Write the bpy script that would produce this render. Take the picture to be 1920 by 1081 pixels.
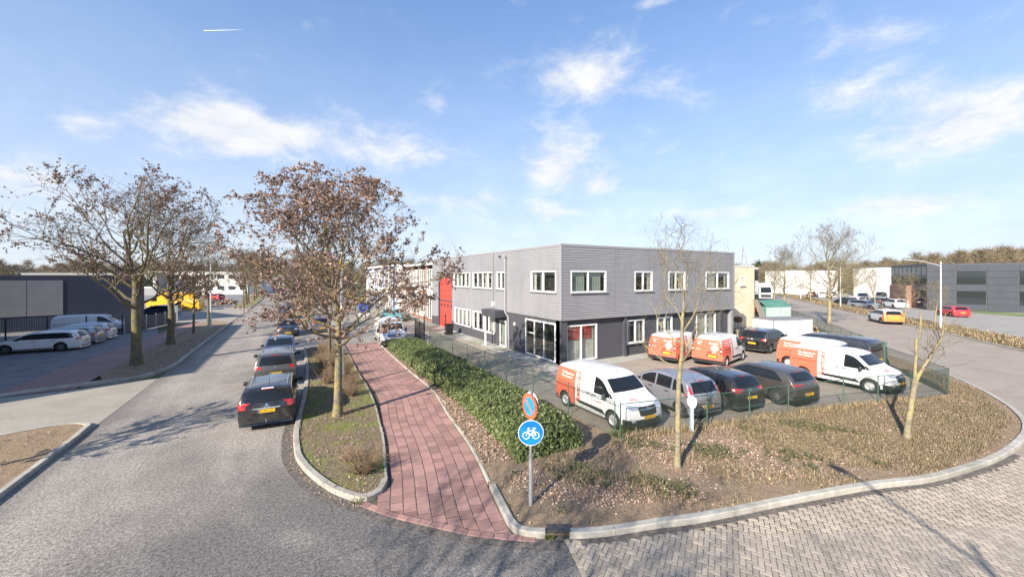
import bpy, bmesh, math, random
import numpy as np
from mathutils import Vector, Matrix
from mathutils.bvhtree import BVHTree

for _o in list(bpy.data.objects):
    bpy.data.objects.remove(_o, do_unlink=True)
SC = bpy.context.scene
COL = SC.collection
R = math.radians

# ------------------------------------------------------------------ camera
F, HZ, CH = 730.0, 518.0, 5.5           # focal length in px of the 1920 px photo, horizon row, eye height (m)
YAW = math.atan((960 - 548) / F)        # the street runs towards +y, the camera looks 29 degrees right of it
CY, SY = math.cos(YAW), math.sin(YAW)
cam_d = bpy.data.cameras.new('camera')
cam = bpy.data.objects.new('camera', cam_d)
COL.objects.link(cam)
cam.location = (0, 0, CH)
cam.rotation_euler = (R(90), 0, -YAW)
cam_d.sensor_width = 36
cam_d.lens = 36 * F / 1920
cam_d.shift_y = -(540.5 - HZ) / 1920
cam_d.clip_start = 0.1
cam_d.clip_end = 6000
SC.camera = cam

def g(px, py, z=0.0):
    """photo pixel -> point (x, y) on the horizontal plane z"""
    Y = F * (CH - z) / (py - HZ)
    X = (px - 960) / F * Y
    return (X * CY + Y * SY, -X * SY + Y * CY)

def cw(X, Y):
    return (X * CY + Y * SY, -X * SY + Y * CY)

# ------------------------------------------------------------------ sun and sky
SUN_EL = R(28)
SUN_DIR = Vector((0.902 * math.cos(SUN_EL), 0.431 * math.cos(SUN_EL), -math.sin(SUN_EL))).normalized()
sun_d = bpy.data.lights.new('sun', 'SUN')
sun_d.energy = 5.0
sun_d.angle = R(0.53)
sun_d.color = (1.0, 0.905, 0.775)
sun = bpy.data.objects.new('sun', sun_d)
COL.objects.link(sun)
sun.rotation_euler = SUN_DIR.to_track_quat('-Z', 'Y').to_euler()
sun.location = (0, 0, 40)

SC.view_settings.view_transform = 'Standard'
SC.view_settings.look = 'None'
SC.view_settings.exposure = 1.0
SC.view_settings.gamma = 1.0
SC.view_settings.use_curve_mapping = False

world = bpy.data.worlds.new('World')
SC.world = world
world.use_nodes = True
WN, WL = world.node_tree.nodes, world.node_tree.links
WN.clear()
w_out = WN.new('ShaderNodeOutputWorld')
w_bg = WN.new('ShaderNodeBackground')
w_bg.inputs['Strength'].default_value = 0.1
sky = WN.new('ShaderNodeTexSky')
sky.sky_type = 'NISHITA'
sky.sun_disc = False
sky.sun_elevation = SUN_EL
sky.sun_rotation = math.atan2(-SUN_DIR.x, -SUN_DIR.y)
sky.altitude = 0
sky.air_density = 1.0
sky.dust_density = 0.6
sky.ozone_density = 2.0
WL.new(w_bg.outputs[0], w_out.inputs['Surface'])

def wmath(op, a, b=None, c=None):
    n = WN.new('ShaderNodeMath'); n.operation = op
    for i, s in enumerate((a, b, c)):
        if s is None: continue
        if isinstance(s, (int, float)): n.inputs[i].default_value = s
        else: WL.new(s, n.inputs[i])
    return n.outputs[0]

w_tc = WN.new('ShaderNodeTexCoord')
w_sep = WN.new('ShaderNodeSeparateXYZ')
WL.new(w_tc.outputs['Generated'], w_sep.inputs[0])
w_az = wmath('ARCTAN2', w_sep.outputs[0], w_sep.outputs[1])
w_el = wmath('ARCSINE', w_sep.outputs[2])
w_cmb = WN.new('ShaderNodeCombineXYZ')
WL.new(w_az, w_cmb.inputs[0]); WL.new(wmath('MULTIPLY', w_el, 1.9), w_cmb.inputs[1])

def wnoise(scale, detail, rough, vec, dist=0.0):
    n = WN.new('ShaderNodeTexNoise')
    n.inputs['Scale'].default_value = scale
    n.inputs['Detail'].default_value = detail
    n.inputs['Roughness'].default_value = rough
    n.inputs['Distortion'].default_value = dist
    WL.new(vec, n.inputs['Vector'])
    return n.outputs[0]
n_big = wnoise(2.6, 6, 0.6, w_cmb.outputs[0], 0.4)
n_fine = wnoise(8, 9, 0.66, w_cmb.outputs[0], 0.3)
# clouds seen in the photo: pixel centre, half width, half height, density
CLOUDS = [(1110, 140, 92, 48, 1.0), (390, 232, 120, 44, .8), (700, 262, 150, 40, .55), (480, 250, 110, 40, .5), (1045, 310, 62, 60, .85),
          (1130, 340, 32, 24, .6), (1620, 165, 120, 42, .6), (1600, 82, 110, 28, .45), (1800, 225, 170, 60, .75),
          (860, 375, 90, 16, .55), (1330, 400, 90, 14, .6), (1290, 190, 50, 26, .4), (805, 185, 36, 32, .35), (150, 232, 60, 34, .55),
          (1030, 400, 60, 16, .5), (760, 300, 90, 24, .4), (1700, 380, 140, 24, .5), (60, 330, 130, 40, .5), (1240, 2, 60, 12, .6)]
blob = None
for (px, py, rx, ry, dens) in CLOUDS:
    az = YAW + math.atan((px - 960) / F)
    hyp = math.hypot((px - 960) / F, 1)
    el = math.atan((HZ - py) / F / hyp)
    ra = 1.0 * rx / F / hyp ** 2
    re = 1.0 * ry / F / hyp * math.cos(el) ** 2
    dx = wmath('MULTIPLY', wmath('SUBTRACT', w_az, az), 1 / ra)
    dy = wmath('MULTIPLY', wmath('SUBTRACT', w_el, el), 1 / re)
    d2 = wmath('ADD', wmath('MULTIPLY', dx, dx), wmath('MULTIPLY', dy, dy))
    b = wmath('MULTIPLY', wmath('EXPONENT', wmath('MULTIPLY', d2, -0.8)), dens)
    blob = b if blob is None else wmath('ADD', blob, b)
# billowing: density field carved by noise, plus thin veils everywhere
carve = wmath('SUBTRACT', wmath('ADD', wmath('MULTIPLY', n_big, 0.9), wmath('MULTIPLY', n_fine, 1.25)), 1.04)
dens = wmath('ADD', blob, wmath('MULTIPLY', carve, 1.25))
w_mr = WN.new('ShaderNodeMapRange'); w_mr.interpolation_type = 'SMOOTHSTEP'
WL.new(dens, w_mr.inputs[0])
w_mr.inputs[1].default_value = 0.16; w_mr.inputs[2].default_value = 1.2
w_mr.inputs[3].default_value = 0; w_mr.inputs[4].default_value = 0.9
# thin veil growing towards the horizon
veil = wmath('MULTIPLY', wmath('POWER', wmath('SUBTRACT', 1.0, wmath('MINIMUM', wmath('MAXIMUM', wmath('MULTIPLY', w_el, 1.45), 0.0), 1.0)), 1.7), 0.72)
cov = wmath('MINIMUM', wmath('ADD', w_mr.outputs[0], veil), 0.95)
w_mix = WN.new('ShaderNodeMix'); w_mix.data_type = 'RGBA'
WL.new(cov, w_mix.inputs['Factor'])
w_gam = WN.new('ShaderNodeGamma'); w_gam.inputs[1].default_value = 0.62
WL.new(sky.outputs[0], w_gam.inputs[0])
w_tint = WN.new('ShaderNodeMix'); w_tint.data_type = 'RGBA'; w_tint.blend_type = 'MULTIPLY'; w_tint.inputs['Factor'].default_value = 1
WL.new(w_gam.outputs[0], w_tint.inputs['A']); w_tint.inputs['B'].default_value = (1.10, 1.47, 2.02, 1)
WL.new(w_tint.outputs['Result'], w_mix.inputs['A'])
w_cl = WN.new('ShaderNodeMix'); w_cl.data_type = 'RGBA'
WL.new(wmath('MULTIPLY', wmath('SUBTRACT', n_fine, 0.35), 3.3), w_cl.inputs['Factor']); w_cl.clamp_factor = True
w_cl.inputs['A'].default_value = (4.15, 4.3, 4.65, 1); w_cl.inputs['B'].default_value = (5.2, 5.2, 5.25, 1)
WL.new(w_cl.outputs['Result'], w_mix.inputs['B'])
WL.new(w_mix.outputs['Result'], w_bg.inputs['Color'])

# ------------------------------------------------------------------ helpers
def tag(o, label=None, cat=None, group=None, kind=None):
    if label: o['label'] = label
    if cat: o['category'] = cat
    if group: o['group'] = group
    if kind: o['kind'] = kind
    return o

def empty(name, loc=(0, 0, 0), rz=0.0, label=None, cat=None, group=None):
    o = bpy.data.objects.new(name, None)
    COL.objects.link(o)
    o.location = loc; o.rotation_euler = (0, 0, rz)
    o.empty_display_size = 0.3
    return tag(o, label, cat, group)

def link_mesh(name, me, parent=None, loc=None, rz=None):
    o = bpy.data.objects.new(name, me)
    COL.objects.link(o)
    if parent is not None: o.parent = parent
    if loc is not None: o.location = loc
    if rz is not None: o.rotation_euler = (0, 0, rz)
    return o

def shade(me, smooth, angle=None):
    if smooth:
        me.polygons.foreach_set('use_smooth', [True] * len(me.polygons))
        if angle is not None:
            try: me.set_sharp_from_angle(angle=R(angle))
            except Exception: pass

class MB:
    """collects shapes and links them as one mesh object"""
    def __init__(s): s.v = []; s.f = []; s.m = []; s.mi = 0
    def add(s, vs, fs):
        b = len(s.v); s.v.extend(vs)
        for f in fs: s.f.append(tuple(b + i for i in f)); s.m.append(s.mi)
    def box(s, c, d, rz=0.0):
        x, y, z = c; a, b, h = d[0] / 2, d[1] / 2, d[2] / 2
        cs, sn = math.cos(rz), math.sin(rz)
        vs = [(x + p * a * cs - q * b * sn, y + p * a * sn + q * b * cs, z + r * h) for r in (-1, 1) for p, q in ((-1, -1), (1, -1), (1, 1), (-1, 1))]
        s.add(vs, [(3, 2, 1, 0), (4, 5, 6, 7), (0, 1, 5, 4), (1, 2, 6, 5), (2, 3, 7, 6), (3, 0, 4, 7)])
        return s
    def bb(s, x0, x1, y0, y1, z0, z1):
        return s.box(((x0 + x1) / 2, (y0 + y1) / 2, (z0 + z1) / 2), (abs(x1 - x0), abs(y1 - y0), abs(z1 - z0)))
    def bev(s, c, d, e=0.01, rz=0.0):
        """box with a chamfered top"""
        x, y, z = c; a, b, h = d[0] / 2, d[1] / 2, d[2] / 2
        cs, sn = math.cos(rz), math.sin(rz)
        vs = []
        for zz, k in ((-h, 0), (h - e, 0), (h, e)):
            for p, q in ((-1, -1), (1, -1), (1, 1), (-1, 1)):
                X, Y = p * (a - k), q * (b - k)
                vs.append((x + X * cs - Y * sn, y + X * sn + Y * cs, z + zz))
        fs = [(8, 9, 10, 11)]
        for k in (0, 4):
            for i in range(4): fs.append((k + i, k + (i + 1) % 4, k + 4 + (i + 1) % 4, k + 4 + i))
        s.add(vs, fs); return s
    def prism(s, poly, z0, z1):
        n = len(poly)
        s.add([(p[0], p[1], z0) for p in poly] + [(p[0], p[1], z1) for p in poly],
              [tuple(range(n - 1, -1, -1)), tuple(range(n, 2 * n))] + [(i, (i + 1) % n, n + (i + 1) % n, n + i) for i in range(n)])
        return s
    def tube(s, pts, r, n=8, caps=True):
        pts = [Vector(p) for p in pts]
        rs = r if isinstance(r, (list, tuple)) else [r] * len(pts)
        b = len(s.v); up = Vector((0, 0, 1)); prev = None
        for i, p in enumerate(pts):
            d = (pts[min(i + 1, len(pts) - 1)] - pts[max(i - 1, 0)]).normalized()
            if prev is None:
                a = d.cross(up)
                if a.length < 1e-3: a = d.cross(Vector((1, 0, 0)))
                a.normalize()
            else:
                a = prev - d * prev.dot(d)
                a.normalize()
            prev = a; c = d.cross(a)
            for k in range(n):
                t = 2 * math.pi * k / n
                s.v.append(tuple(p + (a * math.cos(t) + c * math.sin(t)) * rs[i]))
        for i in range(len(pts) - 1):
            for k in range(n):
                s.f.append((b + i * n + k, b + i * n + (k + 1) % n, b + (i + 1) * n + (k + 1) % n, b + (i + 1) * n + k)); s.m.append(s.mi)
        if caps:
            s.f.append(tuple(b + k for k in range(n - 1, -1, -1))); s.m.append(s.mi)
            s.f.append(tuple(b + (len(pts) - 1) * n + k for k in range(n))); s.m.append(s.mi)
        return s
    def lathe(s, prof, n=16, c=(0, 0, 0), axis='z'):
        b = len(s.v)
        for (r, h) in prof:
            for k in range(n):
                t = 2 * math.pi * k / n
                x, y = r * math.cos(t), r * math.sin(t)
                if axis == 'z': p = (c[0] + x, c[1] + y, c[2] + h)
                elif axis == 'y': p = (c[0] + x, c[1] + h, c[2] + y)
                else: p = (c[0] + h, c[1] + x, c[2] + y)
                s.v.append(p)
        for i in range(len(prof) - 1):
            for k in range(n):
                s.f.append((b + i * n + k, b + i * n + (k + 1) % n, b + (i + 1) * n + (k + 1) % n, b + (i + 1) * n + k)); s.m.append(s.mi)
        return s
    def mesh(s, name, mats, smooth=False, angle=35):
        me = bpy.data.meshes.new(name)
        me.from_pydata(s.v, [], s.f)
        for m in (mats if isinstance(mats, (list, tuple)) else [mats]): me.materials.append(m)
        if any(s.m): me.polygons.foreach_set('material_index', s.m)
        shade(me, smooth, angle)
        me.validate(); me.update()
        return me
    def build(s, name, mats, parent=None, smooth=False, angle=35, loc=None, rz=None):
        return link_mesh(name, s.mesh(name, mats, smooth, angle), parent, loc, rz)

def np_mesh(name, V, Fq, mats, midx=None, smooth=False):
    """numpy verts (n,3) and faces (m,k)"""
    me = bpy.data.meshes.new(name)
    V = np.asarray(V, np.float32); Fq = np.asarray(Fq, np.int32)
    k = Fq.shape[1]
    me.vertices.add(len(V)); me.vertices.foreach_set('co', V.ravel())
    me.loops.add(Fq.size); me.loops.foreach_set('vertex_index', Fq.ravel())
    me.polygons.add(len(Fq))
    me.polygons.foreach_set('loop_start', np.arange(0, Fq.size, k, dtype=np.int32))
    me.polygons.foreach_set('loop_total', np.full(len(Fq), k, np.int32))
    for m in (mats if isinstance(mats, (list, tuple)) else [mats]): me.materials.append(m)
    if midx is not None: me.polygons.foreach_set('material_index', np.asarray(midx, np.int32))
    if smooth: me.polygons.foreach_set('use_smooth', np.ones(len(Fq), bool))
    me.update(calc_edges=True)
    me.validate()
    return me

# ------------------------------------------------------------------ materials
def new_mat(name):
    m = bpy.data.materials.new(name); m.use_nodes = True
    nt = m.node_tree; nt.nodes.clear()
    o = nt.nodes.new('ShaderNodeOutputMaterial')
    b = nt.nodes.new('ShaderNodeBsdfPrincipled')
    nt.links.new(b.outputs[0], o.inputs['Surface'])
    return m, nt, b

class NT:
    """small wrapper for node building"""
    def __init__(s, nt): s.nt = nt; s.N = nt.nodes; s.L = nt.links
    def put(s, sock, v):
        if isinstance(v, (int, float)): sock.default_value = v
        elif isinstance(v, (tuple, list)): sock.default_value = (*v, 1) if len(v) == 3 and len(sock.default_value) == 4 else v
        else: s.L.new(v, sock)
    def math(s, op, a, b=0.0, clamp=False):
        n = s.N.new('ShaderNodeMath'); n.operation = op; n.use_clamp = clamp
        s.put(n.inputs[0], a); s.put(n.inputs[1], b); return n.outputs[0]
    def coord(s, kind='Object', scale=(1, 1, 1), rot=(0, 0, 0), loc=(0, 0, 0)):
        t = s.N.new('ShaderNodeTexCoord'); m = s.N.new('ShaderNodeMapping')
        m.inputs['Scale'].default_value = scale; m.inputs['Rotation'].default_value = rot; m.inputs['Location'].default_value = loc
        s.L.new(t.outputs[kind], m.inputs[0]); return m.outputs[0]
    def noise(s, scale, detail=3, rough=0.55, vec=None, dist=0.0):
        n = s.N.new('ShaderNodeTexNoise')
        n.inputs['Scale'].default_value = scale; n.inputs['Detail'].default_value = detail
        n.inputs['Roughness'].default_value = rough; n.inputs['Distortion'].default_value = dist
        s.L.new(vec if vec is not None else s.coord(), n.inputs['Vector']); return n.outputs[0]
    def ramp(s, fac, lo, hi, a=0.0, b=1.0):
        n = s.N.new('ShaderNodeMapRange'); n.interpolation_type = 'SMOOTHSTEP'
        s.put(n.inputs[0], fac); n.inputs[1].default_value = lo; n.inputs[2].default_value = hi
        n.inputs[3].default_value = a; n.inputs[4].default_value = b; return n.outputs[0]
    def mix(s, fac, a, b, blend='MIX'):
        n = s.N.new('ShaderNodeMix'); n.data_type = 'RGBA'; n.blend_type = blend
        s.put(n.inputs['Factor'], fac); s.put(n.inputs['A'], a); s.put(n.inputs['B'], b); return n.outputs['Result']
    def bump(s, h, strength, dist=0.02):
        n = s.N.new('ShaderNodeBump'); n.inputs['Strength'].default_value = strength; n.inputs['Distance'].default_value = dist
        s.L.new(h, n.inputs['Height']); return n.outputs[0]
    def sep(s, vec):
        n = s.N.new('ShaderNodeSeparateXYZ'); s.L.new(vec, n.inputs[0]); return n.outputs

def simple(name, c, rough=0.6, c2=None, scale=6.0, metal=0.0, spec=0.5, bump=0.0, bscale=40.0, lo=.35, hi=.65, coat=0.0, island=0.0, detail=4):
    m, nt, b = new_mat(name); t = NT(nt)
    col = None
    if c2 is not None: col = t.mix(t.ramp(t.noise(scale, detail), lo, hi), c, c2)
    if island:
        gn = t.N.new('ShaderNodeNewGeometry')
        hsv = t.N.new('ShaderNodeHueSaturation')
        t.put(hsv.inputs['Color'], col if col is not None else c)
        t.put(hsv.inputs['Value'], t.ramp(gn.outputs['Random Per Island'], 0, 1, 1 - island, 1 + island))
        col = hsv.outputs[0]
    t.put(b.inputs['Base Color'], col if col is not None else c)
    b.inputs['Roughness'].default_value = rough
    b.inputs['Metallic'].default_value = metal
    b.inputs['Specular IOR Level'].default_value = spec
    b.inputs['Coat Weight'].default_value = coat
    b.inputs['Coat Roughness'].default_value = 0.04
    if bump: t.L.new(t.bump(t.noise(bscale, 5), bump), b.inputs['Normal'])
    return m

def per_object(name, c, amt=0.2, rough=0.8, c2=None, scale=5.0, grain=0.0, gscale=120, bump=0.3):
    """colour varying from object to object and from loose piece to loose piece"""
    m, nt, b = new_mat(name); t = NT(nt)
    oi = t.N.new('ShaderNodeObjectInfo'); gn = t.N.new('ShaderNodeNewGeometry')
    rnd = t.math('FRACT', t.math('ADD', oi.outputs['Random'], gn.outputs['Random Per Island']))
    tc = t.N.new('ShaderNodeNewGeometry').outputs['Position']
    col = c
    if c2 is not None: col = t.mix(t.ramp(t.noise(scale, 4, vec=tc), .35, .68), c, c2)
    hsv = t.N.new('ShaderNodeHueSaturation'); t.put(hsv.inputs['Color'], col)
    t.put(hsv.inputs['Value'], t.ramp(rnd, 0, 1, 1 - amt, 1 + amt))
    col = hsv.outputs[0]
    if grain:
        gr = t.ramp(t.noise(gscale, 3, vec=tc), .3, .7, 1 - grain, 1 + grain)
        cc = t.N.new('ShaderNodeCombineColor')
        for i in range(3): t.put(cc.inputs[i], gr)
        col = t.mix(1.0, col, cc.outputs[0], 'MULTIPLY')
    t.put(b.inputs['Base Color'], col)
    b.inputs['Roughness'].default_value = rough
    if bump: t.L.new(t.bump(t.noise(gscale, 4, vec=tc), bump, .01), b.inputs['Normal'])
    return m
# ------------------------------------------------------------------ ground materials
def mat_asphalt():
    m, nt, b = new_mat('asphalt'); t = NT(nt)
    big = t.noise(0.22, 4, .6)
    streak = t.noise(1.0, 3, .5, t.coord(scale=(.9, .045, 1)))
    fine = t.noise(38, 4, .7)
    vor = t.N.new('ShaderNodeTexVoronoi'); vor.inputs['Scale'].default_value = 46
    t.L.new(t.coord(), vor.inputs['Vector'])
    c = t.mix(t.ramp(big, .36, .62), (.218, .197, .174), (.315, .283, .247))
    c = t.mix(t.ramp(streak, .5, .72, 0, .5), c, (.37, .335, .30))
    c = t.mix(t.ramp(t.noise(.55, 5, .65), .56, .72, 0, .65), c, (.155, .144, .135))
    # crack seams
    w = t.N.new('ShaderNodeTexVoronoi'); w.feature = 'DISTANCE_TO_EDGE'; w.inputs['Scale'].default_value = .16
    t.L.new(t.coord(loc=(3.1, 1.7, 0)), w.inputs['Vector'])
    # asphalt darkens towards the junction; grime along the kerbs
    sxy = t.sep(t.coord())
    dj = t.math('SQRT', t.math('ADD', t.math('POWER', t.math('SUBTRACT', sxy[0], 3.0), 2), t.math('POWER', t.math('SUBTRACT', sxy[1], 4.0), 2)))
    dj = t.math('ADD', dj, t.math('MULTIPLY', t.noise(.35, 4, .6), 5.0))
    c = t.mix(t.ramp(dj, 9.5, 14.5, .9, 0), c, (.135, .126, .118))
    # worn turning tracks and stains
    rt1 = t.math('SQRT', t.math('ADD', t.math('POWER', t.math('SUBTRACT', sxy[0], 9.5), 2), t.math('POWER', t.math('SUBTRACT', sxy[1], 16.0), 2)))
    for r0_ in (9.9, 11.5, 13.6):
        tr_ = t.math('ABSOLUTE', t.math('SUBTRACT', t.math('ADD', rt1, t.math('MULTIPLY', t.noise(.3, 3), .8)), r0_ + .4))
        c = t.mix(t.math('MULTIPLY', t.ramp(tr_, .05, .5, .38, 0), t.ramp(t.noise(.5, 4), .35, .65)), c, (.33, .30, .27))
    c = t.mix(t.ramp(t.noise(2.3, 5, .7, t.coord(loc=(5, 9, 0))), .68, .78, 0, .5), c, (.085, .08, .078))
    c = t.mix(t.ramp(t.math('ADD', sxy[0], t.math('MULTIPLY', t.noise(.8, 4), .5)), -5.95, -5.2, .55, 0), c, (.13, .12, .11))
    ln = t.math('ABSOLUTE', t.math('ADD', t.math('ADD', sxy[0], 3.3), t.math('MULTIPLY', t.noise(.12, 2), 1.2)))
    c = t.mix(t.ramp(ln, .01, .04, .22, 0), c, (.12, .11, .10))
    sp = t.math('MULTIPLY', t.ramp(fine, .32, .68, .50, 1.55), t.ramp(t.noise(14, 3, .75), .32, .68, .66, 1.34))
    cc = t.N.new('ShaderNodeCombineColor')
    for i in range(3): t.put(cc.inputs[i], sp)
    c = t.mix(1.0, c, cc.outputs[0], 'MULTIPLY')
    c = t.mix(t.ramp(vor.outputs['Distance'], .0, .22, .5, 0), c, (.055, .053, .052))
    t.put(b.inputs['Base Color'], c)
    b.inputs['Roughness'].default_value = .88
    b.inputs['Specular IOR Level'].default_value = .3
    t.L.new(t.bump(fine, .55, .02), b.inputs['Normal'])
    return m

def mat_soil(name, a, b_, c_, moss=None, mossamt=.62):
    m, nt, b = new_mat(name); t = NT(nt)
    c = t.mix(t.ramp(t.noise(9, 6, .7), .35, .65), a, b_)
    c = t.mix(t.ramp(t.noise(42, 4, .7), .52, .62, 0, .8), c, c_)
    if moss: c = t.mix(t.ramp(t.noise(.75, 5, .7), mossamt - .08, mossamt + .08, 0, .8), c, moss)
    t.put(b.inputs['Base Color'], c); b.inputs['Roughness'].default_value = .95
    b.inputs['Specular IOR Level'].default_value = .15
    t.L.new(t.bump(t.noise(30, 6, .7), .9, .06), b.inputs['Normal'])
    return m

def mat_brickpave(name, c1, c2, mortar, bw=.21, bh=.105, rot=0.0, ms=.05):
    m, nt, b = new_mat(name); t = NT(nt)
    br = t.N.new('ShaderNodeTexBrick')
    t.L.new(t.coord(rot=(0, 0, rot)), br.inputs['Vector'])
    br.inputs['Scale'].default_value = 1
    br.inputs['Brick Width'].default_value = bw; br.inputs['Row Height'].default_value = bh
    br.inputs['Mortar Size'].default_value = bh * ms; br.inputs['Mortar Smooth'].default_value = .3
    t.put(br.inputs['Color1'], c1); t.put(br.inputs['Color2'], c2); t.put(br.inputs['Mortar'], mortar)
    c = t.mix(t.ramp(t.noise(.5, 5, .65), .35, .7, 0, .55), br.outputs['Color'], tuple(x * .62 for x in c1))
    c = t.mix(t.ramp(t.noise(1.3, 5, .7), .6, .75, 0, .6), c, (.13, .14, .06))
    t.put(b.inputs['Base Color'], c); b.inputs['Roughness'].default_value = .85
    t.L.new(t.bump(br.outputs['Fac'], -.5, .01), b.inputs['Normal'])
    return m

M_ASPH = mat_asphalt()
M_SOIL = mat_soil('leafy_soil', (.225, .16, .105), (.345, .255, .172), (.46, .355, .25))
M_MOSS = mat_soil('mossy_soil', (.17, .13, .09), (.26, .205, .15), (.36, .29, .21), (.22, .26, .06), .53)
M_FIELD = mat_soil('field', (.12, .12, .06), (.17, .15, .09), (.10, .12, .05))
M_YARD = mat_brickpave('yard_paving', (.40, .345, .28), (.32, .275, .225), (.10, .085, .068), rot=R(45))
M_SIDE = mat_brickpave('side_road_paving', (.35, .30, .25), (.32, .27, .225), (.19, .16, .13), rot=R(28))
M_LOT = mat_brickpave('lot_paving', (.36, .335, .30), (.32, .30, .27), (.2, .18, .16), .3, .3)
M_DRIVE = mat_brickpave('drive_paving', (.36, .33, .275), (.33, .30, .25), (.17, .145, .115), rot=R(35))
M_REDFAR = mat_brickpave('red_paving', (.36, .205, .185), (.33, .185, .165), (.15, .09, .08), .3, .3)
M_JOINT = simple('joint_sand', (.055, .043, .035), .95, (.10, .088, .055), 3)
M_GUTTER = simple('dirty_gutter', (.075, .066, .058), .92, (.16, .14, .12), 9, bump=.6, bscale=30)
M_KERB = per_object('kerb_concrete', (.40, .375, .33), .10, .85, (.30, .285, .24), 3, .18, 60, .3)
M_TILE = per_object('red_tile', (.345, .195, .165), .20, .85, (.29, .172, .148), 1.2, .10, 90, .25)
M_BRICK = per_object('beige_paver', (.37, .315, .25), .14, .85, (.31, .265, .21), 1.0, .12, 110, .3)

def flat(name, poly, z, mat, kind='structure', parent=None):
    me = bpy.data.meshes.new(name)
    bm = bmesh.new()
    f = bm.faces.new([bm.verts.new((p[0], p[1], z)) for p in poly])
    if f.normal.z < 0 or f.calc_area() == 0: pass
    bm.normal_update()
    if f.normal.z < 0: f.normal_flip()
    bmesh.ops.triangulate(bm, faces=[f])
    bm.to_mesh(me); bm.free()
    me.materials.append(mat)
    o = link_mesh(name, me, parent)
    if parent is None: o['kind'] = kind
    return o

def resample(pl, step):
    P = np.array(pl, float)
    d = np.concatenate([[0], np.cumsum(np.hypot(*np.diff(P, axis=0).T))])
    n = max(2, int(round(d[-1] / step)) + 1)
    s = np.linspace(0, d[-1], n)
    return np.stack([np.interp(s, d, P[:, 0]), np.interp(s, d, P[:, 1])], 1)

def smooth_pl(pl, n=10):
    """Catmull-Rom through the points"""
    P = [np.array(p, float) for p in pl]
    P = [2 * P[0] - P[1]] + P + [2 * P[-1] - P[-2]]
    out = []
    for i in range(1, len(P) - 2):
        a, b, c, d = P[i - 1], P[i], P[i + 1], P[i + 2]
        for k in range(n):
            t = k / n
            out.append(.5 * ((2 * b) + (c - a) * t + (2 * a - 5 * b + 4 * c - d) * t * t + (3 * b - a - 3 * c + d) * t ** 3))
    out.append(P[-2])
    return [tuple(p) for p in out]

def offset_pl(pl, d):
    P = np.array(pl, float)
    T = np.gradient(P, axis=0); T /= np.linalg.norm(T, axis=1)[:, None] + 1e-9
    return [tuple(p) for p in P + np.stack([-T[:, 1], T[:, 0]], 1) * d]

def kerb(name, pl, w=.16, h=.12, stone=1.0, parent=None, side=1, near=40, mat=None):
    """kerb stones swept along pl; the stone lies to the left (side=1) or right of the line"""
    root = parent or tag(empty(name), kind='structure')
    P = resample(pl, .2)
    T = np.gradient(P, axis=0); T /= np.linalg.norm(T, axis=1)[:, None] + 1e-9
    Nn = np.stack([-T[:, 1], T[:, 0]], 1) * side
    per = max(1, int(round(stone / .2)))
    sec = [(0, -.1), (.0, h - .02), (.02, h), (w - .006, h), (w, h - .006), (w, -.1)]
    i = 0; rnd = random.Random(len(P))
    while i < len(P) - 1:
        j = min(i + per, len(P) - 1)
        if len(P) - 1 - j < per // 2: j = len(P) - 1
        mb = MB(); n = len(sec); jz = rnd.uniform(-.006, .006)
        for k in range(i, j + 1):
            p = P[k].copy()
            if k == i: p = p + T[k] * .005
            if k == j: p = p - T[k] * .005
            for (a, z) in sec: mb.v.append((p[0] + Nn[k][0] * a, p[1] + Nn[k][1] * a, z + jz))
        for k in range(j - i):
            for q in range(n - 1):
                a = k * n + q
                fc = (a, a + n, a + n + 1, a + 1) if side == 1 else (a, a + 1, a + n + 1, a + n)
                mb.f.append(fc); mb.m.append(0)
        mb.f.append(tuple(range(n))); mb.m.append(0)
        mb.f.append(tuple((j - i) * n + q for q in range(n - 1, -1, -1))); mb.m.append(0)
        mb.build('kerb_stone', mat or M_KERB, root)
        i = j
    return root

# ------------------------------------------------------------------ ground sheets
S = 3000
gm = MB(); gm.add([(-S, -S, -.08), (S, -S, -.08), (S, S, -.08), (-S, S, -.08)], [(0, 1, 2, 3)])
tag(gm.build('ground', M_FIELD), kind='structure')

LK = -6.3                                   # left kerb of the street
RKX = [g(573, 690), g(571, 722), g(565, 752), g(553, 800), g(550, 820), g(551, 842), g(556, 864), g(579, 892), g(616, 920), g(648, 934), g(673, 941)]
TIP = [g(690, 939), g(703, 933), g(717, 925), g(724, 914), g(728, 903)]
PATHL = [g(728, 903), g(725, 876), g(722, 829), g(714, 795), g(703, 755), g(687, 722), g(670, 696), g(656, 667), (3.6, 34.0)]
PATHR = [g(958, 996), g(935, 954), g(917, 915), g(896, 868), g(870, 822), g(839, 779), g(809, 732), g(766, 696), g(727, 661), (6.2, 34.0)]
KERB_R = smooth_pl([(.75, 33.5), (.7, 29)] + RKX + TIP, 6)           # road side of the island, round its tip
path_l = smooth_pl(PATHL, 6)
path_r = smooth_pl(PATHR, 6)
CORN = [g(917, 915), g(936, 955), g(951, 985), g(968, 1001), g(994, 1007), g(1029, 1009), g(1068, 1009), g(1136, 1005), g(1240, 989), g(1319, 978), g(1478, 946), g(1636, 917),
        g(1770, 898), (19.5, 2.9), (24.0, 3.2), (28.6, 5.0), (32.6, 7.6), (37, 11.2), (63.4, 30.1), (120, 69)]
KERB_C = smooth_pl(CORN, 6)
BOUND = [g(1062, 1010), g(1067, 1020), g(1084, 1052), g(1098, 1081), g(1118, 1130)]     # asphalt / paver boundary

# street
flat('road', [(LK, -40), (30, -40), (30, -2), (14, 2.0), (9.5, 4.2), (5.4, 6.9), (4.2, 7.6), (1.2, 10.3), (1.2, 31), (1.0, 260), (LK, 260)], -.004, M_ASPH)
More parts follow.
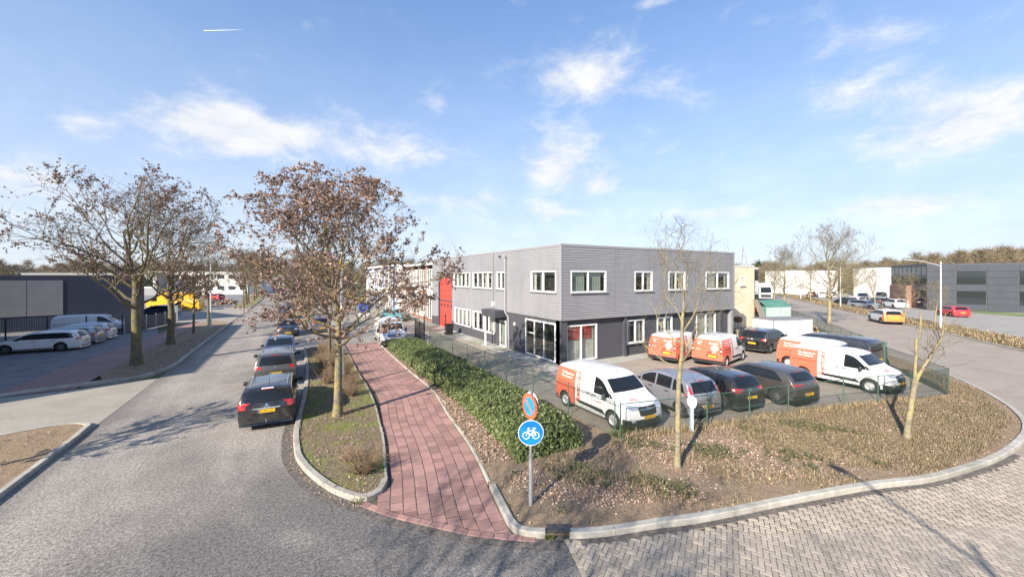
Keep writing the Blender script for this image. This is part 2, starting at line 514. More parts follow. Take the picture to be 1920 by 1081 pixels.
# paved side road
flat('side_road', [BOUND[-1], BOUND[2], BOUND[1], g(1080, 1003)] + [p for p in KERB_C if p[0] > 5.3] + [(125, 62)] +
     [(73.9 + 4, 26.1 + 2.8), (54.7, 12.2), (46, 6), (38, 0), (30, -4), (20, -6), (8, -2.5)], -.020, M_SIDE)

# left side: verge, red path, lot, driveway
flat('left_lot', [(-60, 20), (-9.6, 20), (-9.6, 28), (-10.7, 47.5), (-12.6, 55), (-12.0, 60), (-6.4, 60), (-9.6, 80), (-9.6, 170), (-110, 190), (-110, 20)], -.012, simple('lot_grey', (.16, .155, .155), .9, (.22, .21, .205), 1.2, bump=.3))
flat('left_path', [(-9.25, 27.1), g(187, 705), g(248, 676), g(327, 632), g(358, 615), g(392, 602), (-11.2, 58.6), (-11.1, 50), g(248, 645), g(150, 678), (-12.2, 26.9)], .012, M_REDFAR)
flat('driveway', [(LK, 19.0), (LK, 27.7), (-6.8, 27.6), (-9.4, 26.95), (-12.4, 26.6), (-26, 24), (-26, 10), (-9.0, 17)], .004, M_DRIVE)
flat('driveway', [(LK - .05, 57.2), (LK - .05, 81.3), (-16, 82), (-16, 64), (-11.6, 59.5)], .020, M_DRIVE)
V1 = [(LK, 57.0), g(358, 663), g(338, 680), g(318, 691), g(293, 700), g(250, 711), g(192, 718), g(150, 723), (-12.4, 26.7)]
v1 = smooth_pl(V1, 6)
inner1 = [g(390, 603), g(358, 615), g(327, 632), g(248, 676), g(187, 705)]
flat('left_verge', v1[:-12] + [g(187, 705), g(248, 676), g(327, 632), g(358, 615), g(392, 602)], .085, M_SOIL)
kerb('left_kerb', v1, side=-1, h=.13)
v2 = smooth_pl([(LK, 260), (LK, 120), (LK, 84), (-6.6, 82), (-7.6, 81.4), (-11, 81.4)], 4)
flat('far_verge', v2 + [(-9.5, 81.4), (-9.5, 260)], .085, M_MOSS)
kerb('far_kerb', v2, side=-1, stone=4)
v3 = smooth_pl([(-30, 11), (-12, 18.9), (-9, 20.1), (-7.3, 20.6), (-6.55, 20.2), (-6.35, 19.3), (-6.3, 14), (-6.3, -20)], 6)
flat('near_verge', v3 + [(-12, -20), (-35, -20)], .085, M_SOIL)
kerb('near_kerb', v3, side=-1)
# right verge across the street further on, forecourts
flat('forecourt', [(1.05, 34), (14.8, 34), (14.8, 120), (1.0, 120)], .016, M_DRIVE)
fv = smooth_pl([(.9, 59), (.9, 62), (1.0, 75), (1.0, 200)], 3)
flat('far_right_verge', [(.9, 62), (3.2, 62), (3.2, 200), (.9, 200)], .085, M_MOSS)

# island with moss and dead shrubs
isl = KERB_R + [p for p in path_l if p[1] < 33]
flat('island', isl, .075, M_MOSS)
kerb('island_kerb', KERB_R, side=1, w=.17, h=.125)
kerb('path_edging', path_l, side=1, w=.08, h=.09, stone=.8)
kerb('verge_edging', [p for p in path_r if p[1] > 9.2], side=-1, w=.08, h=.09, stone=.8)

# corner verge, hedge bed and yard
FENCE = [(9.55, 30.5), (9.55, 9.55), (13.0, 8.75), (16.9, 7.95), (19.9, 7.3), (23.7, 6.3), (26.4, 5.75), (28.7, 7.4), (31.2, 9.4)]
verge = [p for p in KERB_C if p[0] < 37.2] + [(37, 11.2), (31.4, 9.2), (28.7, 7.4), (26.4, 5.8), (23.7, 6.35), (16.9, 8.0), (9.55, 9.6), (9.55, 30.5), (6.05, 30.5)] + \
        [p for p in reversed(path_r) if 9.6 < p[1] < 30]
flat('corner_verge', verge, .075, M_SOIL)
kerb('corner_kerb', KERB_C[:6 * 5], side=1, w=.17, h=.125)
kerb('side_kerb', KERB_C[6 * 6:], side=1, w=.17, h=.125)
flat('yard', [(9.55, 9.6), (16.9, 8.0), (23.7, 6.35), (26.4, 5.8), (31.4, 9.3), (37, 13), (62, 31), (60, 40), (14.5, 60), (9.55, 44)], .03, M_YARD)

# drain in the kerb
dr = empty('storm_drain', (*g(1048, 1004), 0), math.atan2(g(1068, 1008)[1] - g(1029, 1008)[1], g(1068, 1008)[0] - g(1029, 1008)[0]),
           'cast iron storm drain set between the corner kerb stones', 'drain')
M_IRON = simple('cast_iron', (.10, .095, .095), .6, (.16, .14, .13), 12, .6)
MB().bb(-.24, .24, .0, .2, -.08, -.03).build('sump', M_GUTTER, dr)
b_ = MB(); b_.bb(-.245, .245, -.04, .2, .10, .132); b_.build('lid', M_IRON, dr)
for x in (-.22, -.08, .07, .22): MB().bb(x - .02, x + .02, -.03, .0, -.03, .10).build('grate_bar', M_IRON, dr)

# gutters: dark strip between asphalt and kerb
def strip(name, pl, d0, d1, z, mat, parent=None):
    a = offset_pl(pl, d0); c = offset_pl(pl, d1)
    mb = MB()
    n = len(a)
    mb.v = [(p[0], p[1], z) for p in a] + [(p[0], p[1], z) for p in c]
    for i in range(n - 1): mb.f.append((i, n + i, n + i + 1, i + 1)); mb.m.append(0)
    o = mb.build(name, mat, parent)
    if parent is None: o['kind'] = 'structure'
    return o
GUT = [p for p in KERB_R if p[1] < 17.5][:-22]
strip('gutter', GUT, -.02, -.34, .0015, M_GUTTER)
ARC = smooth_pl([g(673, 944), g(708, 957), g(743, 969), g(807, 984), g(879, 1000), g(925, 1006), g(965, 1010), g(1030, 1014), g(1068, 1014)], 5)
strip('gutter', ARC, .03, -.26, .0022, M_GUTTER)
SK = [p for p in KERB_C if 5.2 < p[0] < 20]
strip('gutter', SK, -.02, -.17, .004, M_GUTTER)

# ------------------------------------------------------------------ red cycle path of square tiles
def ipl(pl, v):
    P = sorted(pl, key=lambda p: p[1]); return float(np.interp(v, [p[1] for p in P], [p[0] for p in P]))
path_poly = path_l + list(reversed(path_r))
# the red strip fans out to the asphalt edge in front of the island tip
pth = flat('cycle_path', [g(680, 946), g(703, 936), g(722, 926)] + path_l + list(reversed(path_r)) + [g(955, 1002), g(879, 998), g(807, 982), g(743, 968), g(708, 956)], .004, M_JOINT)
TS = .305
def tile_mesh(): return MB().bev((0, 0, 0), (TS - .022, TS - .015, .06), .006).mesh('tile', M_TILE)
TM = tile_mesh()
arc_pts = sorted(ARC[:36], key=lambda p: p[0])
def arc_v(u): return float(np.interp(u, [p[0] for p in arc_pts], [p[1] for p in arc_pts]))
rt = random.Random(4)
tiles = []; cut_tiles = []
cl = [((ipl(path_l, v) if v > 10.3 else ipl(path_l, 10.3) - (10.3 - v) * .02), ipl(path_r, v)) for v in np.arange(7, 34, .1)]
vs_ = list(np.arange(7, 34, .1))
def edge_r(v): return float(np.interp(v, vs_, [c[1] for c in cl]))
ncol = 9
for j in range(-6, ncol):
    s = 0.0
    # walk along the right edge curve, column j counted from it
    v = 7.0 + (TS * .5 if j % 2 else 0)
    while v < 34.2:
        tx = (edge_r(v + .15) - edge_r(v - .15)) / .3
        ang = math.atan2(1, tx) - math.pi / 2
        nx, ny = math.cos(ang), math.sin(ang)
        off = (j + .5) * TS + .01
        x, y = edge_r(v) - nx * off, v - ny * off
        v += TS * math.cos(ang)
        left = ipl(path_l, y) if y > 10.55 else (ipl(path_l, 10.55) - (10.55 - y) * 1.7)
        if j < 0 or x - TS * .35 < left: continue
        if y - TS * .72 < arc_v(x) + .14:
            cut_tiles.append((x, y, ang)); continue
        tiles.append((x, y, ang + rt.gauss(0, .006)))
tiles.sort(key=lambda t: t[0] ** 2 + t[1] ** 2)
for (x, y, a) in tiles[:300]:
    o = link_mesh('tile', TM, pth, (x, y, .012 - .03 + rt.uniform(-.002, .004)), a)
    o.rotation_euler = (rt.gauss(0, .004), rt.gauss(0, .004), a)
mb = MB()
for (x, y, a) in tiles[300:]: mb.bev((x, y, .012 - .03 + rt.uniform(-.002, .004)), (TS - .022, TS - .015, .06), .006, a)
tag(mb.build('distant_tiles', M_TILE, pth), kind='stuff')
# tiles cut to the curved edge
def clip(poly, px, py, nx, ny):
    out = []
    for i in range(len(poly)):
        a, b = poly[i], poly[(i + 1) % len(poly)]
        da, db = (a[0] - px) * nx + (a[1] - py) * ny, (b[0] - px) * nx + (b[1] - py) * ny
        if da >= 0: out.append(a)
        if da * db < 0: t = da / (da - db); out.append((a[0] + (b[0] - a[0]) * t, a[1] + (b[1] - a[1]) * t))
    return out
for (x, y, a) in cut_tiles:
    c_, s_ = math.cos(a), math.sin(a); hs = TS / 2 - .0065
    poly = [(x + p * hs * c_ - q * hs * s_, y + p * hs * s_ + q * hs * c_) for p, q in ((-1, -1), (1, -1), (1, 1), (-1, 1))]
    v0, v1_ = arc_v(x - .1), arc_v(x + .1); tx, ty = .2, v1_ - v0; L_ = math.hypot(tx, ty); nx, ny = -ty / L_, tx / L_
    poly = clip(poly, x + nx * .125, arc_v(x) + ny * .125, nx, ny)
    if len(poly) < 3: continue
    ar = abs(sum(poly[i][0] * poly[(i + 1) % len(poly)][1] - poly[(i + 1) % len(poly)][0] * poly[i][1] for i in range(len(poly)))) / 2
    if ar < .004: continue
    MB().prism(poly, -.03, .012).build('cut_tile', M_TILE, pth)
# border row along the asphalt edge
A2 = resample(ARC[:34], .30)
EM = MB().bev((0, 0, 0), (.285, .19, .06), .006).mesh('border_tile', M_TILE)
for i in range(len(A2) - 1):
    p, q = A2[i], A2[i + 1]; m_ = (p + q) / 2; a = math.atan2(q[1] - p[1], q[0] - p[0])
    link_mesh('border_tile', EM, pth, (m_[0] - math.sin(a) * .05, m_[1] + math.cos(a) * .05, .012 - .03), a)
# small utility cover
uc = empty('utility_cover', (*g(735, 677), .0), .3, 'small iron utility cover in the red path near the white van', 'cover')
MB().bb(-.16, .16, -.11, .11, .0, .022).build('cover_frame', M_KERB, uc)
MB().bb(-.12, .12, -.07, .07, .0, .027).build('cover_lid', M_IRON, uc)

# ------------------------------------------------------------------ herringbone pavers on the side road
sr = bpy.data.objects['side_road']
BW, BH = .21, .105
BMESH = MB().bev((0, 0, 0), (BW - .015, BH - .015, .05), .005).mesh('paver', M_BRICK)
pav_poly = [BOUND[4], BOUND[3], BOUND[2], BOUND[1], g(1080, 1012)] + [p for p in offset_pl(SK, -.17)] + [(20, 1.0), (17, -1.5), (9, -1.5)]
PP = np.array(pav_poly)
def inside(x, y, P=PP):
    x1, y1 = P[:, 0], P[:, 1]; x2, y2 = np.roll(x1, -1), np.roll(y1, -1)
    c = ((y1 > y) != (y2 > y)) & (x < (x2 - x1) * (y - y1) / (y2 - y1 + 1e-12) + x1)
    return bool(c.sum() % 2)
HA = R(90 - 58)
ch, sh = math.cos(HA), math.sin(HA)
pav = []
O = np.array(g(1300, 1000))
for i in range(-140, 141):
    for j in range(-140, 141):
        # herringbone in cells of BH: horizontal bricks start where (i - j) % 4 == 0, vertical where == 2
        k = (i - j) % 4
        if k == 0: cx, cy, rot = (i + 1) * BH, (j + .5) * BH, 0
        elif k == 3: cx, cy, rot = (i + .5) * BH, (j + 1 - 1 + 0) * BH, 1
        else: continue
        if rot: cy = (j + 1) * BH
        x, y = O[0] + cx * ch - cy * sh, O[1] + cx * sh + cy * ch
        Yc = x * SY + y * CY; Xc = x * CY - y * SY
        if Yc < 6.3 or abs(Xc / Yc) > 1.42: continue
        if inside(x, y): pav.append((x, y, HA + (math.pi / 2 if rot else 0), Yc))
pav.sort(key=lambda t: t[3])
rp = random.Random(8)
vis = [p for p in pav if p[3] > 7.15][:300]; vset = set(id(p) for p in vis)
for (x, y, a, _) in vis:
    o = link_mesh('paver', BMESH, sr, (x, y, -.025 + rp.uniform(-.002, .003)))
    o.rotation_euler = (rp.gauss(0, .008), rp.gauss(0, .008), a + rp.gauss(0, .006))
mb = MB()
for p in pav:
    if id(p) in vset: continue
    x, y, a, _ = p
    mb.bev((x, y, -.025 + rp.uniform(-.002, .003)), (BW - .015, BH - .015, .05), .005, a + rp.gauss(0, .006))
tag(mb.build('distant_pavers', M_BRICK, sr), kind='stuff')
flat('paver_bed', PP, -.019, simple('dark_joint', (.035, .03, .024), .95, (.07, .062, .04), 3), parent=sr)
# row of edging stones between asphalt and pavers
EB = MB().bev((0, 0, 0), (.20, .10, .05), .006).mesh('edging_stone', M_BRICK)
E2 = resample(BOUND, .21)
for i in range(len(E2) - 1):
    p, q = E2[i], E2[i + 1]; m_ = (p + q) / 2; a = math.atan2(q[1] - p[1], q[0] - p[0])
    link_mesh('edging_stone', EB, sr, (m_[0], m_[1], -.02), a)

# right side across the side road
far_k = [(38, 0), (46, 6), (54.7, 12.2), (73.9, 26.1), (120, 58)]
kerb('far_side_kerb', smooth_pl(far_k, 5), side=-1, stone=3)
flat('right_verge', [(38.3, .2), (46.2, 6), (54.9, 12.2), (66, 20), (68.5, 18.2), (57.5, 9.5), (48, 3), (40, -2)], .085, M_MOSS)
flat('right_verge', [(70, 23.2), (73.9, 26.1), (82, 31.7), (85, 29.8), (77, 24), (72.5, 20.9)], .085, M_MOSS)
flat('right_verge', [(86, 34.5), (120, 58), (150, 78), (150, 72), (120, 53), (89, 32)], .085, M_MOSS)
flat('right_lot', [(40, -2), (48, 3), (57.5, 9.5), (68.5, 18.2), (70, 21), (85, 29.8), (120, 53), (150, 72), (160, 40), (120, -10), (60, -30)], -.010, M_LOT)
flat('right_lawn', [(92, 8), (96, 22.5), (93.8, 23.5), (88, 12), (84, 4)], .03, simple('lawn', (.12, .19, .05), .9, (.16, .24, .07), 3, bump=.5))
# ------------------------------------------------------------------ building materials
def mat_clad():
    m, nt, b = new_mat('grey_cladding'); t = NT(nt)
    c = t.mix(t.ramp(t.noise(.6, 4), .35, .65), (.275, .275, .29), (.25, .25, .265))
    st = t.noise(1.0, 5, .6, t.coord(scale=(4.5, 4.5, .22)))
    c = t.mix(t.ramp(st, .55, .75, 0, .35), c, (.15, .148, .15))
    t.put(b.inputs['Base Color'], c); b.inputs['Roughness'].default_value = .5; b.inputs['Specular IOR Level'].default_value = .4
    return m
M_CLAD = mat_clad()
M_TRIM = simple('light_trim', (.29, .29, .30), .45, None)
M_WHITE = simple('white_frame', (.78, .78, .77), .4, (.70, .70, .69), 2)
def mat_wallbrick(name, c1, c2, mo, ax='xz'):
    m, nt, b = new_mat(name); t = NT(nt)
    s = t.sep(t.coord()); cmb = t.N.new('ShaderNodeCombineXYZ')
    t.L.new(t.math('ADD', s[0], s[1]), cmb.inputs[0]); t.L.new(s[2], cmb.inputs[1])
    br = t.N.new('ShaderNodeTexBrick'); t.L.new(cmb.outputs[0], br.inputs['Vector'])
    br.inputs['Scale'].default_value = 1; br.inputs['Brick Width'].default_value = .22; br.inputs['Row Height'].default_value = .0625
    br.inputs['Mortar Size'].default_value = .006
    t.put(br.inputs['Color1'], c1); t.put(br.inputs['Color2'], c2); t.put(br.inputs['Mortar'], mo)
    c = t.mix(t.ramp(t.noise(1.1, 4), .35, .7, 0, .35), br.outputs['Color'], tuple(x * .7 for x in c1))
    t.put(b.inputs['Base Color'], c); b.inputs['Roughness'].default_value = .75
    t.L.new(t.bump(br.outputs['Fac'], -.6, .008), b.inputs['Normal'])
    return m
M_DARKBRICK = mat_wallbrick('dark_painted_brick', (.075, .076, .088), (.065, .066, .077), (.05, .05, .06))
M_REDBRICK = mat_wallbrick('red_brick', (.30, .13, .09), (.24, .10, .07), (.28, .24, .2))
M_CREAM = mat_wallbrick('cream_brick', (.80, .65, .47), (.77, .62, .44), (.7, .6, .45))
M_DARKMETAL = simple('dark_metal', (.055, .056, .065), .45, (.075, .075, .085), 1)
M_INT = simple('dark_interior', (.035, .035, .038), .9, (.06, .055, .05), 1.5)
M_CURT = simple('curtain', (.62, .62, .60), .9, (.5, .5, .48), 3)
M_CURTG = simple('grey_blind', (.34, .38, .36), .9, (.42, .45, .42), 3)
M_REDCURT = simple('red_curtain', (.55, .12, .10), .9, (.45, .1, .09), 4)
M_REDDOOR = simple('red_door', (.62, .065, .045), .5, (.56, .06, .04), 1.2)
M_ROOF = simple('bitumen_roof', (.12, .12, .12), .9, (.16, .16, .15), .6)
M_NAVY = simple('navy_panel', (.028, .034, .055), .5, (.035, .042, .065), .5)
M_LIGHTPANEL = simple('light_grey_panel', (.22, .22, .225), .55, (.20, .20, .205), .7)
M_BLUE = simple('blue_paint', (.02, .09, .42), .4)
M_TEAL = simple('teal_panel', (.10, .28, .27), .5)
M_FARWHITE = simple('far_white_wall', (.74, .73, .70), .7, (.68, .67, .64), .3)
M_CONC = simple('pale_concrete', (.42, .40, .36), .85, (.34, .33, .29), 1.5, bump=.2)

def mat_glass(name, tint=(.02, .025, .03), trans=.88):
    m = bpy.data.materials.new(name); m.use_nodes = True
    nt = m.node_tree; nt.nodes.clear(); t = NT(nt)
    out = t.N.new('ShaderNodeOutputMaterial')
    tr = t.N.new('ShaderNodeBsdfTransparent'); tr.inputs[0].default_value = (trans, trans * 1.02, trans, 1)
    gl = t.N.new('ShaderNodeBsdfGlossy'); gl.inputs['Roughness'].default_value = .02
    lw = t.N.new('ShaderNodeLayerWeight'); lw.inputs[0].default_value = .5
    fac = t.math('ADD', t.math('MULTIPLY', t.math('POWER', lw.outputs['Facing'], 3.0), .85), .06, True)
    mx = t.N.new('ShaderNodeMixShader'); t.L.new(fac, mx.inputs[0]); t.L.new(tr.outputs[0], mx.inputs[1]); t.L.new(gl.outputs[0], mx.inputs[2])
    t.L.new(mx.outputs[0], out.inputs[0])
    return m
M_GLASS = mat_glass('window_glass')
M_FARGLASS = simple('dark_glass', (.02, .025, .03), .04, spec=.9)

# a facade works in (a, z) with a running along the wall; to3 turns (a, depth outwards, z) into world
class Facade:
    def __init__(s, axis, pos, sign, root):
        s.axis, s.pos, s.sign, s.root = axis, pos, sign, root      # axis 'u': wall at x = pos facing sign*x ; axis 'v': wall at y = pos facing sign*y
    def p(s, a, d, z):
        return (s.pos + s.sign * d, a, z) if s.axis == 'u' else (a, s.pos + s.sign * d, z)
    def bx(s, mb, a0, a1, d0, d1, z0, z1):
        p, q = s.p(a0, d0, z0), s.p(a1, d1, z1)
        return mb.bb(min(p[0], q[0]), max(p[0], q[0]), min(p[1], q[1]), max(p[1], q[1]), z0, z1)
    def pix(s, px, py, d=0.0):
        """photo pixel -> (a, z) on this wall"""
        k = (px - 960) / F
        c = s.pos + s.sign * d
        if s.axis == 'u':   # x = c ; X = c*CY - a*SY ; Y = c*SY + a*CY
            a = (c * CY - k * c * SY) / (SY + k * CY); Y = c * SY + a * CY
        else:               # y = c ; X = a*CY - c*SY ; Y = a*SY + c*CY
            a = (c * SY + k * c * CY) / (CY - k * SY); Y = a * SY + c * CY
        return a, CH - (py - HZ) * Y / F
    def rect(s, x0, y0, x1, y1, d=0.0):
        a0, z0 = s.pix(x0, y0, d); a1, z1 = s.pix(x1, y1, d)
        _, zt = s.pix(x0, y0, d); _, zb = s.pix(x0, y1, d)
        _, zt2 = s.pix(x1, y0, d); _, zb2 = s.pix(x1, y1, d)
        return min(a0, a1), max(a0, a1), (zb + zb2) / 2, (zt + zt2) / 2
    def cladding(s, a0, a1, z0, z1, holes, pitch=.155, name='cladding_sheet', mat=None, sheets=4):
        cuts = np.linspace(a0, a1, sheets + 1)
        for c0, c1 in zip(cuts[:-1], cuts[1:]):
            mb = MB(); n = int(round((z1 - z0) / pitch)); pt = (z1 - z0) / n
            for i in range(n):
                zz = z0 + i * pt; mid = zz + pt / 2
                segs = [(c0 + .004, c1 - .004)]
                for (h0, h1, hz0, hz1) in holes:
                    if hz0 < mid < hz1:
                        ns = []
                        for (x, y) in segs:
                            if h1 <= x or h0 >= y: ns.append((x, y)); continue
                            if h0 > x: ns.append((x, h0))
                            if h1 < y: ns.append((h1, y))
                        segs = ns
                for (x, y) in segs:
                    prof = [(.004, .0), (.036, pt * .12), (.036, pt * .74), (.004, pt * .84), (.004, pt)]
                    vs = [s.p(x, d, zz + h) for d, h in prof] + [s.p(y, d, zz + h) for d, h in prof]
                    mb.add(vs, [(k, k + 1, k + 6, k + 5) for k in range(4)])
            mb.build(name, mat or M_CLAD, s.root)
    def window(s, a0, a1, z0, z1, mull=(.5,), bars=(), fw=.085, d=.05, curtain=None, name='window', sill=True, transom=None, tall=False):
        """white frame, panes, sill, blind behind"""
        mb = MB()
        ex = d
        s.bx(mb, a0, a1, -.12, ex, z1 - fw, z1); s.bx(mb, a0, a1, -.12, ex, z0, z0 + fw)
        s.bx(mb, a0, a0 + fw, -.12, ex - .002, z0 + fw, z1 - fw); s.bx(mb, a1 - fw, a1, -.12, ex - .002, z0 + fw, z1 - fw)
        for m in mull:
            c = a0 + (a1 - a0) * m; s.bx(mb, c - fw * .45, c + fw * .45, -.10, ex - .012, z0 + fw, z1 - fw)
        if transom is not None:
            c = z0 + (z1 - z0) * transom[0]
            b0, b1 = (a0 + (a1 - a0) * transom[1], a0 + (a1 - a0) * transom[2])
            s.bx(mb, b0, b1, -.10, ex - .02, c - fw * .4, c + fw * .4)
        w = mb.build(name, M_WHITE, s.root)
        es = [0] + list(mull) + [1]
        for e0, e1 in zip(es[:-1], es[1:]):
            p0, p1 = a0 + (a1 - a0) * e0 + fw * .45, a0 + (a1 - a0) * e1 - fw * .45
            mb = MB(); s.bx(mb, p0, p1, -.035, -.025, z0 + fw * .5, z1 - fw * .5); mb.build('pane', M_GLASS, w)
        if sill:
            mb = MB(); s.bx(mb, a0 - .06, a1 + .06, ex + .002, ex + .10, z0 - .05, z0 - .004); mb.build('sill', M_TRIM, w)
        if curtain:
            for (c0, c1, mt) in curtain:
                x0, x1 = a0 + (a1 - a0) * c0, a0 + (a1 - a0) * c1
                n = max(4, int((x1 - x0) / .07)); mb = MB()
                vs = []
                for k in range(n + 1):
                    x = x0 + (x1 - x0) * k / n; dd = -.17 - (.035 if k % 2 else 0)
                    vs += [s.p(x, dd, z0 + .03), s.p(x, dd, z1 - .03)]
                mb.add(vs, [(2 * k, 2 * k + 2, 2 * k + 3, 2 * k + 1) for k in range(n)])
                mb.build('curtain', mt, w)
        return w

# ------------------------------------------------------------------ main building
UL, VR, UE, VE = 14.3, 19.25, 32.2, 44.2
ZT, ZC = 7.45, 2.88
main = empty('office_building', (22, 30, 0), 0, 'grey ribbed-cladding office block over dark brick ground floor at the street corner', 'building')
main.location = (0, 0, 0)
FL = Facade('u', UL, -1, main)
FR = Facade('v', VR, -1, main)
mb = MB(); mb.bb(UL + .55, UE - .3, VR + .75, VE - .1, .03, ZT - .25); mb.build('core_wall', M_INT, main)
mb = MB(); mb.bb(UL + .05, UE - .05, VR + .05, VE - .05, ZT - .24, ZT - .10); mb.build('roof', M_ROOF, main)
# floor slab closing the overhang
mb = MB(); mb.bb(UL + .02, UE - .02, VR + .02, VE - .02, ZC - .02, ZC + .10); mb.build('floor_slab', M_DARKMETAL, main)
# windows: left facade
def zp(zx, zy): return (750 + zx / 4.8, 440 + zy / 4.8)
def rl(x0, y0, x1, y1): return FL.rect(*zp(x0, y0), *zp(x1, y1))
wl = [rl(485, 349, 632, 474), rl(658, 343, 840, 484), rl(870, 330, 952, 490), rl(1180, 308, 1408, 503)]
ll = [rl(495, 665, 640, 812), rl(660, 694, 852, 862)]
UZ = [np.mean([w[2] for w in wl]), np.mean([w[3] for w in wl])]
wl = [(w[0], w[1], UZ[0], UZ[1]) for w in wl]
LZ = [np.mean([w[2] for w in ll]), np.mean([w[3] for w in ll])]
ll = [(w[0], w[1], LZ[0], LZ[1]) for w in ll]
rd = rl(352, 382, 468, 862); rd = (rd[0], rd[1], .03, rd[3])
dr_ = rl(895, 770, 952, 1020); dr_ = (dr_[0], dr_[1], .05, dr_[3])
gz = rl(1125, 772, 1396, 1100); gz = (gz[0], gz[1], .10, gz[3])
a_pipe, _ = FL.pix(*zp(958, 700))          # where the low cladding stops and the dark ground floor starts
a_door, _ = FL.pix(*zp(855, 800))
PL = .95                                    # plinth height of the far half
g1 = .03
FL.cladding(VR - .0, a_pipe, ZC, ZT, [w for w in wl], sheets=3)
FL.cladding(a_pipe, VE, ZC, ZT, [w for w in wl] + [(rd[0] - .1, rd[1] + .1, 0, rd[3] + .1)], sheets=4)
FL.cladding(a_door + .02, VE, PL, ZC, ll + [(rd[0] - .1, rd[1] + .1, 0, 9)], sheets=3)
# plinth and recessed dark ground floor
def wall_rects(fc, a0, a1, z0, z1, holes, d0, d1, mat, name):
    mb = MB(); xs = sorted(set([a0, a1] + [x for h in holes for x in h[:2] if a0 < x < a1]))
    for x, y in zip(xs[:-1], xs[1:]):
        zs = [(z0, z1)]
        for h in holes:
            if h[0] <= x + 1e-6 and h[1] >= y - 1e-6:
                ns = []
                for (p, q) in zs:
                    if h[3] <= p or h[2] >= q: ns.append((p, q)); continue
                    if h[2] > p: ns.append((p, h[2]))
                    if h[3] < q: ns.append((h[3], q))
                zs = ns
        for (p, q) in zs: fc.bx(mb, x, y, d0, d1, p, q)
    return mb.build(name, mat, fc.root)
wall_rects(FL, a_door + .02, VE - .02, .03, PL, [(rd[0] - .1, rd[1] + .1, 0, 9)], -.5, .03, M_DARKBRICK, 'plinth')
wall_rects(FL, VR + .2, a_door + .02, .03, ZC - .02, [dr_, gz], -.5, -.06, M_DARKBRICK, 'ground_floor_wall')
# windows
blind = [(.03, .97, M_CURT)]
FL.window(*wl[0], mull=(.25, .5, .75), curtain=[(.05, .22, M_CURT), (.3, .45, M_CURT), (.55, .97, M_CURTG)])
FL.window(*wl[1], mull=(.25, .5, .75), curtain=[(.03, .2, M_CURT), (.28, .47, M_CURT)])
FL.window(*wl[2], mull=(.5,), curtain=[(.55, .9, M_CURT)])
FL.window(*wl[3], mull=(.5,), curtain=[(.85, .97, M_CURT), (.6, .68, M_CURTG)])
FL.window(*ll[0], mull=(.25, .5, .75), curtain=blind)
FL.window(*ll[1], mull=(.25, .5, .75), curtain=[(.1, .28, M_CURT), (.5, .6, M_CURT), (.76, .95, M_CURT)])
FL.window(*dr_, mull=(), d=-.02, name='entrance_door', sill=False, curtain=[(.1, .9, M_CURTG)])
FL.window(*gz, mull=(.36, .68), d=-.01, name='glass_front', sill=False, transom=(.62, .68, 1.0), fw=.10)
# red sectional door: panels, window strip, frame
dm = MB(); FL.bx(dm, rd[0] - .1, rd[0], -.5, .05, .03, rd[3] + .1); FL.bx(dm, rd[1], rd[1] + .1, -.5, .05, .03, rd[3] + .1); FL.bx(dm, rd[0], rd[1], -.5, .05, rd[3], rd[3] + .1)
door = dm.build('red_sectional_door', M_DARKMETAL, main)
npan = 8
for i in range(npan):
    z0 = rd[2] + (rd[3] - rd[2]) * i / npan; z1 = rd[2] + (rd[3] - rd[2]) * (i + 1) / npan
    dm = MB(); FL.bx(dm, rd[0], rd[1], -.2, -.12, z0 + .008, z1 - .008); dm.build('panel', M_REDDOOR, door)
zw = rd[2] + (rd[3] - rd[2]) * 3.5 / npan
for k in range(4):
    c = rd[0] + (rd[1] - rd[0]) * (k + .5) / 4
    dm = MB(); FL.bx(dm, c - .22, c + .22, -.12, -.105, zw - .17, zw + .17); dm.build('pane', M_FARGLASS, door)
# canopy over the entrance
cz0, cz1 = 2.35, 2.93
ac0, _ = FL.pix(*zp(952, 690)); ac1, _ = FL.pix(*zp(800, 690), .9)
mb = MB(); FL.bx(mb, ac0 - .05, a_door + .55, -.05, .95, ZC - .52, ZC + .02); mb.build('canopy', M_DARKMETAL, main)
mb = MB(); FL.bx(mb, a_door - .04, a_door + .10, .8, .88, .03, ZC - .52); mb.build('canopy_post', M_WHITE, main)
# rainwater pipes
ap, _ = FL.pix(*zp(842, 400)); mb = MB(); mb.tube([FL.p(ap, .09, 3.3), FL.p(ap, .09, ZT + .05)], .04, 8); mb.build('downpipe', M_TRIM, main, True)
mb = MB(); mb.tube([FL.p(a_pipe, .12, ZT - .45), FL.p(a_pipe, .12, ZC - .1), FL.p(a_pipe - .3, -.0, ZC - .45), FL.p(a_pipe - .36, .0, .1)], .07, 10); mb.build('downpipe', M_TRIM, main, True)
mb = MB(); FL.bx(mb, a_pipe - .14, a_pipe + .14, .04, .24, ZT - .5, ZT - .32); mb.build('hopper', M_TRIM, main)
al, zl = FL.pix(*zp(847, 620)); mb = MB(); FL.bx(mb, al - .13, al + .13, .04, .2, zl - .18, zl + .18); mb.build('wall_lamp', M_WHITE, main)
al, zl = FL.pix(*zp(1028, 800)); mb = MB(); FL.bx(mb, al - .1, al + .1, -.06, .02, zl - .1, zl + .1); mb.build('house_number_plate', M_WHITE, main)
al, zl = FL.pix(*zp(908, 197)); mb = MB(); FL.bx(mb, al - .08, al + .08, .04, .2, zl - .06, zl + .06); mb.build('camera_box', M_DARKMETAL, main)
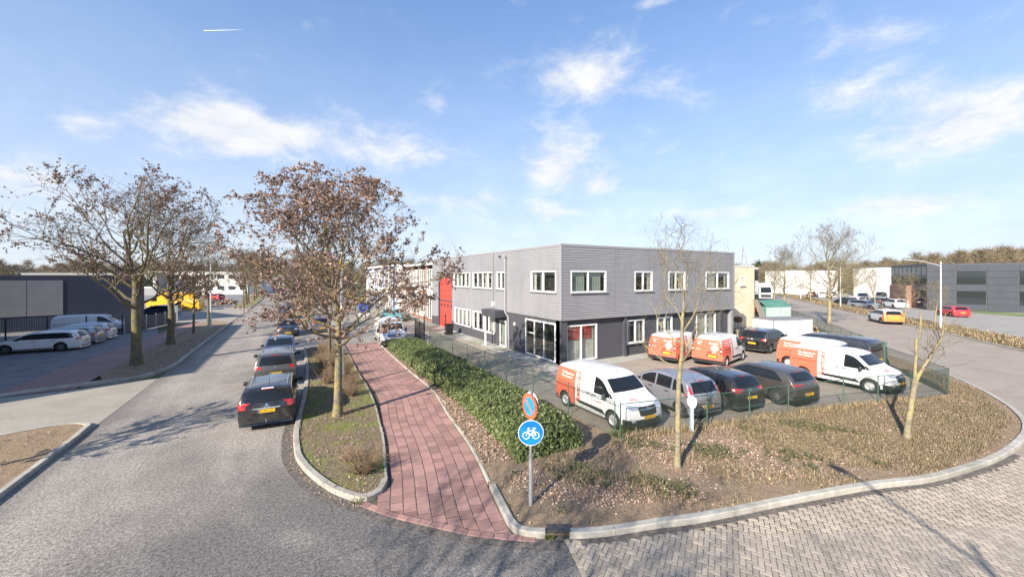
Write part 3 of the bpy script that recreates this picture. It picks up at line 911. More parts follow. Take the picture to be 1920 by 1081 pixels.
# right facade
def zq(zx, zy): return (1030 + zx / 4.8, 440 + zy / 4.8)
def rr(x0, y0, x1, y1): return FR.rect(*zq(x0, y0), *zq(x1, y1))
wr = [rr(190, 310, 510, 500), rr(765, 312, 925, 484), rr(1070, 310, 1220, 480), rr(1405, 308, 1615, 472)]
wr = [(w[0], w[1], UZ[0], UZ[1]) for w in wr]
FR.cladding(UL, UE, ZC, ZT, wr, sheets=4)
gr = rr(165, 812, 455, 1130); gr = (gr[0] + .1, gr[1], .12, gr[3])
g2 = rr(722, 765, 882, 975)
g3 = rr(1000, 740, 1135, 960); g3 = (g3[0], g3[1], g2[2], g3[3])
g4 = rr(1352, 705, 1525, 935); g4 = (g4[0], g4[1], .08, g4[3])
FR2 = FR
wall_rects(FR, UL + .56, UE - .4, .03, ZC - .02, [gr, g2, g3, g4], -.7, -.32, M_DARKBRICK, 'ground_floor_wall')
FG = Facade('v', VR + .30, -1, main)
FR.window(*wr[0], mull=(.48,), curtain=[(.03, .42, M_CURTG), (.52, .9, M_CURTG)])
FR.window(*wr[1], mull=(.48,), curtain=[(.8, .97, M_CURT)])
FR.window(*wr[2], mull=(.45,), curtain=[(.04, .4, M_CURTG), (.7, .95, M_CURT)])
FR.window(*wr[3], mull=(.5,), curtain=[(.03, .48, M_CURT), (.85, .97, M_CURT)])
FG.window(*gr, mull=(.48,), name='shop_window', sill=False, curtain=[(.02, .2, M_CURTG), (.2, .5, M_CURT), (.55, .97, M_CURT)])
FG.window(*g2, mull=(.5,), curtain=[(.08, .3, M_CURT), (.6, .9, M_CURT)])
FG.window(*g3, mull=(.5,), curtain=[(.1, .45, M_CURT), (.55, .9, M_CURT)])
FG.window(*g4, mull=(.5,), name='double_door', sill=False, curtain=[(.02, .98, M_CURT)])
sv = bpy.data.objects['shop_window']
mb = MB()
FG.bx(mb, gr[0] + .2, gr[1] - .35, -.13, -.12, gr[3] - .95, gr[3] - .12); mb.build('red_valance', M_REDCURT, sv)
# pilasters and corner trims
for px in (700, 1555):
    a, _ = FR.pix(*zq(px, 800)); mb = MB(); FR.bx(mb, a - .12, a + .12, -.5, -.12, .03, ZC - .02); mb.build('pilaster', M_DARKMETAL, main)
mb = MB(); mb.bb(UL + .06, UL + .56, VR + .10, VR + .62, .03, ZC - .02); mb.build('corner_pier', M_DARKBRICK, main)
mb = MB(); mb.bb(UL - .05, UL + .06, VR - .05, VR + .06, ZC - .03, ZT + .02); mb.build('corner_trim', M_TRIM, main)
mb = MB(); mb.bb(UE - .08, UE + .03, VR - .05, VR + .06, ZC - .03, ZT + .02); mb.build('corner_trim', M_TRIM, main)
mb = MB(); mb.bb(UL - .06, UL + .30, VR + .31, VE, ZT - .06, ZT + .06); mb.build('roof_edge', M_TRIM, main)
mb = MB(); mb.bb(UL - .06, UE + .05, VR - .06, VR + .30, ZT - .06, ZT + .06); mb.build('roof_edge', M_TRIM, main)
mb = MB(); mb.bb(UL - .03, UE, VR - .02, VR + .0, ZC - .09, ZC - .005); mb.bb(UL - .02, UL, VR + .02, a_pipe, ZC - .09, ZC - .005); mb.build('lower_trim', M_TRIM, main)
mb = MB(); mb.bb(UE - .3, UE - .02, VR + .05, VE, .03, ZT - .1); mb.build('end_wall', M_CLAD, main)
mb = MB(); mb.bb(UL + .1, UE - .3, VE - .1, VE, .03, ZT - .1); mb.build('rear_wall', M_CLAD, main)
# far end pier beside the red door
mb = MB(); FL.bx(mb, rd[1] + .1, VE + .05, -.5, .045, .03, PL + .02); mb.build('pier_foot', M_DARKBRICK, main)

# concrete apron along the facade
flat('pavement', [(UL - 1.3, VR - 1.0), (UE - 4, VR - .9), (UE - 4, VR + .4), (UL + .4, VR + .4), (UL + .4, VE), (UL - 1.3, VE)], .036, M_CONC)

# ------------------------------------------------------------------ neighbours on the street: brick piers and white window bays
nb = empty('brick_neighbour', (0, 0, 0), 0, 'brick and white window-bay building beyond the red door', 'building')
FN = Facade('u', 14.7, -1, nb)
mb = MB(); mb.bb(15.1, 30, 44.4, 58, .03, 6.9); mb.build('wall', M_INT, nb)
mb = MB(); mb.bb(14.3, 30, 44.3, 58.1, 6.9, 7.15); mb.build('roof', M_FARWHITE, nb)
for i in range(5):
    a = 44.7 + i * 3.25
    mb = MB(); FN.bx(mb, a - (.65 if i == 0 else .3), a + .3, -.4, .05, .03, 6.9); mb.build('pier', M_REDBRICK, nb)
for i in range(4):
    a = 44.7 + i * 3.25
    for z0, z1 in ((.4, 2.9), (3.7, 6.4)):
        FN.window(a + .3, a + 2.95, z0, z1, mull=(.33, .66), curtain=[(.03, .97, M_CURT)] if (i + int(z0)) % 2 else None, sill=False)
    mb = MB(); FN.bx(mb, a + .3, a + 2.95, -.3, -.02, 2.9, 3.7); mb.build('spandrel', M_REDBRICK if i % 2 else M_FARWHITE, nb)
    mb = MB(); FN.bx(mb, a + .3, a + 2.95, -.02, .5, 3.05, 3.2); mb.build('balcony_band', M_FARWHITE, nb)
    mb = MB(); FN.bx(mb, a + .3, a + 2.95, -.3, 0, .03, .4); mb.build('footing', M_REDBRICK, nb)
bn = empty('blue_trim_building', (0, 0, 0), 0, 'white-framed building with blue panels behind the brown oak', 'building')
FB = Facade('u', 13.2, -1, bn)
mb = MB(); mb.bb(13.6, 30, 58.6, 84, .03, 7.0); mb.build('wall', M_INT, bn)
mb = MB(); mb.bb(13.0, 30, 58.5, 84.1, 7.0, 7.3); mb.build('roof', M_FARWHITE, bn)
mb = MB(); mb.bb(13.2, 30, 58.3, 58.6, .03, 7.0); mb.build('end_wall', M_FARWHITE, bn)
for i in range(7):
    a = 58.8 + i * 3.6
    mb = MB(); FB.bx(mb, a, a + .45, -.4, .06, .03, 7.0); mb.build('blue_pier', M_BLUE if i % 2 == 0 else M_FARWHITE, bn)
    for z0, z1 in ((.3, 3.0), (3.6, 6.6)):
        FB.window(a + .45, a + 3.6, z0, z1, mull=(.33, .66), sill=False)
    mb = MB(); FB.bx(mb, a + .45, a + 3.6, -.3, 0, 3.0, 3.6); mb.build('spandrel', M_FARWHITE, bn)

# ------------------------------------------------------------------ left: navy hall, the hall whose shadow lies on the street
hl = empty('navy_hall', (0, 0, 0), 0, 'dark navy hall with a light grey panel field behind the white cars', 'building')
c1 = Vector((-15.0, 60.5)); dv = Vector((-.95, -.31)).normalized()
c0 = c1 + dv * 34; rv = Vector((-.31, .95)).normalized() * 20
mb = MB(); mb.prism([tuple(c0), tuple(c1), tuple(c1 + rv + Vector((-4, 0))), tuple(c0 + rv)], 0, 5.5); mb.build('wall', M_NAVY, hl)
mb = MB(); mb.prism([tuple(c0), tuple(c1), tuple(c1 + rv + Vector((-4, 0))), tuple(c0 + rv)], 5.5, 5.65); mb.build('roof_edge', M_DARKMETAL, hl)
nrm = Vector((-dv.y, dv.x)); nrm = nrm if nrm.y < 0 else -nrm
for i in range(3):
    p = c1 + dv * (6.2 + i * 2.4); q = p + dv * 2.36
    mb = MB(); mb.prism([tuple(p + nrm * .04), tuple(q + nrm * .04), tuple(q - nrm * .1), tuple(p - nrm * .1)], 1.5, 5.1); mb.build('panel', M_LIGHTPANEL, hl)
sh_ = empty('street_hall', (0, 0, 0), 0, 'long dark hall set back on the far side of the street', 'building')
hB = 9.0; uB = -5.05 - 1.696 * hB; vB0, vB1 = 28.4 - .81 * hB, 53.8 - .81 * hB
mb = MB(); mb.bb(uB - 22, uB, vB0, vB1, 0, hB); mb.build('wall', M_NAVY, sh_)
mb = MB(); mb.bb(uB - 22.1, uB + .0, vB0 - .1, vB1 + .1, hB, hB + .12); mb.build('roof', M_ROOF, sh_)
for i in range(5):
    mb = MB(); mb.bb(uB, uB + .05, vB0 + 1 + i * 4.8, vB0 + 4.6 + i * 4.8, 4.4, 6.4); w = mb.build('window', M_WHITE, sh_)
    mb = MB(); mb.bb(uB + .05, uB + .06, vB0 + 1.1 + i * 4.8, vB0 + 4.5 + i * 4.8, 4.5, 6.3); mb.build('pane', M_FARGLASS, w)

# far buildings along the left horizon
def far_block(name, label, cx, cy, w, d, h, rz, mat, rows=2, cols=8, glass=True, bandmat=None):
    r = empty(name, (cx, cy, 0), rz, label, 'building')
    MB().box((0, 0, h / 2 - .03), (w, d, h + .06)).build('wall', mat, r)
    MB().box((0, 0, h + .1), (w + .3, d + .3, .2)).build('roof', M_ROOF, r)
    if glass:
        for i in range(cols):
            for k in range(rows):
                x = -w / 2 + w * (i + .5) / cols; z = h * (k + .55) / rows
                f = MB().box((x, -d / 2 - .02, z), (w / cols * .72, .06, h / rows * .45)).build('window', M_WHITE, r)
                MB().box((x, -d / 2 - .055, z), (w / cols * .62, .02, h / rows * .36)).build('pane', M_FARGLASS, f)
    return r
far_block('white_office', 'white office block with rows of dark windows beyond the yellow truck', *cw(-98, 128), 30, 14, 7, -YAW + R(4), M_FARWHITE, 2, 9)
far_block('blue_shed', 'blue-roofed pale shed past the street trees', *cw(-92, 150), 22, 14, 6, -YAW + R(4), M_LIGHTPANEL, 1, 5)
far_block('grey_warehouse', 'grey warehouse behind the navy hall', *cw(-125, 125), 40, 20, 6.5, -YAW, M_LIGHTPANEL, 1, 8)

# ------------------------------------------------------------------ right: cream building, sheds, white block, dark office
cb = empty('cream_building', (0, 0, 0), 0, 'cream brick building with a small window beyond the grey office', 'building')
FCm = Facade('v', 24.4, -1, cb)
ca0, _ = FCm.pix(1360, 560); ca1, _ = FCm.pix(1414.5, 560)
mb = MB(); mb.bb(33.2, ca1, 24.4, 36, .03, 6.55); mb.build('wall', M_CREAM, cb)
mb = MB(); mb.bb(33.1, ca1 + .05, 24.35, 36, 6.55, 6.68); mb.build('roof_edge', M_FARWHITE, cb)
w1 = FCm.rect(1387, 519, 1396.5, 535.5)
FCm.window(*w1, mull=(), curtain=[(0, 1, M_CURTG)])
mb = MB(); mb.bb(ca1 + .1, ca1 + 1.9, 25.0, 36, .03, 6.5); gt = mb.build('glass_tower', M_FARWHITE, cb)
for i in range(4):
    for k in range(2):
        mb = MB(); mb.bb(ca1 + .16 + k * .9, ca1 + .94 + k * .85, 24.93, 24.99, .8 + i * 1.42, 2.05 + i * 1.42); mb.build('pane', M_FARGLASS if (i, k) != (2, 1) else M_CURT, gt)
far_block('white_hall', 'long white hall behind roadside trees at the far right street', *cw(94, 127), 17, 9, 7.4, -YAW, M_FARWHITE, 1, 1, False)
wb = far_block('white_block', 'bright white windowless block with a teal side panel', *cw(101.5, 108), 7.6, 7, 7.9, -YAW + R(2), M_FARWHITE, 1, 1, False)
MB().box((4.3, -1.0, 4.9), (.9, 9, 5.6)).build('teal_panel', M_TEAL, wb)
do = empty('dark_office', (0, 0, 0), 0, 'dark glazed office with a charcoal panel wall and brick base across the side street', 'building')
pA, pB, pC = Vector(cw(75, 77)), Vector(cw(68.2, 64)), Vector(cw(83, 56))
pD = pA + (pC - pB)
def wallbox(a, b, z0, z1, th, mat, name, parent, out=None):
    a, b = Vector(a), Vector(b); d = (b - a).normalized(); n = Vector((-d.y, d.x)) * th
    return MB().prism([tuple(a), tuple(b), tuple(b + n), tuple(a + n)], z0, z1).build(name, mat, parent)
MB().prism([tuple(pA), tuple(pB), tuple(pC), tuple(pD)], 0, 7.4).build('wall', M_DARKMETAL, do)
MB().prism([tuple(pA), tuple(pB), tuple(pC), tuple(pD)], 7.4, 7.6).build('roof', M_DARKMETAL, do)
dAB = (pB - pA); nAB = Vector((dAB.y, -dAB.x)).normalized()
if nAB.dot(-pA) < 0: nAB = -nAB
for i in range(8):
    a = pA + dAB * (i / 8 + .008); b = pA + dAB * ((i + 1) / 8 - .008)
    for z0, z1 in ((.4, 3.2), (4.2, 5.5), (5.7, 7.1)):
        if z0 < 1 and i in (1, 2, 3, 4): continue
        MB().prism([tuple(a), tuple(b), tuple(b + nAB * .06), tuple(a + nAB * .06)], z0, z1).build('pane', M_FARGLASS, do)
a, b = pA + dAB * .12, pA + dAB * .62
MB().prism([tuple(a), tuple(b), tuple(b + nAB * .8), tuple(a + nAB * .8)], 0, 3.9).build('brick_base', M_REDBRICK, do)
dBC = (pC - pB); nBC = Vector((dBC.y, -dBC.x)).normalized()
if nBC.dot(-pB) < 0: nBC = -nBC
M_CHAR = simple('charcoal_panel', (.05, .056, .072), .5, (.042, .048, .062), .5)
for k in range(7):
    for i in range(5):
        a, b = pB + dBC * (i / 5 + .004), pB + dBC * ((i + 1) / 5 - .004)
        if i in (1, 3) and k in (1, 2, 4, 5):
            MB().prism([tuple(a), tuple(b), tuple(b + nBC * .03), tuple(a + nBC * .03)], .04 + k * 1.05, 1.07 + k * 1.05).build('pane', M_FARGLASS, do)
        else:
            MB().prism([tuple(a), tuple(b), tuple(b + nBC * .06), tuple(a + nBC * .06)], .04 + k * 1.05, 1.06 + k * 1.05).build('panel', M_CHAR, do)
# ------------------------------------------------------------------ vehicle materials
M_CARGLASS = simple('car_glass', (.012, .015, .018), .03, spec=.5)
M_TYRE = simple('tyre_rubber', (.022, .022, .023), .85)
M_RIM = simple('alloy_rim', (.50, .50, .51), .3, metal=.85)
M_STEEL = simple('steel_wheel', (.55, .55, .55), .45, metal=.4)
M_BLACK = simple('black_plastic', (.022, .022, .024), .55)
M_CHROME = simple('chrome', (.75, .75, .76), .12, metal=1.0)
M_RED = simple('tail_lamp_red', (.42, .012, .014), .15, spec=.8, coat=.5)
M_LAMP = simple('head_lamp', (.62, .65, .70), .08, metal=.5, spec=.9, coat=.8)
M_LAMPW = simple('white_lamp', (.8, .8, .8), .15, coat=.5)
M_PLATE = simple('plate_yellow', (.85, .50, .02), .4)
M_INK = simple('plate_ink', (.02, .02, .02), .6)
M_EU = simple('plate_blue', (.02, .08, .40), .5)
M_GLOSSBLACK = simple('gloss_black_trim', (.012, .012, .013), .15)
M_SEAM = simple('door_seam', (.03, .03, .03), .8)

def paint(name, c, metal=0.0, rough=.28, black=None, red=None, gloss=True):
    """car paint; black: list of (x0, x1, ztop) unpainted bumper ranges; red: livery (x boundary, slope, z top, colour)"""
    m, nt, b = new_mat(name); t = NT(nt)
    col = c
    rg = rough
    if black or red:
        s = t.sep(t.N.new('ShaderNodeTexCoord').outputs['Object'])
    if red:
        xb, sl, zt, rc = red
        f = t.math('MULTIPLY', t.math('LESS_THAN', t.math('ADD', s[0], t.math('MULTIPLY', s[2], sl)), xb), t.math('LESS_THAN', s[2], zt))
        col = t.mix(f, col, rc)
    dirt = t.ramp(t.noise(3, 4), .35, .7, 0, .12)
    col = t.mix(dirt, col, (.25, .22, .19))
    if black:
        for (x0, x1, zt) in black:
            f = t.math('MULTIPLY', t.math('MULTIPLY', t.math('GREATER_THAN', s[0], x0), t.math('LESS_THAN', s[0], x1)), t.math('LESS_THAN', s[2], zt))
            col = t.mix(f, col, (.022, .022, .024))
    t.put(b.inputs['Base Color'], col)
    b.inputs['Metallic'].default_value = metal
    b.inputs['Roughness'].default_value = rg
    b.inputs['Coat Weight'].default_value = .8 if gloss else 0
    b.inputs['Coat Roughness'].default_value = .03
    return m

_text_cache = {}
def text_geo(txt, bold=0.0):
    """flat text as verts, faces, width; unit letter height"""
    if (txt, bold) in _text_cache: return _text_cache[txt, bold]
    cu = bpy.data.curves.new('txt', 'FONT'); cu.body = txt; cu.align_x = 'CENTER'; cu.align_y = 'CENTER'; cu.resolution_u = 2; cu.offset = bold
    o = bpy.data.objects.new('txt', cu); COL.objects.link(o)
    me = bpy.data.meshes.new_from_object(o.evaluated_get(bpy.context.evaluated_depsgraph_get()))
    V = [tuple(v.co) for v in me.vertices]; Fc = [tuple(p.vertices) for p in me.polygons]
    bpy.data.objects.remove(o, do_unlink=True); bpy.data.curves.remove(cu); bpy.data.meshes.remove(me)
    w = max(v[0] for v in V) - min(v[0] for v in V) if V else 1
    _text_cache[txt, bold] = (V, Fc, w); return V, Fc, w

def wheel_meshes(r, w, kind):
    mb = MB()
    h = w / 2
    mb.lathe([(r * .60, -h), (r * .9, -h), (r * .985, -h * .75), (r, -h * .3), (r, h * .3), (r * .985, h * .75), (r * .9, h), (r * .60, h)], 28, axis='y')
    tyre = mb.mesh('tyre', M_TYRE, True, 40)
    mb = MB()
    rr_ = r * .66
    if kind == 'steel':
        mb.lathe([(rr_, h * .92), (rr_ * .93, h * .80), (rr_ * .80, h * .40), (rr_ * .62, h * .75), (rr_ * .35, h * .62), (rr_ * .22, h * .80), (0.001, h * .82)], 24, axis='y')
        mb.lathe([(rr_, -h * .9), (.001, -h * .3)], 16, axis='y')
        rim = mb.mesh('rim', M_STEEL, True, 50)
        return tyre, rim, None
    mb.lathe([(rr_, h * .95), (rr_ * .94, h * .90), (rr_ * .90, h * .1), (.001, h * .1)], 24, axis='y')
    mb.mi = 1
    nsp = 5 if kind == 'five' else 10
    for k in range(nsp):
        a = 2 * math.pi * k / nsp
        for da in ((-.09, .09) if kind == 'five' else (0,)):
            c, s_ = math.cos(a + da), math.sin(a + da)
            wd = rr_ * (.075 if nsp == 10 else .085)
            p0, p1 = (rr_ * .12), (rr_ * .93)
            vs = []
            for yy in (h * .25, h * .86):
                for (q, e) in ((p0, -wd), (p1, -wd * .9), (p1, wd * .9), (p0, wd)):
                    vs.append((q * c - e * s_, yy, q * s_ + e * c))
            mb.add(vs, [(0, 1, 2, 3), (7, 6, 5, 4), (0, 4, 5, 1), (1, 5, 6, 2), (2, 6, 7, 3), (3, 7, 4, 0)])
    mb.lathe([(rr_ * .2, h * .8), (rr_ * .16, h * .92), (.001, h * .93)], 12, axis='y')
    mb.lathe([(rr_, -h * .9), (.001, -h * .3)], 16, axis='y')
    rim = mb.mesh('rim', [M_BLACK, M_RIM], False)
    return tyre, rim, None

class CarDesign:
    def __init__(s, name, prof, W, belt, axles, wr, zb=.2, tumble=.20, corner=.12, front_bow=.16, rear_bow=.05, plan_f=.10, plan_r=.05, wheel='five',
                 belt_rise=.0, crown=.03, track=None, tyre_w=.215):
        s.name, s.W, s.belt, s.axles, s.wr, s.zb = name, W, belt, axles, wr, zb
        s.belt_rise = belt_rise
        P = np.array(prof, float)
        d = np.concatenate([[0], np.cumsum(np.hypot(*np.diff(P, axis=0).T))])
        ss = np.linspace(0, d[-1], 400)
        X = np.interp(ss, d, P[:, 0]); Z = np.interp(ss, d, P[:, 1])
        k = np.exp(-.5 * (np.arange(-14, 15) / 6.0) ** 2); k /= k.sum()
        Xp = np.concatenate([[X[0]] * 14, X, [X[-1]] * 14]); Zp = np.concatenate([[Z[0]] * 14, Z, [Z[-1]] * 14])
        X = np.convolve(Xp, k, 'valid'); Z = np.convolve(Zp, k, 'valid')
        X = np.maximum.accumulate(X + np.arange(400) * 1e-6)
        s.X, s.Z = X, Z
        s.x0, s.x1 = X[0], X[-1]
        s.tumble, s.corner, s.fb, s.rb, s.pf, s.pr, s.crown = tumble, corner, front_bow, rear_bow, plan_f, plan_r, crown
        s.H = Z.max()
        s.parts = []        # (name, mesh, parent index or None)
        s._body(); s._wheels(wheel, tyre_w)
    def T(s, x): return float(np.interp(x, s.X, s.Z))
    def hw(s, x, z):
        f = max(0, (x - (s.x1 - 1.0)) / 1.0); r = max(0, ((s.x0 + .8) - x) / .8)
        pl = 1 - s.pf * f ** 2.2 - s.pr * r ** 2.2
        b = s.W / 2 * pl
        if z > s.belt: b -= s.tumble * (z - s.belt) + .10 * (z - s.belt) ** 2
        else:
            q = (s.belt - z) / max(.1, s.belt - s.zb)
            b -= .012 * math.sin(q * math.pi) * -1 + .045 * max(0, q - .55) ** 1.5 * 2
        return b
    def _body(s):
        idx = np.unique(np.concatenate([np.linspace(0, 399, 74).astype(int)]))
        bm_v, rings = [], []
        for i in idx:
            x, T = s.X[i], max(s.Z[i], s.zb + .03)
            h = T - s.zb; rc = min(s.corner, h * .42)
            pts = [(0, s.zb), (s.hw(x, s.zb) * .55, s.zb), (s.hw(x, s.zb) - .03, s.zb)]
            for q in np.linspace(.06, 1, 9):
                z = s.zb + (h - rc) * q; pts.append((s.hw(x, z), z))
            yb = pts[-1][0]; zt = s.hw(x, T - rc)
            lean = s.tumble if T > s.belt + .1 else .05
            for a in np.linspace(0, math.pi / 2, 5)[1:]:
                pts.append((yb - rc * 1.1 * (1 - math.cos(a)), (T - s.crown) - rc + s.crown * 0 + rc * math.sin(a) * 1.0 if False else T - rc + (rc - s.crown * (1 if h > .3 else .3)) * math.sin(a)))
            ye = pts[-1][0]; ze = pts[-1][1]
            for q in (.66, .33, 0):
                pts.append((ye * q, ze + (T - ze) * (1 - q ** 2)))
            ring = pts + [(-p[0], p[1]) for p in reversed(pts[1:-1])]
            rings.append([(x, p[0], p[1]) for p in ring])
        n = len(rings[0]); V = []; Fc = []
        for r_ in rings:
            for (x, y, z) in r_:
                wf = max(0, min(1, (x - (s.x1 - .9)) / .9)); wr_ = max(0, min(1, ((s.x0 + .5) - x) / .5))
                e = abs(y) / (s.W / 2)
                x2 = x - s.fb * wf * wf * e ** 2.4 + s.rb * wr_ * wr_ * e ** 2.4
                V.append((x2, y, z))
        for i in range(len(rings) - 1):
            for k in range(n):
                a, b = i * n + k, i * n + (k + 1) % n
                Fc.append((a, b, b + n, a + n))
        Fc.append(tuple(range(n - 1, -1, -1))); Fc.append(tuple((len(rings) - 1) * n + k for k in range(n)))
        s.bvh = BVHTree.FromPolygons([Vector(v) for v in V], [f for f in Fc if len(f) == 4] + [Fc[-1], Fc[-2]])
        me = bpy.data.meshes.new('body'); me.from_pydata(V, [], Fc)
        me.materials.append(M_BLACK); me.materials.append(M_BLACK)
        # cut the wheel wells
        ob = bpy.data.objects.new('body', me); COL.objects.link(ob)
        cb_ = MB()
        for ax in s.axles:
            for sd in (-1, 1):
                y0, y1 = sd * (s.W / 2 - .30), sd * (s.W / 2 + .2)
                rr_ = s.wr + .055
                prof = [(.0001, min(y0, y1)), (rr_, min(y0, y1)), (rr_, max(y0, y1)), (.0001, max(y0, y1))]
                cb_.lathe(prof, 28, (ax, 0, s.wr + .005), 'y')
        cme = cb_.mesh('cut', [M_BLACK, M_BLACK]); cme.polygons.foreach_set('material_index', [1] * len(cme.polygons))
        bmx = bmesh.new(); bmx.from_mesh(cme); bmesh.ops.remove_doubles(bmx, verts=bmx.verts, dist=.0005); bmesh.ops.recalc_face_normals(bmx, faces=bmx.faces); bmx.to_mesh(cme); bmx.free()
        bmx = bmesh.new(); bmx.from_mesh(me); bmesh.ops.remove_doubles(bmx, verts=bmx.verts, dist=.0002); bmesh.ops.recalc_face_normals(bmx, faces=bmx.faces); bmx.to_mesh(me); bmx.free()
        co = bpy.data.objects.new('cut', cme); COL.objects.link(co)
        md = ob.modifiers.new('b', 'BOOLEAN'); md.object = co; md.operation = 'DIFFERENCE'
        res = None
        for sv_ in ('EXACT', 'FAST', 'FLOAT', 'MANIFOLD', None):
            try:
                if sv_ is None: md.show_viewport = False; md.show_render = False
                else: md.solver = sv_
            except TypeError: continue
            bpy.context.view_layer.update()
            res = bpy.data.meshes.new_from_object(ob.evaluated_get(bpy.context.evaluated_depsgraph_get()))
            ys = [v.co.y for v in res.vertices]
            if len(res.polygons) > .6 * len(me.polygons) and max(v.co.z for v in res.vertices) > s.H - .1: break
            print('boolean retry', s.name, sv_, len(res.polygons), len(me.polygons))
        bpy.data.objects.remove(ob, do_unlink=True); bpy.data.objects.remove(co, do_unlink=True)
        res.name = s.name + '_body'
        shade(res, True, 38)
        s.body = res
    def _wheels(s, kind, tw):
        s.tyre, s.rim, _ = wheel_meshes(s.wr, tw, kind); s.tw = tw
    # --- projecting on to the body
    def hit(s, axis, a, b, off=.006, sgn=1):
        if axis == 'side': o, d = Vector((a, 3 * sgn, b)), Vector((0, -sgn, 0))
        elif axis == 'rear': o, d = Vector((-5, a, b)), Vector((1, 0, 0))
        elif axis == 'front': o, d = Vector((5, a, b)), Vector((-1, 0, 0))
        else: o, d = Vector((a, b, 4)), Vector((0, 0, -1))
        h = s.bvh.ray_cast(o, d)
        if h[0] is None: return None
        n = h[1] if h[1].dot(d) < 0 else -h[1]
        return h[0] + n * off
    def grid(s, axis, lo, hi, nu=8, nv=6, off=.006, sgn=1, thick=True):
        """patch between two polylines lo and hi (same length) in the 2D domain of the axis"""
        lo, hi = np.array(lo, float), np.array(hi, float)
        def samp(P, t):
            d = np.linspace(0, 1, len(P)); return np.array([np.interp(t, d, P[:, 0]), np.interp(t, d, P[:, 1])])
        mb = MB(); ids = {}
        for i in range(nu + 1):
            p, q = samp(lo, i / nu), samp(hi, i / nu)
            for j in range(nv + 1):
                r_ = p + (q - p) * j / nv
                h = s.hit(axis, r_[0], r_[1], off, sgn)
                if h is not None: ids[i, j] = len(mb.v); mb.v.append(tuple(h))
        for i in range(nu):
            for j in range(nv):
                k = [(i, j), (i + 1, j), (i + 1, j + 1), (i, j + 1)]
                if all(q in ids for q in k): mb.f.append(tuple(ids[q] for q in k)); mb.m.append(0)
        return mb
    def patch(s, name, axis, lo, hi, mat, nu=8, nv=6, off=.006, mirror=False, parent=None, smooth=True):
        for sg in ((1, -1) if mirror else (1,)):
            if axis == 'side': mb = s.grid(axis, lo, hi, nu, nv, off, sg)
            else:
                l2 = [(a, b * sg) if axis == 'top' else (a * sg, b) for a, b in lo]; h2 = [(a, b * sg) if axis == 'top' else (a * sg, b) for a, b in hi]
                mb = s.grid(axis, l2, h2, nu, nv, off)
            if not mb.f: continue
            s.parts.append((name, mb.mesh(name, mat, smooth, 60), parent))
        return len(s.parts) - 1
    def text(s, name, axis, txt, a, b, size, mat, rot=0.0, sgn=1, off=.012, parent=None, bold=.012):
        V, Fc, w = text_geo(txt, bold)
        mb = MB(); c, sn = math.cos(rot), math.sin(rot); ok = True; vs = []
        for (x, y, _) in V:
            X, Y = (x * c - y * sn) * size, (x * sn + y * c) * size
            if axis == 'side': X *= -sgn if False else (1 if sgn < 0 else -1)      # reads correctly from outside
            if axis == 'rear': X *= -1
            h = s.hit(axis, a + X, b + Y, off, sgn)
            if h is None: return
            vs.append(tuple(h))
        mb.add(vs, Fc)
        s.parts.append((name, mb.mesh(name, mat), parent))
    def mesh_part(s, name, mb, mat, smooth=True, parent=None):
        s.parts.append((name, mb.mesh(name, mat, smooth, 50), parent)); return len(s.parts) - 1
    # --- standard features
    def belt_z(s, x): return s.belt + s.belt_rise * (x - s.x0) / (s.x1 - s.x0) * -1
    def side_windows(s, xr, pillars, xf, top=.125, rear_cut=None, gap=.045):
        xs = [xr] + list(pillars) + [xf]
        for x0, x1 in zip(xs[:-1], xs[1:]):
            a, b = x0 + gap, x1 - gap
            t = np.linspace(a, b, 9)
            lo = [(x, s.belt_z(x) + .035) for x in t]
            hi = [(x, max(s.belt_z(x) + .045, min(s.T(x) - top, s.H - top - .015))) for x in t]
            if x0 == xr and rear_cut: hi = [(x + max(0, rear_cut * (1 - k / 8)), z) for k, (x, z) in enumerate(hi)]
            s.patch('side_window', 'side', lo, hi, M_CARGLASS, 8, 4, .005, True)
    def windshield(s, xb, xt, inset=.12, name='windshield'):
        t = np.linspace(0, 1, 7)
        rows = []
        mbl = MB(); nu = 10
        for k in t:
            x = xb + (xt - xb) * k; w = s.hw(x, s.T(x)) - inset
            rows.append((x, w))
        ids = {}
        for i, (x, w) in enumerate(rows):
            for j in range(nu + 1):
                h = s.hit('top', x - (.05 * (abs(2 * j / nu - 1) ** 2) if xb > 0 else 0), w * (2 * j / nu - 1), .006)
                ids[i, j] = len(mbl.v); mbl.v.append(tuple(h))
        for i in range(len(rows) - 1):
            for j in range(nu): mbl.f.append((ids[i, j], ids[i + 1, j], ids[i + 1, j + 1], ids[i, j + 1])); mbl.m.append(0)
        s.mesh_part(name, mbl, M_CARGLASS)
    def rear_window(s, z0, z1, inset=.16):
        w0 = s.hw(s.x0 + .1, z0) - inset; w1 = s.hw(s.x0 + .2, z1) - inset
        s.patch('rear_window', 'rear', [(-w0, z0), (0, z0 - .01), (w0, z0)], [(-w1, z1), (0, z1 + .01), (w1, z1)], M_CARGLASS, 10, 6, .006)
    def plate(s, axis, y, z, txt, eu=True):
        """license plate: yellow box with letters"""
        h = s.hit(axis, y, z, .012)
        sg = -1 if axis == 'rear' else 1
        mb = MB(); mb.bb(h.x - .01, h.x + .01, y - .26, y + .26, z - .055, z + .055)
        i = s.mesh_part('license_plate', mb, M_PLATE, False)
        xf = h.x + sg * .012
        mb = MB(); e = y + (.235 if axis == 'rear' else -.235); mb.bb(xf - .001, xf + .001, e - .022, e + .022, z - .05, z + .05); s.parts.append(('plate_band', mb.mesh('plate_band', M_EU), i))
        V, Fc, w = text_geo(txt); mb = MB(); k = .40 / w
        mb.add([(xf + sg * .001, y + (x * k if sg > 0 else -x * k) , z + yy * min(.11, k * 1.1)) for (x, yy, _) in V], Fc)
        s.parts.append(('plate_text', mb.mesh('plate_text', M_INK), i))
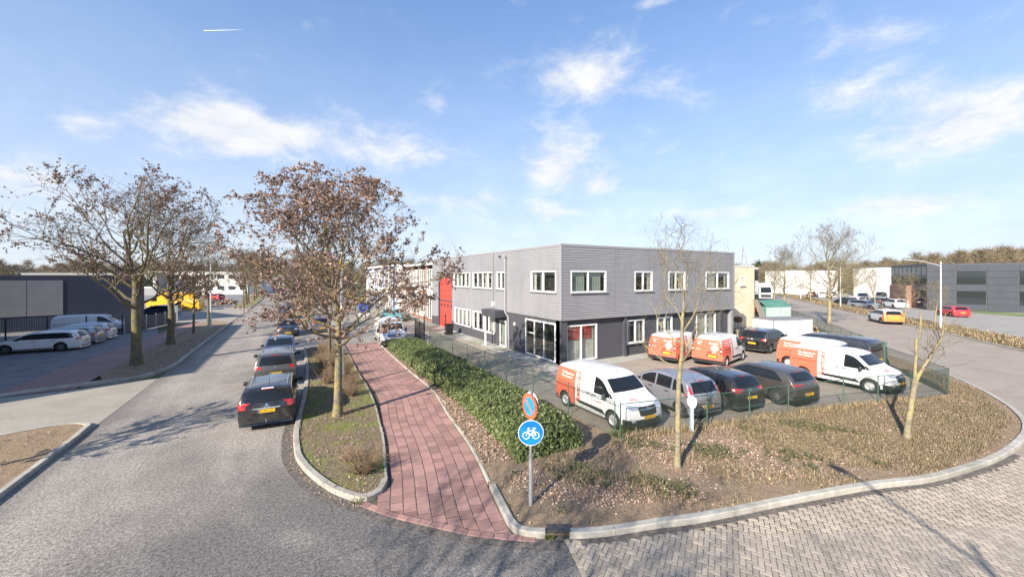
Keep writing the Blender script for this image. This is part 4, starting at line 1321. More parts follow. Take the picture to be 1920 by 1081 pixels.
    def mirrors(s, x, z, mat=M_BLACK, size=(.10, .16, .14)):
        for sg in (1, -1):
            y = s.hw(x, z); mb = MB()
            a, b, c = size
            # rounded shell
            prof = [(0.0, -1), (.75, -.85), (1, -.4), (1, .4), (.8, .8), (0.0, 1)]
            nn = 10; vs = []
            for (r_, t) in prof:
                for k in range(nn):
                    th = 2 * math.pi * k / nn
                    vs.append((x + a * .6 * r_ * math.cos(th), sg * (y + .13 + b * .62 * t), z + c * .62 * r_ * math.sin(th)))
            fs = [(i * nn + k, i * nn + (k + 1) % nn, (i + 1) * nn + (k + 1) % nn, (i + 1) * nn + k) for i in range(5) for k in range(nn)]
            mb.add(vs, fs)
            mb.tube([(x, sg * (y - .01), z - .05), (x, sg * (y + .06), z - .02)], .022, 6)
            s.mesh_part('wing_mirror', mb, mat)
    def handles(s, pts, mat=M_BLACK):
        for (x, z) in pts:
            for sg in (1, -1):
                h = s.hit('side', x, z, .015, sg)
                mb = MB(); mb.bb(x - .095, x + .095, h.y - .014, h.y + .014, z - .016, z + .016); s.mesh_part('door_handle', mb, mat, False)
    def seams(s, xs, z0, z1):
        for x in xs:
            s.patch('door_seam', 'side', [(x - .005, z0), (x + .005, z0)], [(x - .005, z1), (x + .005, z1)], M_SEAM, 1, 10, .0035, True)
    def hseam(s, x0, x1, z, w=.008):
        s.patch('door_seam', 'side', [(x0, z - w / 2), (x1, z - w / 2)], [(x0, z + w / 2), (x1, z + w / 2)], M_SEAM, 10, 1, .0035, True)
    def rails(s, x0, x1, y, mat=M_CHROME):
        for sg in (1, -1):
            pts = []
            for k in range(9):
                x = x0 + (x1 - x0) * k / 8; h = s.hit('top', x, sg * y, 0)
                pts.append((x, sg * y, h.z + (.0 if k in (0, 8) else .035)))
            mb = MB(); mb.tube(pts, .016, 6); s.mesh_part('roof_rail', mb, mat)
    def antenna(s, x):
        h = s.hit('top', x, 0, 0); mb = MB(); mb.tube([(x, 0, h.z - .01), (x - .16, 0, h.z + .22)], [.008, .004], 5); s.mesh_part('antenna', mb, M_BLACK)
    # --- placing
    def place(s, name, loc, heading, mat, label, cat, group=None, skip=(), z=0.0, extra=None, scale=None):
        """heading: angle of the car's nose from +x"""
        root = empty(name, (loc[0], loc[1], z), heading, label, cat, group)
        if scale: root.scale = scale
        b = link_mesh('body', s.body, root)
        b.material_slots[0].link = 'OBJECT'; b.material_slots[0].material = mat
        objs = []
        for (n, me, par) in s.parts:
            if n in skip: objs.append(None); continue
            p = root if par is None else objs[par]
            if p is None: objs.append(None); continue
            o = link_mesh(n, me, p); objs.append(o)
            if n == 'paint_part':
                o.material_slots[0].link = 'OBJECT'; o.material_slots[0].material = mat
        for ax in s.axles:
            for sg in (1, -1):
                w = link_mesh('wheel', s.tyre, root, (ax, sg * (s.W / 2 - s.tw / 2 - .02), s.wr))
                w.rotation_euler = (0, random.uniform(0, 6), 0 if sg > 0 else math.pi)
                link_mesh('rim', s.rim, w)
        return root

def ellipse(cx, cy, rx, ry, n=12):
    lo = [(cx - rx * math.cos(math.pi * k / n), cy - ry * math.sin(math.pi * k / n)) for k in range(n + 1)]
    hi = [(cx - rx * math.cos(math.pi * k / n), cy + ry * math.sin(math.pi * k / n)) for k in range(n + 1)]
    return lo, hi

random.seed(3)
# ---- compact panel van
VAN = CarDesign('compact_van', [(-2.15, .26), (-2.19, .42), (-2.20, .60), (-2.18, .9), (-2.13, 1.3), (-2.06, 1.66), (-1.97, 1.78), (-1.6, 1.83), (-.6, 1.86), (.2, 1.85), (.62, 1.79), (.80, 1.70),
                 (1.36, 1.19), (1.52, 1.12), (1.95, 1.0), (2.10, .90), (2.17, .72), (2.20, .50), (2.16, .24)], 1.85, 1.02, (1.32, -1.46), .325, .22, .13, .13, .20, .05, .10, .03, 'steel', crown=.035)
def van_parts(V):
    V.windshield(1.30, .86, .10)
    V.side_windows(.28, (), 1.22, .17)
    q = V.patch('quarter_window', 'side', [(1.20, 1.06), (1.36, 1.06)], [(1.16, 1.24), (1.19, 1.24)], M_CARGLASS, 2, 3, .005, True)
    V.seams((.22, -.78), .36, 1.66); V.seams((1.18,), .40, 1.05); V.hseam(-2.0, -.85, 1.06, .03)
    V.handles([(.36, .98), (.02, .98)])
    V.patch('side_moulding', 'side', [(-.55, .44), (1.0, .40)], [(-.60, .56), (.80, .56)], M_BLACK, 8, 2, .014, True)
    V.patch('headlight', 'front', [(.42, .82), (.62, .80), (.78, .84)], [(.42, .93), (.62, .95), (.76, 1.0)], M_LAMP, 6, 4, .008, True)
    V.patch('grille', 'front', [(-.40, .62), (0, .58), (.40, .62)], [(-.44, .90), (0, .90), (.44, .90)], M_BLACK, 8, 4, .008)
    lo, hi = ellipse(0, .83, .075, .05); i = V.patch('badge', 'front', lo, hi, M_CHROME, 10, 2, .014)
    V.patch('grille_bar', 'front', [(-.40, .80), (.40, .80)], [(-.40, .83), (.40, .83)], M_CHROME, 8, 1, .012)
    V.patch('lower_grille', 'front', [(-.62, .34), (0, .32), (.62, .34)], [(-.66, .50), (0, .52), (.66, .50)], M_BLACK, 8, 3, .008)
    V.patch('fog_lamp', 'front', [(.60, .42), (.74, .42)], [(.60, .50), (.74, .50)], M_LAMP, 2, 2, .012, True)
    V.patch('taillight', 'rear', [(.76, .86), (.885, .86)], [(.76, 1.20), (.875, 1.20)], M_RED, 3, 5, .010, True)
    V.patch('reverse_lamp', 'rear', [(.79, .96), (.865, .96)], [(.79, 1.06), (.86, 1.06)], M_LAMPW, 2, 2, .016, True)
    V.patch('rear_seam', 'rear', [(-.004, .46), (.004, .46)], [(-.004, 1.66), (.004, 1.66)], M_SEAM, 1, 10, .004)
    V.patch('rear_handle', 'rear', [(-.30, .86), (-.05, .86)], [(-.30, .92), (-.05, .92)], M_BLACK, 3, 1, .014)
    V.patch('plate_recess', 'rear', [(-.62, .60), (.0, .60)], [(-.62, .78), (.0, .78)], M_BLACK, 4, 2, .006)
    V.plate('rear', -.31, .68, 'VN-24-LK'); V.plate('front', 0, .55, 'VN-24-LK')
    V.mirrors(1.02, 1.10, M_BLACK, (.12, .15, .20))
    V.antenna(.70)
    for sg in (1, -1):
        mb = MB(); y = .30 * sg
        p0, p1 = V.hit('top', 1.30, y, .02), V.hit('top', 1.18, y - .5 * sg * sg, .02)
        mb.tube([tuple(p0), tuple(p1)], .008, 4); V.mesh_part('wiper', mb, M_BLACK)
van_parts(VAN)
VANL = CarDesign.__new__(CarDesign); VANL.__dict__.update(VAN.__dict__); VANL.parts = list(VAN.parts)
M_VREDT = simple('livery_red', (.62, .10, .055), .35, coat=.4)
M_VWHITE = simple('livery_white', (.82, .82, .82), .35)
for sg in (1, -1):
    VANL.text('livery_lettering', 'side', 'Rentokil', -.58, 1.05, .36, M_VREDT, math.pi / 2, sg, bold=.028)
    VANL.text('livery_lettering', 'side', 'The Experts in', -1.32, 1.44, .135, M_VWHITE, 0, sg)
    VANL.text('livery_lettering', 'side', 'Pest Control', -1.36, 1.30, .135, M_VWHITE, 0, sg)
    VANL.text('livery_lettering', 'side', 'Rentokil Initial', .55, .78, .07, M_VREDT, 0, sg)
VANL.text('livery_lettering', 'rear', 'Rentokil', -.38, 1.42, .15, M_VWHITE)
for k, tx in enumerate(('Pest control', 'Hygiene', 'Plants')): VANL.text('livery_lettering', 'rear', tx, .45, 1.47 - k * .085, .075, M_VWHITE)
VANL.text('livery_lettering', 'rear', 'Rentokil', .48, 1.02, .08, M_VWHITE); VANL.text('livery_lettering', 'rear', 'Initial', -.42, .90, .09, M_VWHITE)
rb_ = random.Random(2); nb_ = 14
lo = []; hi = []
for k in range(nb_ + 1):
    a = math.pi * k / nb_; r1, r2 = .21 * rb_.uniform(.82, 1.12), .19 * rb_.uniform(.8, 1.15)
    if k in (0, nb_): r2 = r1
    lo.append((-.45 - r1 * math.cos(a), 1.16 - .8 * r1 * math.sin(a))); hi.append((-.45 - r1 * math.cos(a), 1.16 + .85 * r2 * math.sin(a)))
VANL.patch('livery_emblem', 'rear', lo, hi, M_VWHITE, 14, 4, .010)
VANL.text('livery_lettering', 'front', 'Rentokil', -.30, 1.06, .10, M_VREDT)

# ---- mid-size panel van
BIG = CarDesign('panel_van', [(-2.44, .28), (-2.48, .45), (-2.48, .8), (-2.45, 1.3), (-2.38, 1.75), (-2.28, 1.87), (-1.8, 1.92), (0, 1.93), (.75, 1.90), (1.05, 1.80), (1.22, 1.68), (1.80, 1.20), (1.98, 1.10), (2.30, .98),
                 (2.42, .82), (2.48, .60), (2.48, .42), (2.44, .22)], 1.92, 1.08, (1.56, -1.70), .34, .24, .13, .14, .22, .05, .12, .03, 'steel')
BIG.windshield(1.76, 1.26, .10); BIG.side_windows(.55, (), 1.68, .17); BIG.seams((.5, -.75), .36, 1.70); BIG.hseam(-2.3, -.85, 1.12, .03); BIG.handles([(.66, 1.04), (.3, 1.04)])
BIG.patch('headlight', 'front', [(.52, .84), (.84, .88)], [(.52, .95), (.80, 1.04)], M_LAMP, 6, 4, .008, True)
BIG.patch('grille', 'front', [(-.50, .76), (.50, .76)], [(-.50, .95), (.50, .95)], M_BLACK, 8, 3, .008)
BIG.patch('grille_bar', 'front', [(-.48, .85), (.48, .85)], [(-.48, .89), (.48, .89)], M_CHROME, 8, 1, .014)
BIG.patch('lower_grille', 'front', [(-.7, .34), (.7, .34)], [(-.7, .56), (.7, .56)], M_BLACK, 8, 3, .008)
BIG.patch('taillight', 'rear', [(.80, .80), (.92, .80)], [(.80, 1.30), (.90, 1.30)], M_RED, 3, 5, .010, True)
BIG.patch('rear_window', 'rear', [(-.7, 1.22), (.7, 1.22)], [(-.66, 1.68), (.66, 1.68)], M_CARGLASS, 8, 4, .006)
BIG.plate('front', 0, .60, 'VZ-88-DP'); BIG.plate('rear', -.3, .72, 'VZ-88-DP'); BIG.mirrors(1.45, 1.16, M_BLACK, (.13, .17, .24)); BIG.antenna(1.1)
BIG.patch('side_moulding', 'side', [(-1.2, .46), (1.0, .46)], [(-1.2, .54), (1.0, .54)], M_BLACK, 8, 2, .012, True)

def car_common(D, wsb, wst, xr, pillars, xf, rw, seams, hand, rear_cut=0.0, front_light=(.50, .82, .62, .76), rear_light=None, lic=('XX-00-XX', .75), flic=.42, mirror=None, grille=(.40, .52, .70), mirmat=M_BLACK):
    D.windshield(wsb, wst, .11)
    D.side_windows(xr, pillars, xf, rear_cut=rear_cut)
    D.rear_window(*rw)
    t_ = np.linspace(xr + .02, xf - .02, 24)
    D.patch('window_surround', 'side', [(x, D.belt_z(x) + .018) for x in t_], [(x + (max(0, rear_cut * (1 - (x - xr) / .5)) if rear_cut else 0), max(D.belt_z(x) + .03, min(D.T(x) - .112, D.H - .127))) for x in t_], M_GLOSSBLACK, 24, 4, .0025, True)
    D.seams(seams, .32, D.belt + .02)
    ln_ = lambda n, ax, p, q, w=.006: D.patch(n, ax, [(p[0] - (w if p[0] == q[0] else 0), p[1] - (w if p[1] == q[1] else 0)), (q[0] - (w if p[0] == q[0] else 0), q[1] - (w if p[1] == q[1] else 0))], [(p[0] + (w if p[0] == q[0] else 0), p[1] + (w if p[1] == q[1] else 0)), (q[0] + (w if p[0] == q[0] else 0), q[1] + (w if p[1] == q[1] else 0))], M_SEAM, 10, 1, .0035)
    ln_('tailgate_seam', 'rear', (-.60, .52), (.60, .52)); ln_('tailgate_seam', 'rear', (-.60, .52), (-.60, rw[0])); ln_('tailgate_seam', 'rear', (.60, .52), (.60, rw[0]))
    ln_('bonnet_seam', 'top', (wsb + .06, .62), (D.x1 - .35, .62)); ln_('bonnet_seam', 'top', (wsb + .06, -.62), (D.x1 - .35, -.62))
    D.hseam(D.x0 + .05, D.x0 + .45, .60); D.hseam(D.x1 - .55, D.x1 - .1, .58)
    D.patch('sill', 'side', [(D.axles[1] + D.wr + .08, .22), (D.axles[0] - D.wr - .08, .22)], [(D.axles[1] + D.wr + .08, .30), (D.axles[0] - D.wr - .08, .30)], M_BLACK, 8, 1, .010, True)
    hb = D.hit('rear', 0, rw[1] + .035, .01); mbb = MB(); mbb.bb(hb.x - .012, hb.x + .012, -.16, .16, hb.z - .012, hb.z + .012); D.mesh_part('brake_light', mbb, M_RED, False)
    w0, w1 = D.hit('rear', 0, rw[0] + .02, .02), D.hit('rear', .42, rw[0] + .10, .02); mbb = MB(); mbb.tube([tuple(w0), tuple(w1)], .011, 5); D.mesh_part('rear_wiper', mbb, M_BLACK)
    D.handles(hand)
    y0, y1, z0, z1 = front_light
    D.patch('headlight', 'front', [(y0, z0 + .02), (y1, z0 + .06)], [(y0, z1 - .03), (y1 - .02, z1)], M_LAMP, 5, 3, .008, True)
    gw, gz0, gz1 = grille
    D.patch('grille', 'front', [(-gw, gz0), (0, gz0 - .02), (gw, gz0)], [(-gw, gz1), (0, gz1), (gw, gz1)], M_BLACK, 8, 3, .008)
    D.patch('lower_grille', 'front', [(-.6, .26), (.6, .26)], [(-.62, .40), (.62, .40)], M_BLACK, 8, 2, .008)
    lo, hi = ellipse(0, gz1 - .06, .06, .045, 8); D.patch('badge', 'front', lo, hi, M_CHROME, 8, 2, .014)
    if rear_light:
        a, b, c, d = rear_light
        D.patch('taillight', 'rear', [(a, c + .03), (b, c)], [(a + .02, d - .02), (b - .015, d)], M_RED, 4, 4, .010, True)
        D.patch('taillight', 'side', [(D.x0 + .06, c + .02), (D.x0 + .24, c + .05)], [(D.x0 + .10, d), (D.x0 + .26, d - .03)], M_RED, 3, 3, .008, True)
    D.plate('rear', 0, lic[1], lic[0]); D.plate('front', 0, flic, lic[0])
    mx = mirror or (xf - .28)
    D.mirrors(mx, D.belt_z(mx) + .06, mirmat)
    D.patch('rear_badge', 'rear', *ellipse(0, rw[0] - .10, .045, .045, 8), M_CHROME, 8, 2, .012)
    D.patch('rear_bumper_trim', 'rear', [(-.75, .30), (.75, .30)], [(-.72, .38), (.72, .38)], M_BLACK, 8, 2, .008)

# ---- estate
EST = CarDesign('estate', [(-2.36, .26), (-2.40, .42), (-2.40, .62), (-2.36, .84), (-2.30, 1.0), (-2.16, 1.22), (-2.02, 1.37), (-1.86, 1.43), (-1.3, 1.47), (-.2, 1.48), (.30, 1.45), (.58, 1.37), (1.36, .98),
                 (1.6, .93), (2.12, .80), (2.31, .66), (2.39, .46), (2.36, .22)], 1.81, .93, (1.48, -1.28), .325, .19, .30, .11, .22, .10, .10, .06)
car_common(EST, 1.30, .66, -1.98, (-1.12, -.22, .56), 1.22, (1.0, 1.34), (-.98, .02, 1.02), [(-.86, .82), (.12, .82)], .16, rear_light=(.64, .89, .76, 1.0), lic=('N-309-GZ', .70), mirror=.88)
EST.rails(-1.75, .25, .60); EST.antenna(-1.2)
mb = MB(); h = EST.hit('rear', 0, 1.385, 0); mb.bb(h.x - .03, h.x + .03, -.19, .19, 1.385, 1.425); EST.mesh_part('brake_light', mb, M_LAMPW, False)
EST.patch('trim_strip', 'rear', [(-.42, .775), (.42, .775)], [(-.42, .81), (.42, .81)], M_CHROME, 6, 1, .014)
EST.text('lettering', 'rear', 'LAGUNA', 0, .84, .055, M_CHROME)
mb = MB(); mb.tube([(-2.3, 0, .30), (-2.46, 0, .32), (-2.48, 0, .40)], .02, 6); mb.lathe([(.0, -.025), (.025, 0), (0, .025)], 8, (-2.48, 0, .42)); EST.mesh_part('tow_hook', mb, M_CHROME)
# ---- SUV
SUV = CarDesign('suv', [(-2.28, .32), (-2.32, .52), (-2.31, .80), (-2.26, 1.02), (-2.18, 1.16), (-2.05, 1.42), (-1.94, 1.55), (-1.80, 1.60), (-1.2, 1.645), (.0, 1.64), (.42, 1.57), (1.22, 1.12), (1.45, 1.08), (2.02, .98), (2.24, .84),
                 (2.32, .58), (2.28, .24)], 1.85, 1.06, (1.42, -1.42), .355, .24, .26, .12, .20, .08, .10, .05, 'five')
car_common(SUV, 1.16, .50, -1.96, (-1.16, -.22, .60), 1.10, (1.12, 1.50), (-1.0, 0.02, .98), [(-.86, .95), (.12, .95)], .18, rear_light=(.58, .91, .93, 1.08), lic=('RJ-731-K', .72), flic=.46, front_light=(.50, .86, .76, .92), grille=(.45, .58, .86))
SUV.rails(-1.75, .30, .62); SUV.antenna(-1.5)
# ---- tall compact MPV
MPV = CarDesign('mpv', [(-1.98, .26), (-2.02, .44), (-2.02, .66), (-1.97, .90), (-1.86, 1.10), (-1.70, 1.36), (-1.58, 1.45), (-1.0, 1.55), (-.3, 1.585), (.20, 1.53), (.55, 1.39), (1.22, 1.02), (1.42, .95), (1.78, .83), (1.96, .66), (2.02, .44), (1.98, .20)],
                1.69, .97, (1.22, -1.40), .305, .19, .22, .12, .22, .08, .12, .06, 'five')
car_common(MPV, 1.24, .34, -1.66, (-.98, -.12, .72), 1.16, (1.02, 1.37), (-.88, .05, 1.0), [(-.74, .88), (.16, .88)], .14, rear_light=(.66, .83, .90, 1.28), lic=('79-NS-PJ', .50), mirror=.95)
# ---- crossover
CRO = CarDesign('crossover', [(-2.10, .34), (-2.14, .52), (-2.12, .80), (-2.04, .98), (-1.86, 1.18), (-1.66, 1.38), (-1.58, 1.43), (-1.1, 1.51), (-.2, 1.545), (.25, 1.49), (1.12, 1.06), (1.36, 1.01), (1.88, .91), (2.06, .76), (2.14, .52), (2.10, .24)],
                1.77, 1.02, (1.26, -1.31), .345, .22, .32, .11, .22, .08, .12, .08, 'ten')
car_common(CRO, 1.06, .32, -1.56, (-.90, .02, .62), 1.02, (1.08, 1.36), (-.80, .12, .96), [(-.66, .93), (.24, .93)], .30, rear_light=(.50, .86, .90, 1.02), lic=('XP-482-T', .56), mirror=.78)
# ---- hatchback
HAT = CarDesign('hatchback', [(-2.06, .28), (-2.10, .45), (-2.09, .72), (-2.02, .92), (-1.86, 1.14), (-1.66, 1.34), (-1.54, 1.39), (-1.0, 1.445), (-.1, 1.455), (.32, 1.39), (1.15, .99), (1.4, .94), (1.88, .82), (2.04, .66), (2.10, .45), (2.06, .20)],
                1.77, .94, (1.24, -1.34), .315, .18, .30, .11, .22, .08, .12, .07, 'ten')
car_common(HAT, 1.10, .40, -1.58, (-.88, .0, .62), 1.02, (1.0, 1.32), (-.78, .10, .96), [(-.66, .86), (.22, .86)], .22, rear_light=(.54, .86, .82, 1.0), lic=('ZF-560-B', .60), mirror=.76)

# ------------------------------------------------------------------ paints
P_VAN = paint('white_red_livery', (.80, .80, .79), black=[(1.78, 9, .50), (-9, -1.98, .44), (-9, 9, .28)], red=(-.80, .0, 1.64, (.78, .145, .08)))
P_WHITE = paint('white_paint', (.80, .80, .79), black=[(2.0, 9, .50), (-9, 9, .30)])
P_WHITE2 = paint('plain_white_paint', (.76, .76, .75))
P_BLACK = paint('black_paint', (.010, .010, .012), rough=.2)
P_GREY = paint('grey_metallic', (.12, .113, .105), .6, .35, black=[(-9, -2.15, .42), (-9, 9, .34)])
P_BRONZE = paint('bronze_grey_metallic', (.115, .105, .10), .6, .32, black=[(-9, -1.95, .50), (-9, 9, .34)])
P_SILVER = paint('silver_metallic', (.42, .42, .45), .65, .35, black=[(-9, 9, .24)])
P_BLUEG = paint('blue_grey_metallic', (.085, .12, .17), .55, .3)
P_DKBLUE = paint('dark_blue_grey', (.03, .036, .048), .4, .25)
P_MAUVE = paint('mauve_grey_metallic', (.24, .21, .24), .6, .35)
P_TEAL = paint('turquoise_paint', (.10, .33, .40), .2, .3)
P_DGREY = paint('dark_slate_van', (.035, .042, .055), .5, .3)
P_YELLOW = paint('yellow_paint', (.80, .42, .02), 0, .3)
P_ORANGE = paint('white_orange_livery', (.74, .74, .74), red=(-1.2, .55, 1.42, (.75, .25, .06)), black=[(-9, 9, .34)])
P_REDC = paint('red_paint', (.5, .03, .04))

UP, DN, RT_, LF = math.pi / 2, -math.pi / 2, 0.0, math.pi      # nose towards +y (away along the street), -y, +x, -x
GR_S = 'cars parked along the kerb'
EST.place('parked_estate', (-.72, 18.85), UP + R(-2), P_BLACK, 'black estate car with tow hook and roof rails parked at the island kerb', 'car', GR_S)
SUV.place('parked_suv', (-.72, 24.8), UP, P_GREY, 'grey SUV with silver roof rails parked in front of the black estate', 'car', GR_S, skip=('tow_hook',))
HAT.place('parked_hatchback', (-.70, 30.7), DN, P_BLUEG, 'blue-grey hatchback parked nose to nose with the grey SUV', 'car', GR_S)
HAT.place('parked_hatchback', (-.35, 42.7), DN, P_BLACK, 'black hatchback with yellow front plate facing down the street beyond the gap', 'car', GR_S)
SUV.place('parked_suv', (-.6, 59.9), DN, P_DKBLUE, 'dark slate SUV last in the kerbside row', 'car', GR_S)
MPV.place('parked_mpv', (2.5, 43.9), UP, P_MAUVE, 'mauve-grey car parked on the forecourt beside the black hatchback', 'car')
BIG.place('white_van', (7.1, 33.6), DN + R(-3), P_WHITE, 'plain white panel van parked across the end of the red path', 'van', z=.016)
HAT.place('parked_hatchback', (11.4, 49.6), DN + R(25), P_TEAL, 'turquoise hatchback parked behind the white panel van', 'car', z=.016)
# yard
GR_V = 'white and red service vans in the yard'
YZ = .03
VANL.place('service_van', (10.92, 11.72), DN + R(0), P_VAN, 'white and red service van nose to the fence beside the hedge', 'van', GR_V, z=YZ)
MPV.place('silver_mpv', (14.05, 11.25), UP + R(-6), P_SILVER, 'silver compact MPV parked between the service van and the black hatchback', 'car', z=YZ, skip=('window_surround',))
HAT.place('black_hatchback', (16.35, 10.95), UP + R(-6), P_BLACK, 'black hatchback with red tail lamps parked between silver MPV and bronze crossover', 'car', z=YZ)
CRO.place('bronze_crossover', (19.05, 10.15), UP + R(-6), P_BRONZE, 'bronze-grey crossover with ten-spoke wheels backed up to the fence', 'car', z=YZ)
VANL.place('service_van', (24.55, 8.95), DN + R(-2), P_VAN, 'white and red service van showing its whole side beside the bronze crossover', 'van', GR_V, z=YZ)
VANL.place('service_van', (26.85, 10.75), DN + R(-2), P_VAN, 'service van half hidden between its twin and the dark slate van', 'van', GR_V, z=YZ)
BIG.place('dark_van', (29.05, 11.5), UP + R(-1), P_DGREY, 'dark slate panel van beside the green gate post', 'van', z=YZ, skip=('side_moulding',))
hd = R(90) - (YAW + R(48))
def at_rear(dsg, rr_pt, head):   # centre from the rear right corner
    L = -dsg.x0; W = dsg.W / 2
    return (rr_pt[0] + math.cos(head) * L - math.sin(head) * W, rr_pt[1] + math.sin(head) * L + math.cos(head) * W)
n2 = cw(12.45, 23.0); n1 = (n2[0] + cw(-2.35, 1.0)[0], n2[1] + cw(-2.35, 1.0)[1])
VANL.place('service_van', at_rear(VAN, n2, hd), hd, P_VAN, 'service van with red rear doors facing the yard, parked away from the wall', 'van', GR_V, z=YZ)
VANL.place('service_van', at_rear(VAN, n1, hd), hd, P_VAN, 'service van with red rear doors parked closest to the dark brick wall', 'van', GR_V, z=YZ)
SUV.place('black_suv', at_rear(SUV, (28.7, 14.9), R(6)), R(6), P_BLACK, 'black SUV with tall red tail lamps parked past the service vans', 'car', z=YZ)
# across the street on the left
GR_W = 'white cars nosed in behind the left trees'
for k, (vv, lab) in enumerate(((42.2, 'white estate nearest the driveway in the row behind the left trees'), (44.9, ''), (47.5, 'white estate at the end of the row by the mesh fence'))):
    EST.place('white_estate', (-16.1, vv), LF + R(-2), P_WHITE2 if k != 1 else P_SILVER, lab if k != 1 else 'silver estate between two white estates behind the left trees', 'car', GR_W, skip=('tow_hook', 'lettering', 'antenna'))
BIG.place('white_pickup_van', (-16.6, 52.0), LF + R(180), P_WHITE, 'white van standing behind the mesh fence near the navy hall', 'van')
EST.place('silver_estate', (-16.4, 72.5), LF + R(-20), P_BLUEG, 'blue-grey estate parked behind the dark fence panels', 'car', skip=('tow_hook', 'lettering'))
VAN.place('yellow_van', g(350, 582), math.pi - YAW + R(15), P_YELLOW, 'yellow compact van parked beside the yellow truck', 'van')
# yellow box truck
tk = empty('yellow_truck', (*g(318, 578), 0), math.pi - YAW + R(10), 'yellow box truck with dark lettering behind the left trees', 'truck'); tk.scale = (.9, .9, .9)
MB().bb(-4.6, 1.2, -1.1, 1.1, .75, 3.1).build('cargo_box', P_YELLOW, tk)
mb = MB(); mb.add([(x, y, z) for y in (-1.0, 1.0) for (x, z) in ((1.25, .4), (3.3, .4), (3.35, 1.15), (2.7, 1.45), (2.0, 2.3), (1.25, 2.35))], [(5, 4, 3, 2, 1, 0), (6, 7, 8, 9, 10, 11)] + [(i, (i + 1) % 6, 6 + (i + 1) % 6, 6 + i) for i in range(6)]); mb.build('cab', P_YELLOW, tk)
mb = MB(); mb.add([(2.72, -.85, 1.5), (2.72, .85, 1.5), (2.06, .8, 2.28), (2.06, -.8, 2.28)], [(0, 1, 2, 3)]); o = mb.build('windshield', M_CARGLASS, tk); o.location = (.03, 0, .02)
for sg in (1, -1):
    mb = MB(); y = 1.012 * sg; mb.add([(1.5, y, 1.45), (2.55, y, 1.45), (2.0, y, 2.15), (1.5, y, 2.15)], [(0, 1, 2, 3)]); mb.build('side_window', M_CARGLASS, tk)
    V_, F_, w_ = text_geo('MLTAN'); mb = MB(); mb.add([(-1.2 + x * .95 * (1 if sg < 0 else -1), 1.115 * sg, 2.45 + yy * .95) for x, yy, _ in V_], F_); mb.build('lettering', M_INK, tk)
    for ax in (2.4, -3.3):
        w = link_mesh('wheel', VAN.tyre, tk, (ax, sg * .92, .325)); w.rotation_euler = (0, 0, 0 if sg > 0 else math.pi); link_mesh('rim', VAN.rim, w)
MB().bb(-4.5, 1.3, -.5, .5, .45, .74).build('chassis', M_BLACK, tk)
EST.place('red_car', cw(-70.5, 92), LF + R(-40), P_REDC, 'red car parked far off near the white office', 'car', skip=('tow_hook', 'lettering'))
# right side street and car park
rdh = math.atan2(18.9, 26.5)
SUV.place('orange_striped_car', (61.6, 18.6), rdh + R(2), P_ORANGE, 'white and orange service car parked at the kerb of the far side street', 'car')
GR_R = 'cars in the far car park'
for (px, py, D, pm, hd_, lab) in (
        (1622, 578, EST, P_SILVER, YAW + 3.9, 'silver estate at the front of the far car park'), (1678, 577, SUV, P_WHITE2, R(40), 'white SUV seen from behind in the far car park'),
        (1602, 569, HAT, P_WHITE2, R(60), 'white hatchback beside the silver estate in the far car park'), (1648, 571, EST, P_DKBLUE, R(40), 'dark blue estate between silver and white cars in the far car park'),
        (1652, 562, BIG, P_DGREY, R(200), 'black van standing behind the other far car park cars'), (1695, 571, HAT, P_BLACK, R(40), 'black hatchback by the brick base of the dark office'),
        (1618, 562, SUV, P_BLACK, R(200), 'black SUV in the second row of the far car park'), (1586, 571, HAT, P_DKBLUE, R(60), 'dark hatchback at the end of the far car park row'),
        (1540, 557, HAT, P_WHITE2, R(30), 'white hatchback parked by the long white hall'), (1520, 556, EST, P_BLACK, R(30), 'black estate parked by the long white hall'), (1558, 558, SUV, P_SILVER, R(30), 'silver SUV parked by the long white hall'),
        (1785, 592, HAT, P_REDC, R(40), 'red hatchback in front of the charcoal panel wall')):
    D.place('parked_car', g(px, py), hd_, pm, lab, 'car', GR_R, skip=('tow_hook', 'lettering', 'door_seam', 'antenna'))
# lorry far down the side street
lr = empty('white_lorry', (*g(1433, 562), 0), math.atan2(-SY, -CY) if False else R(215), 'white lorry with tall cab far along the side street', 'truck')
MB().bb(-6.5, .4, -1.25, 1.25, 1.0, 3.9).build('cargo_box', P_WHITE2, lr)
mb = MB(); mb.add([(x, y, z) for y in (-1.22, 1.22) for (x, z) in ((.5, .5), (2.4, .5), (2.45, 1.6), (2.2, 3.2), (1.9, 3.5), (.5, 3.5))], [(5, 4, 3, 2, 1, 0), (6, 7, 8, 9, 10, 11)] + [(i, (i + 1) % 6, 6 + (i + 1) % 6, 6 + i) for i in range(6)]); mb.build('cab', P_WHITE2, lr)
mb = MB(); mb.add([(2.47, -1.05, 1.75), (2.47, 1.05, 1.75), (2.24, 1.0, 3.05), (2.24, -1.0, 3.05)], [(0, 1, 2, 3)]); mb.build('windshield', M_CARGLASS, lr)
MB().bb(2.4, 2.48, -1.0, 1.0, .7, 1.4).build('grille', M_BLACK, lr)
for ax in (1.6, -4.2, -5.3):
    for sg in (1, -1):
        w = link_mesh('wheel', VAN.tyre, lr, (ax, sg * 1.05, .5)); w.scale = (1.53,) * 3; link_mesh('rim', VAN.rim, w)
MB().bb(-6.4, 1.2, -.5, .5, .6, .99).build('chassis', M_BLACK, lr)
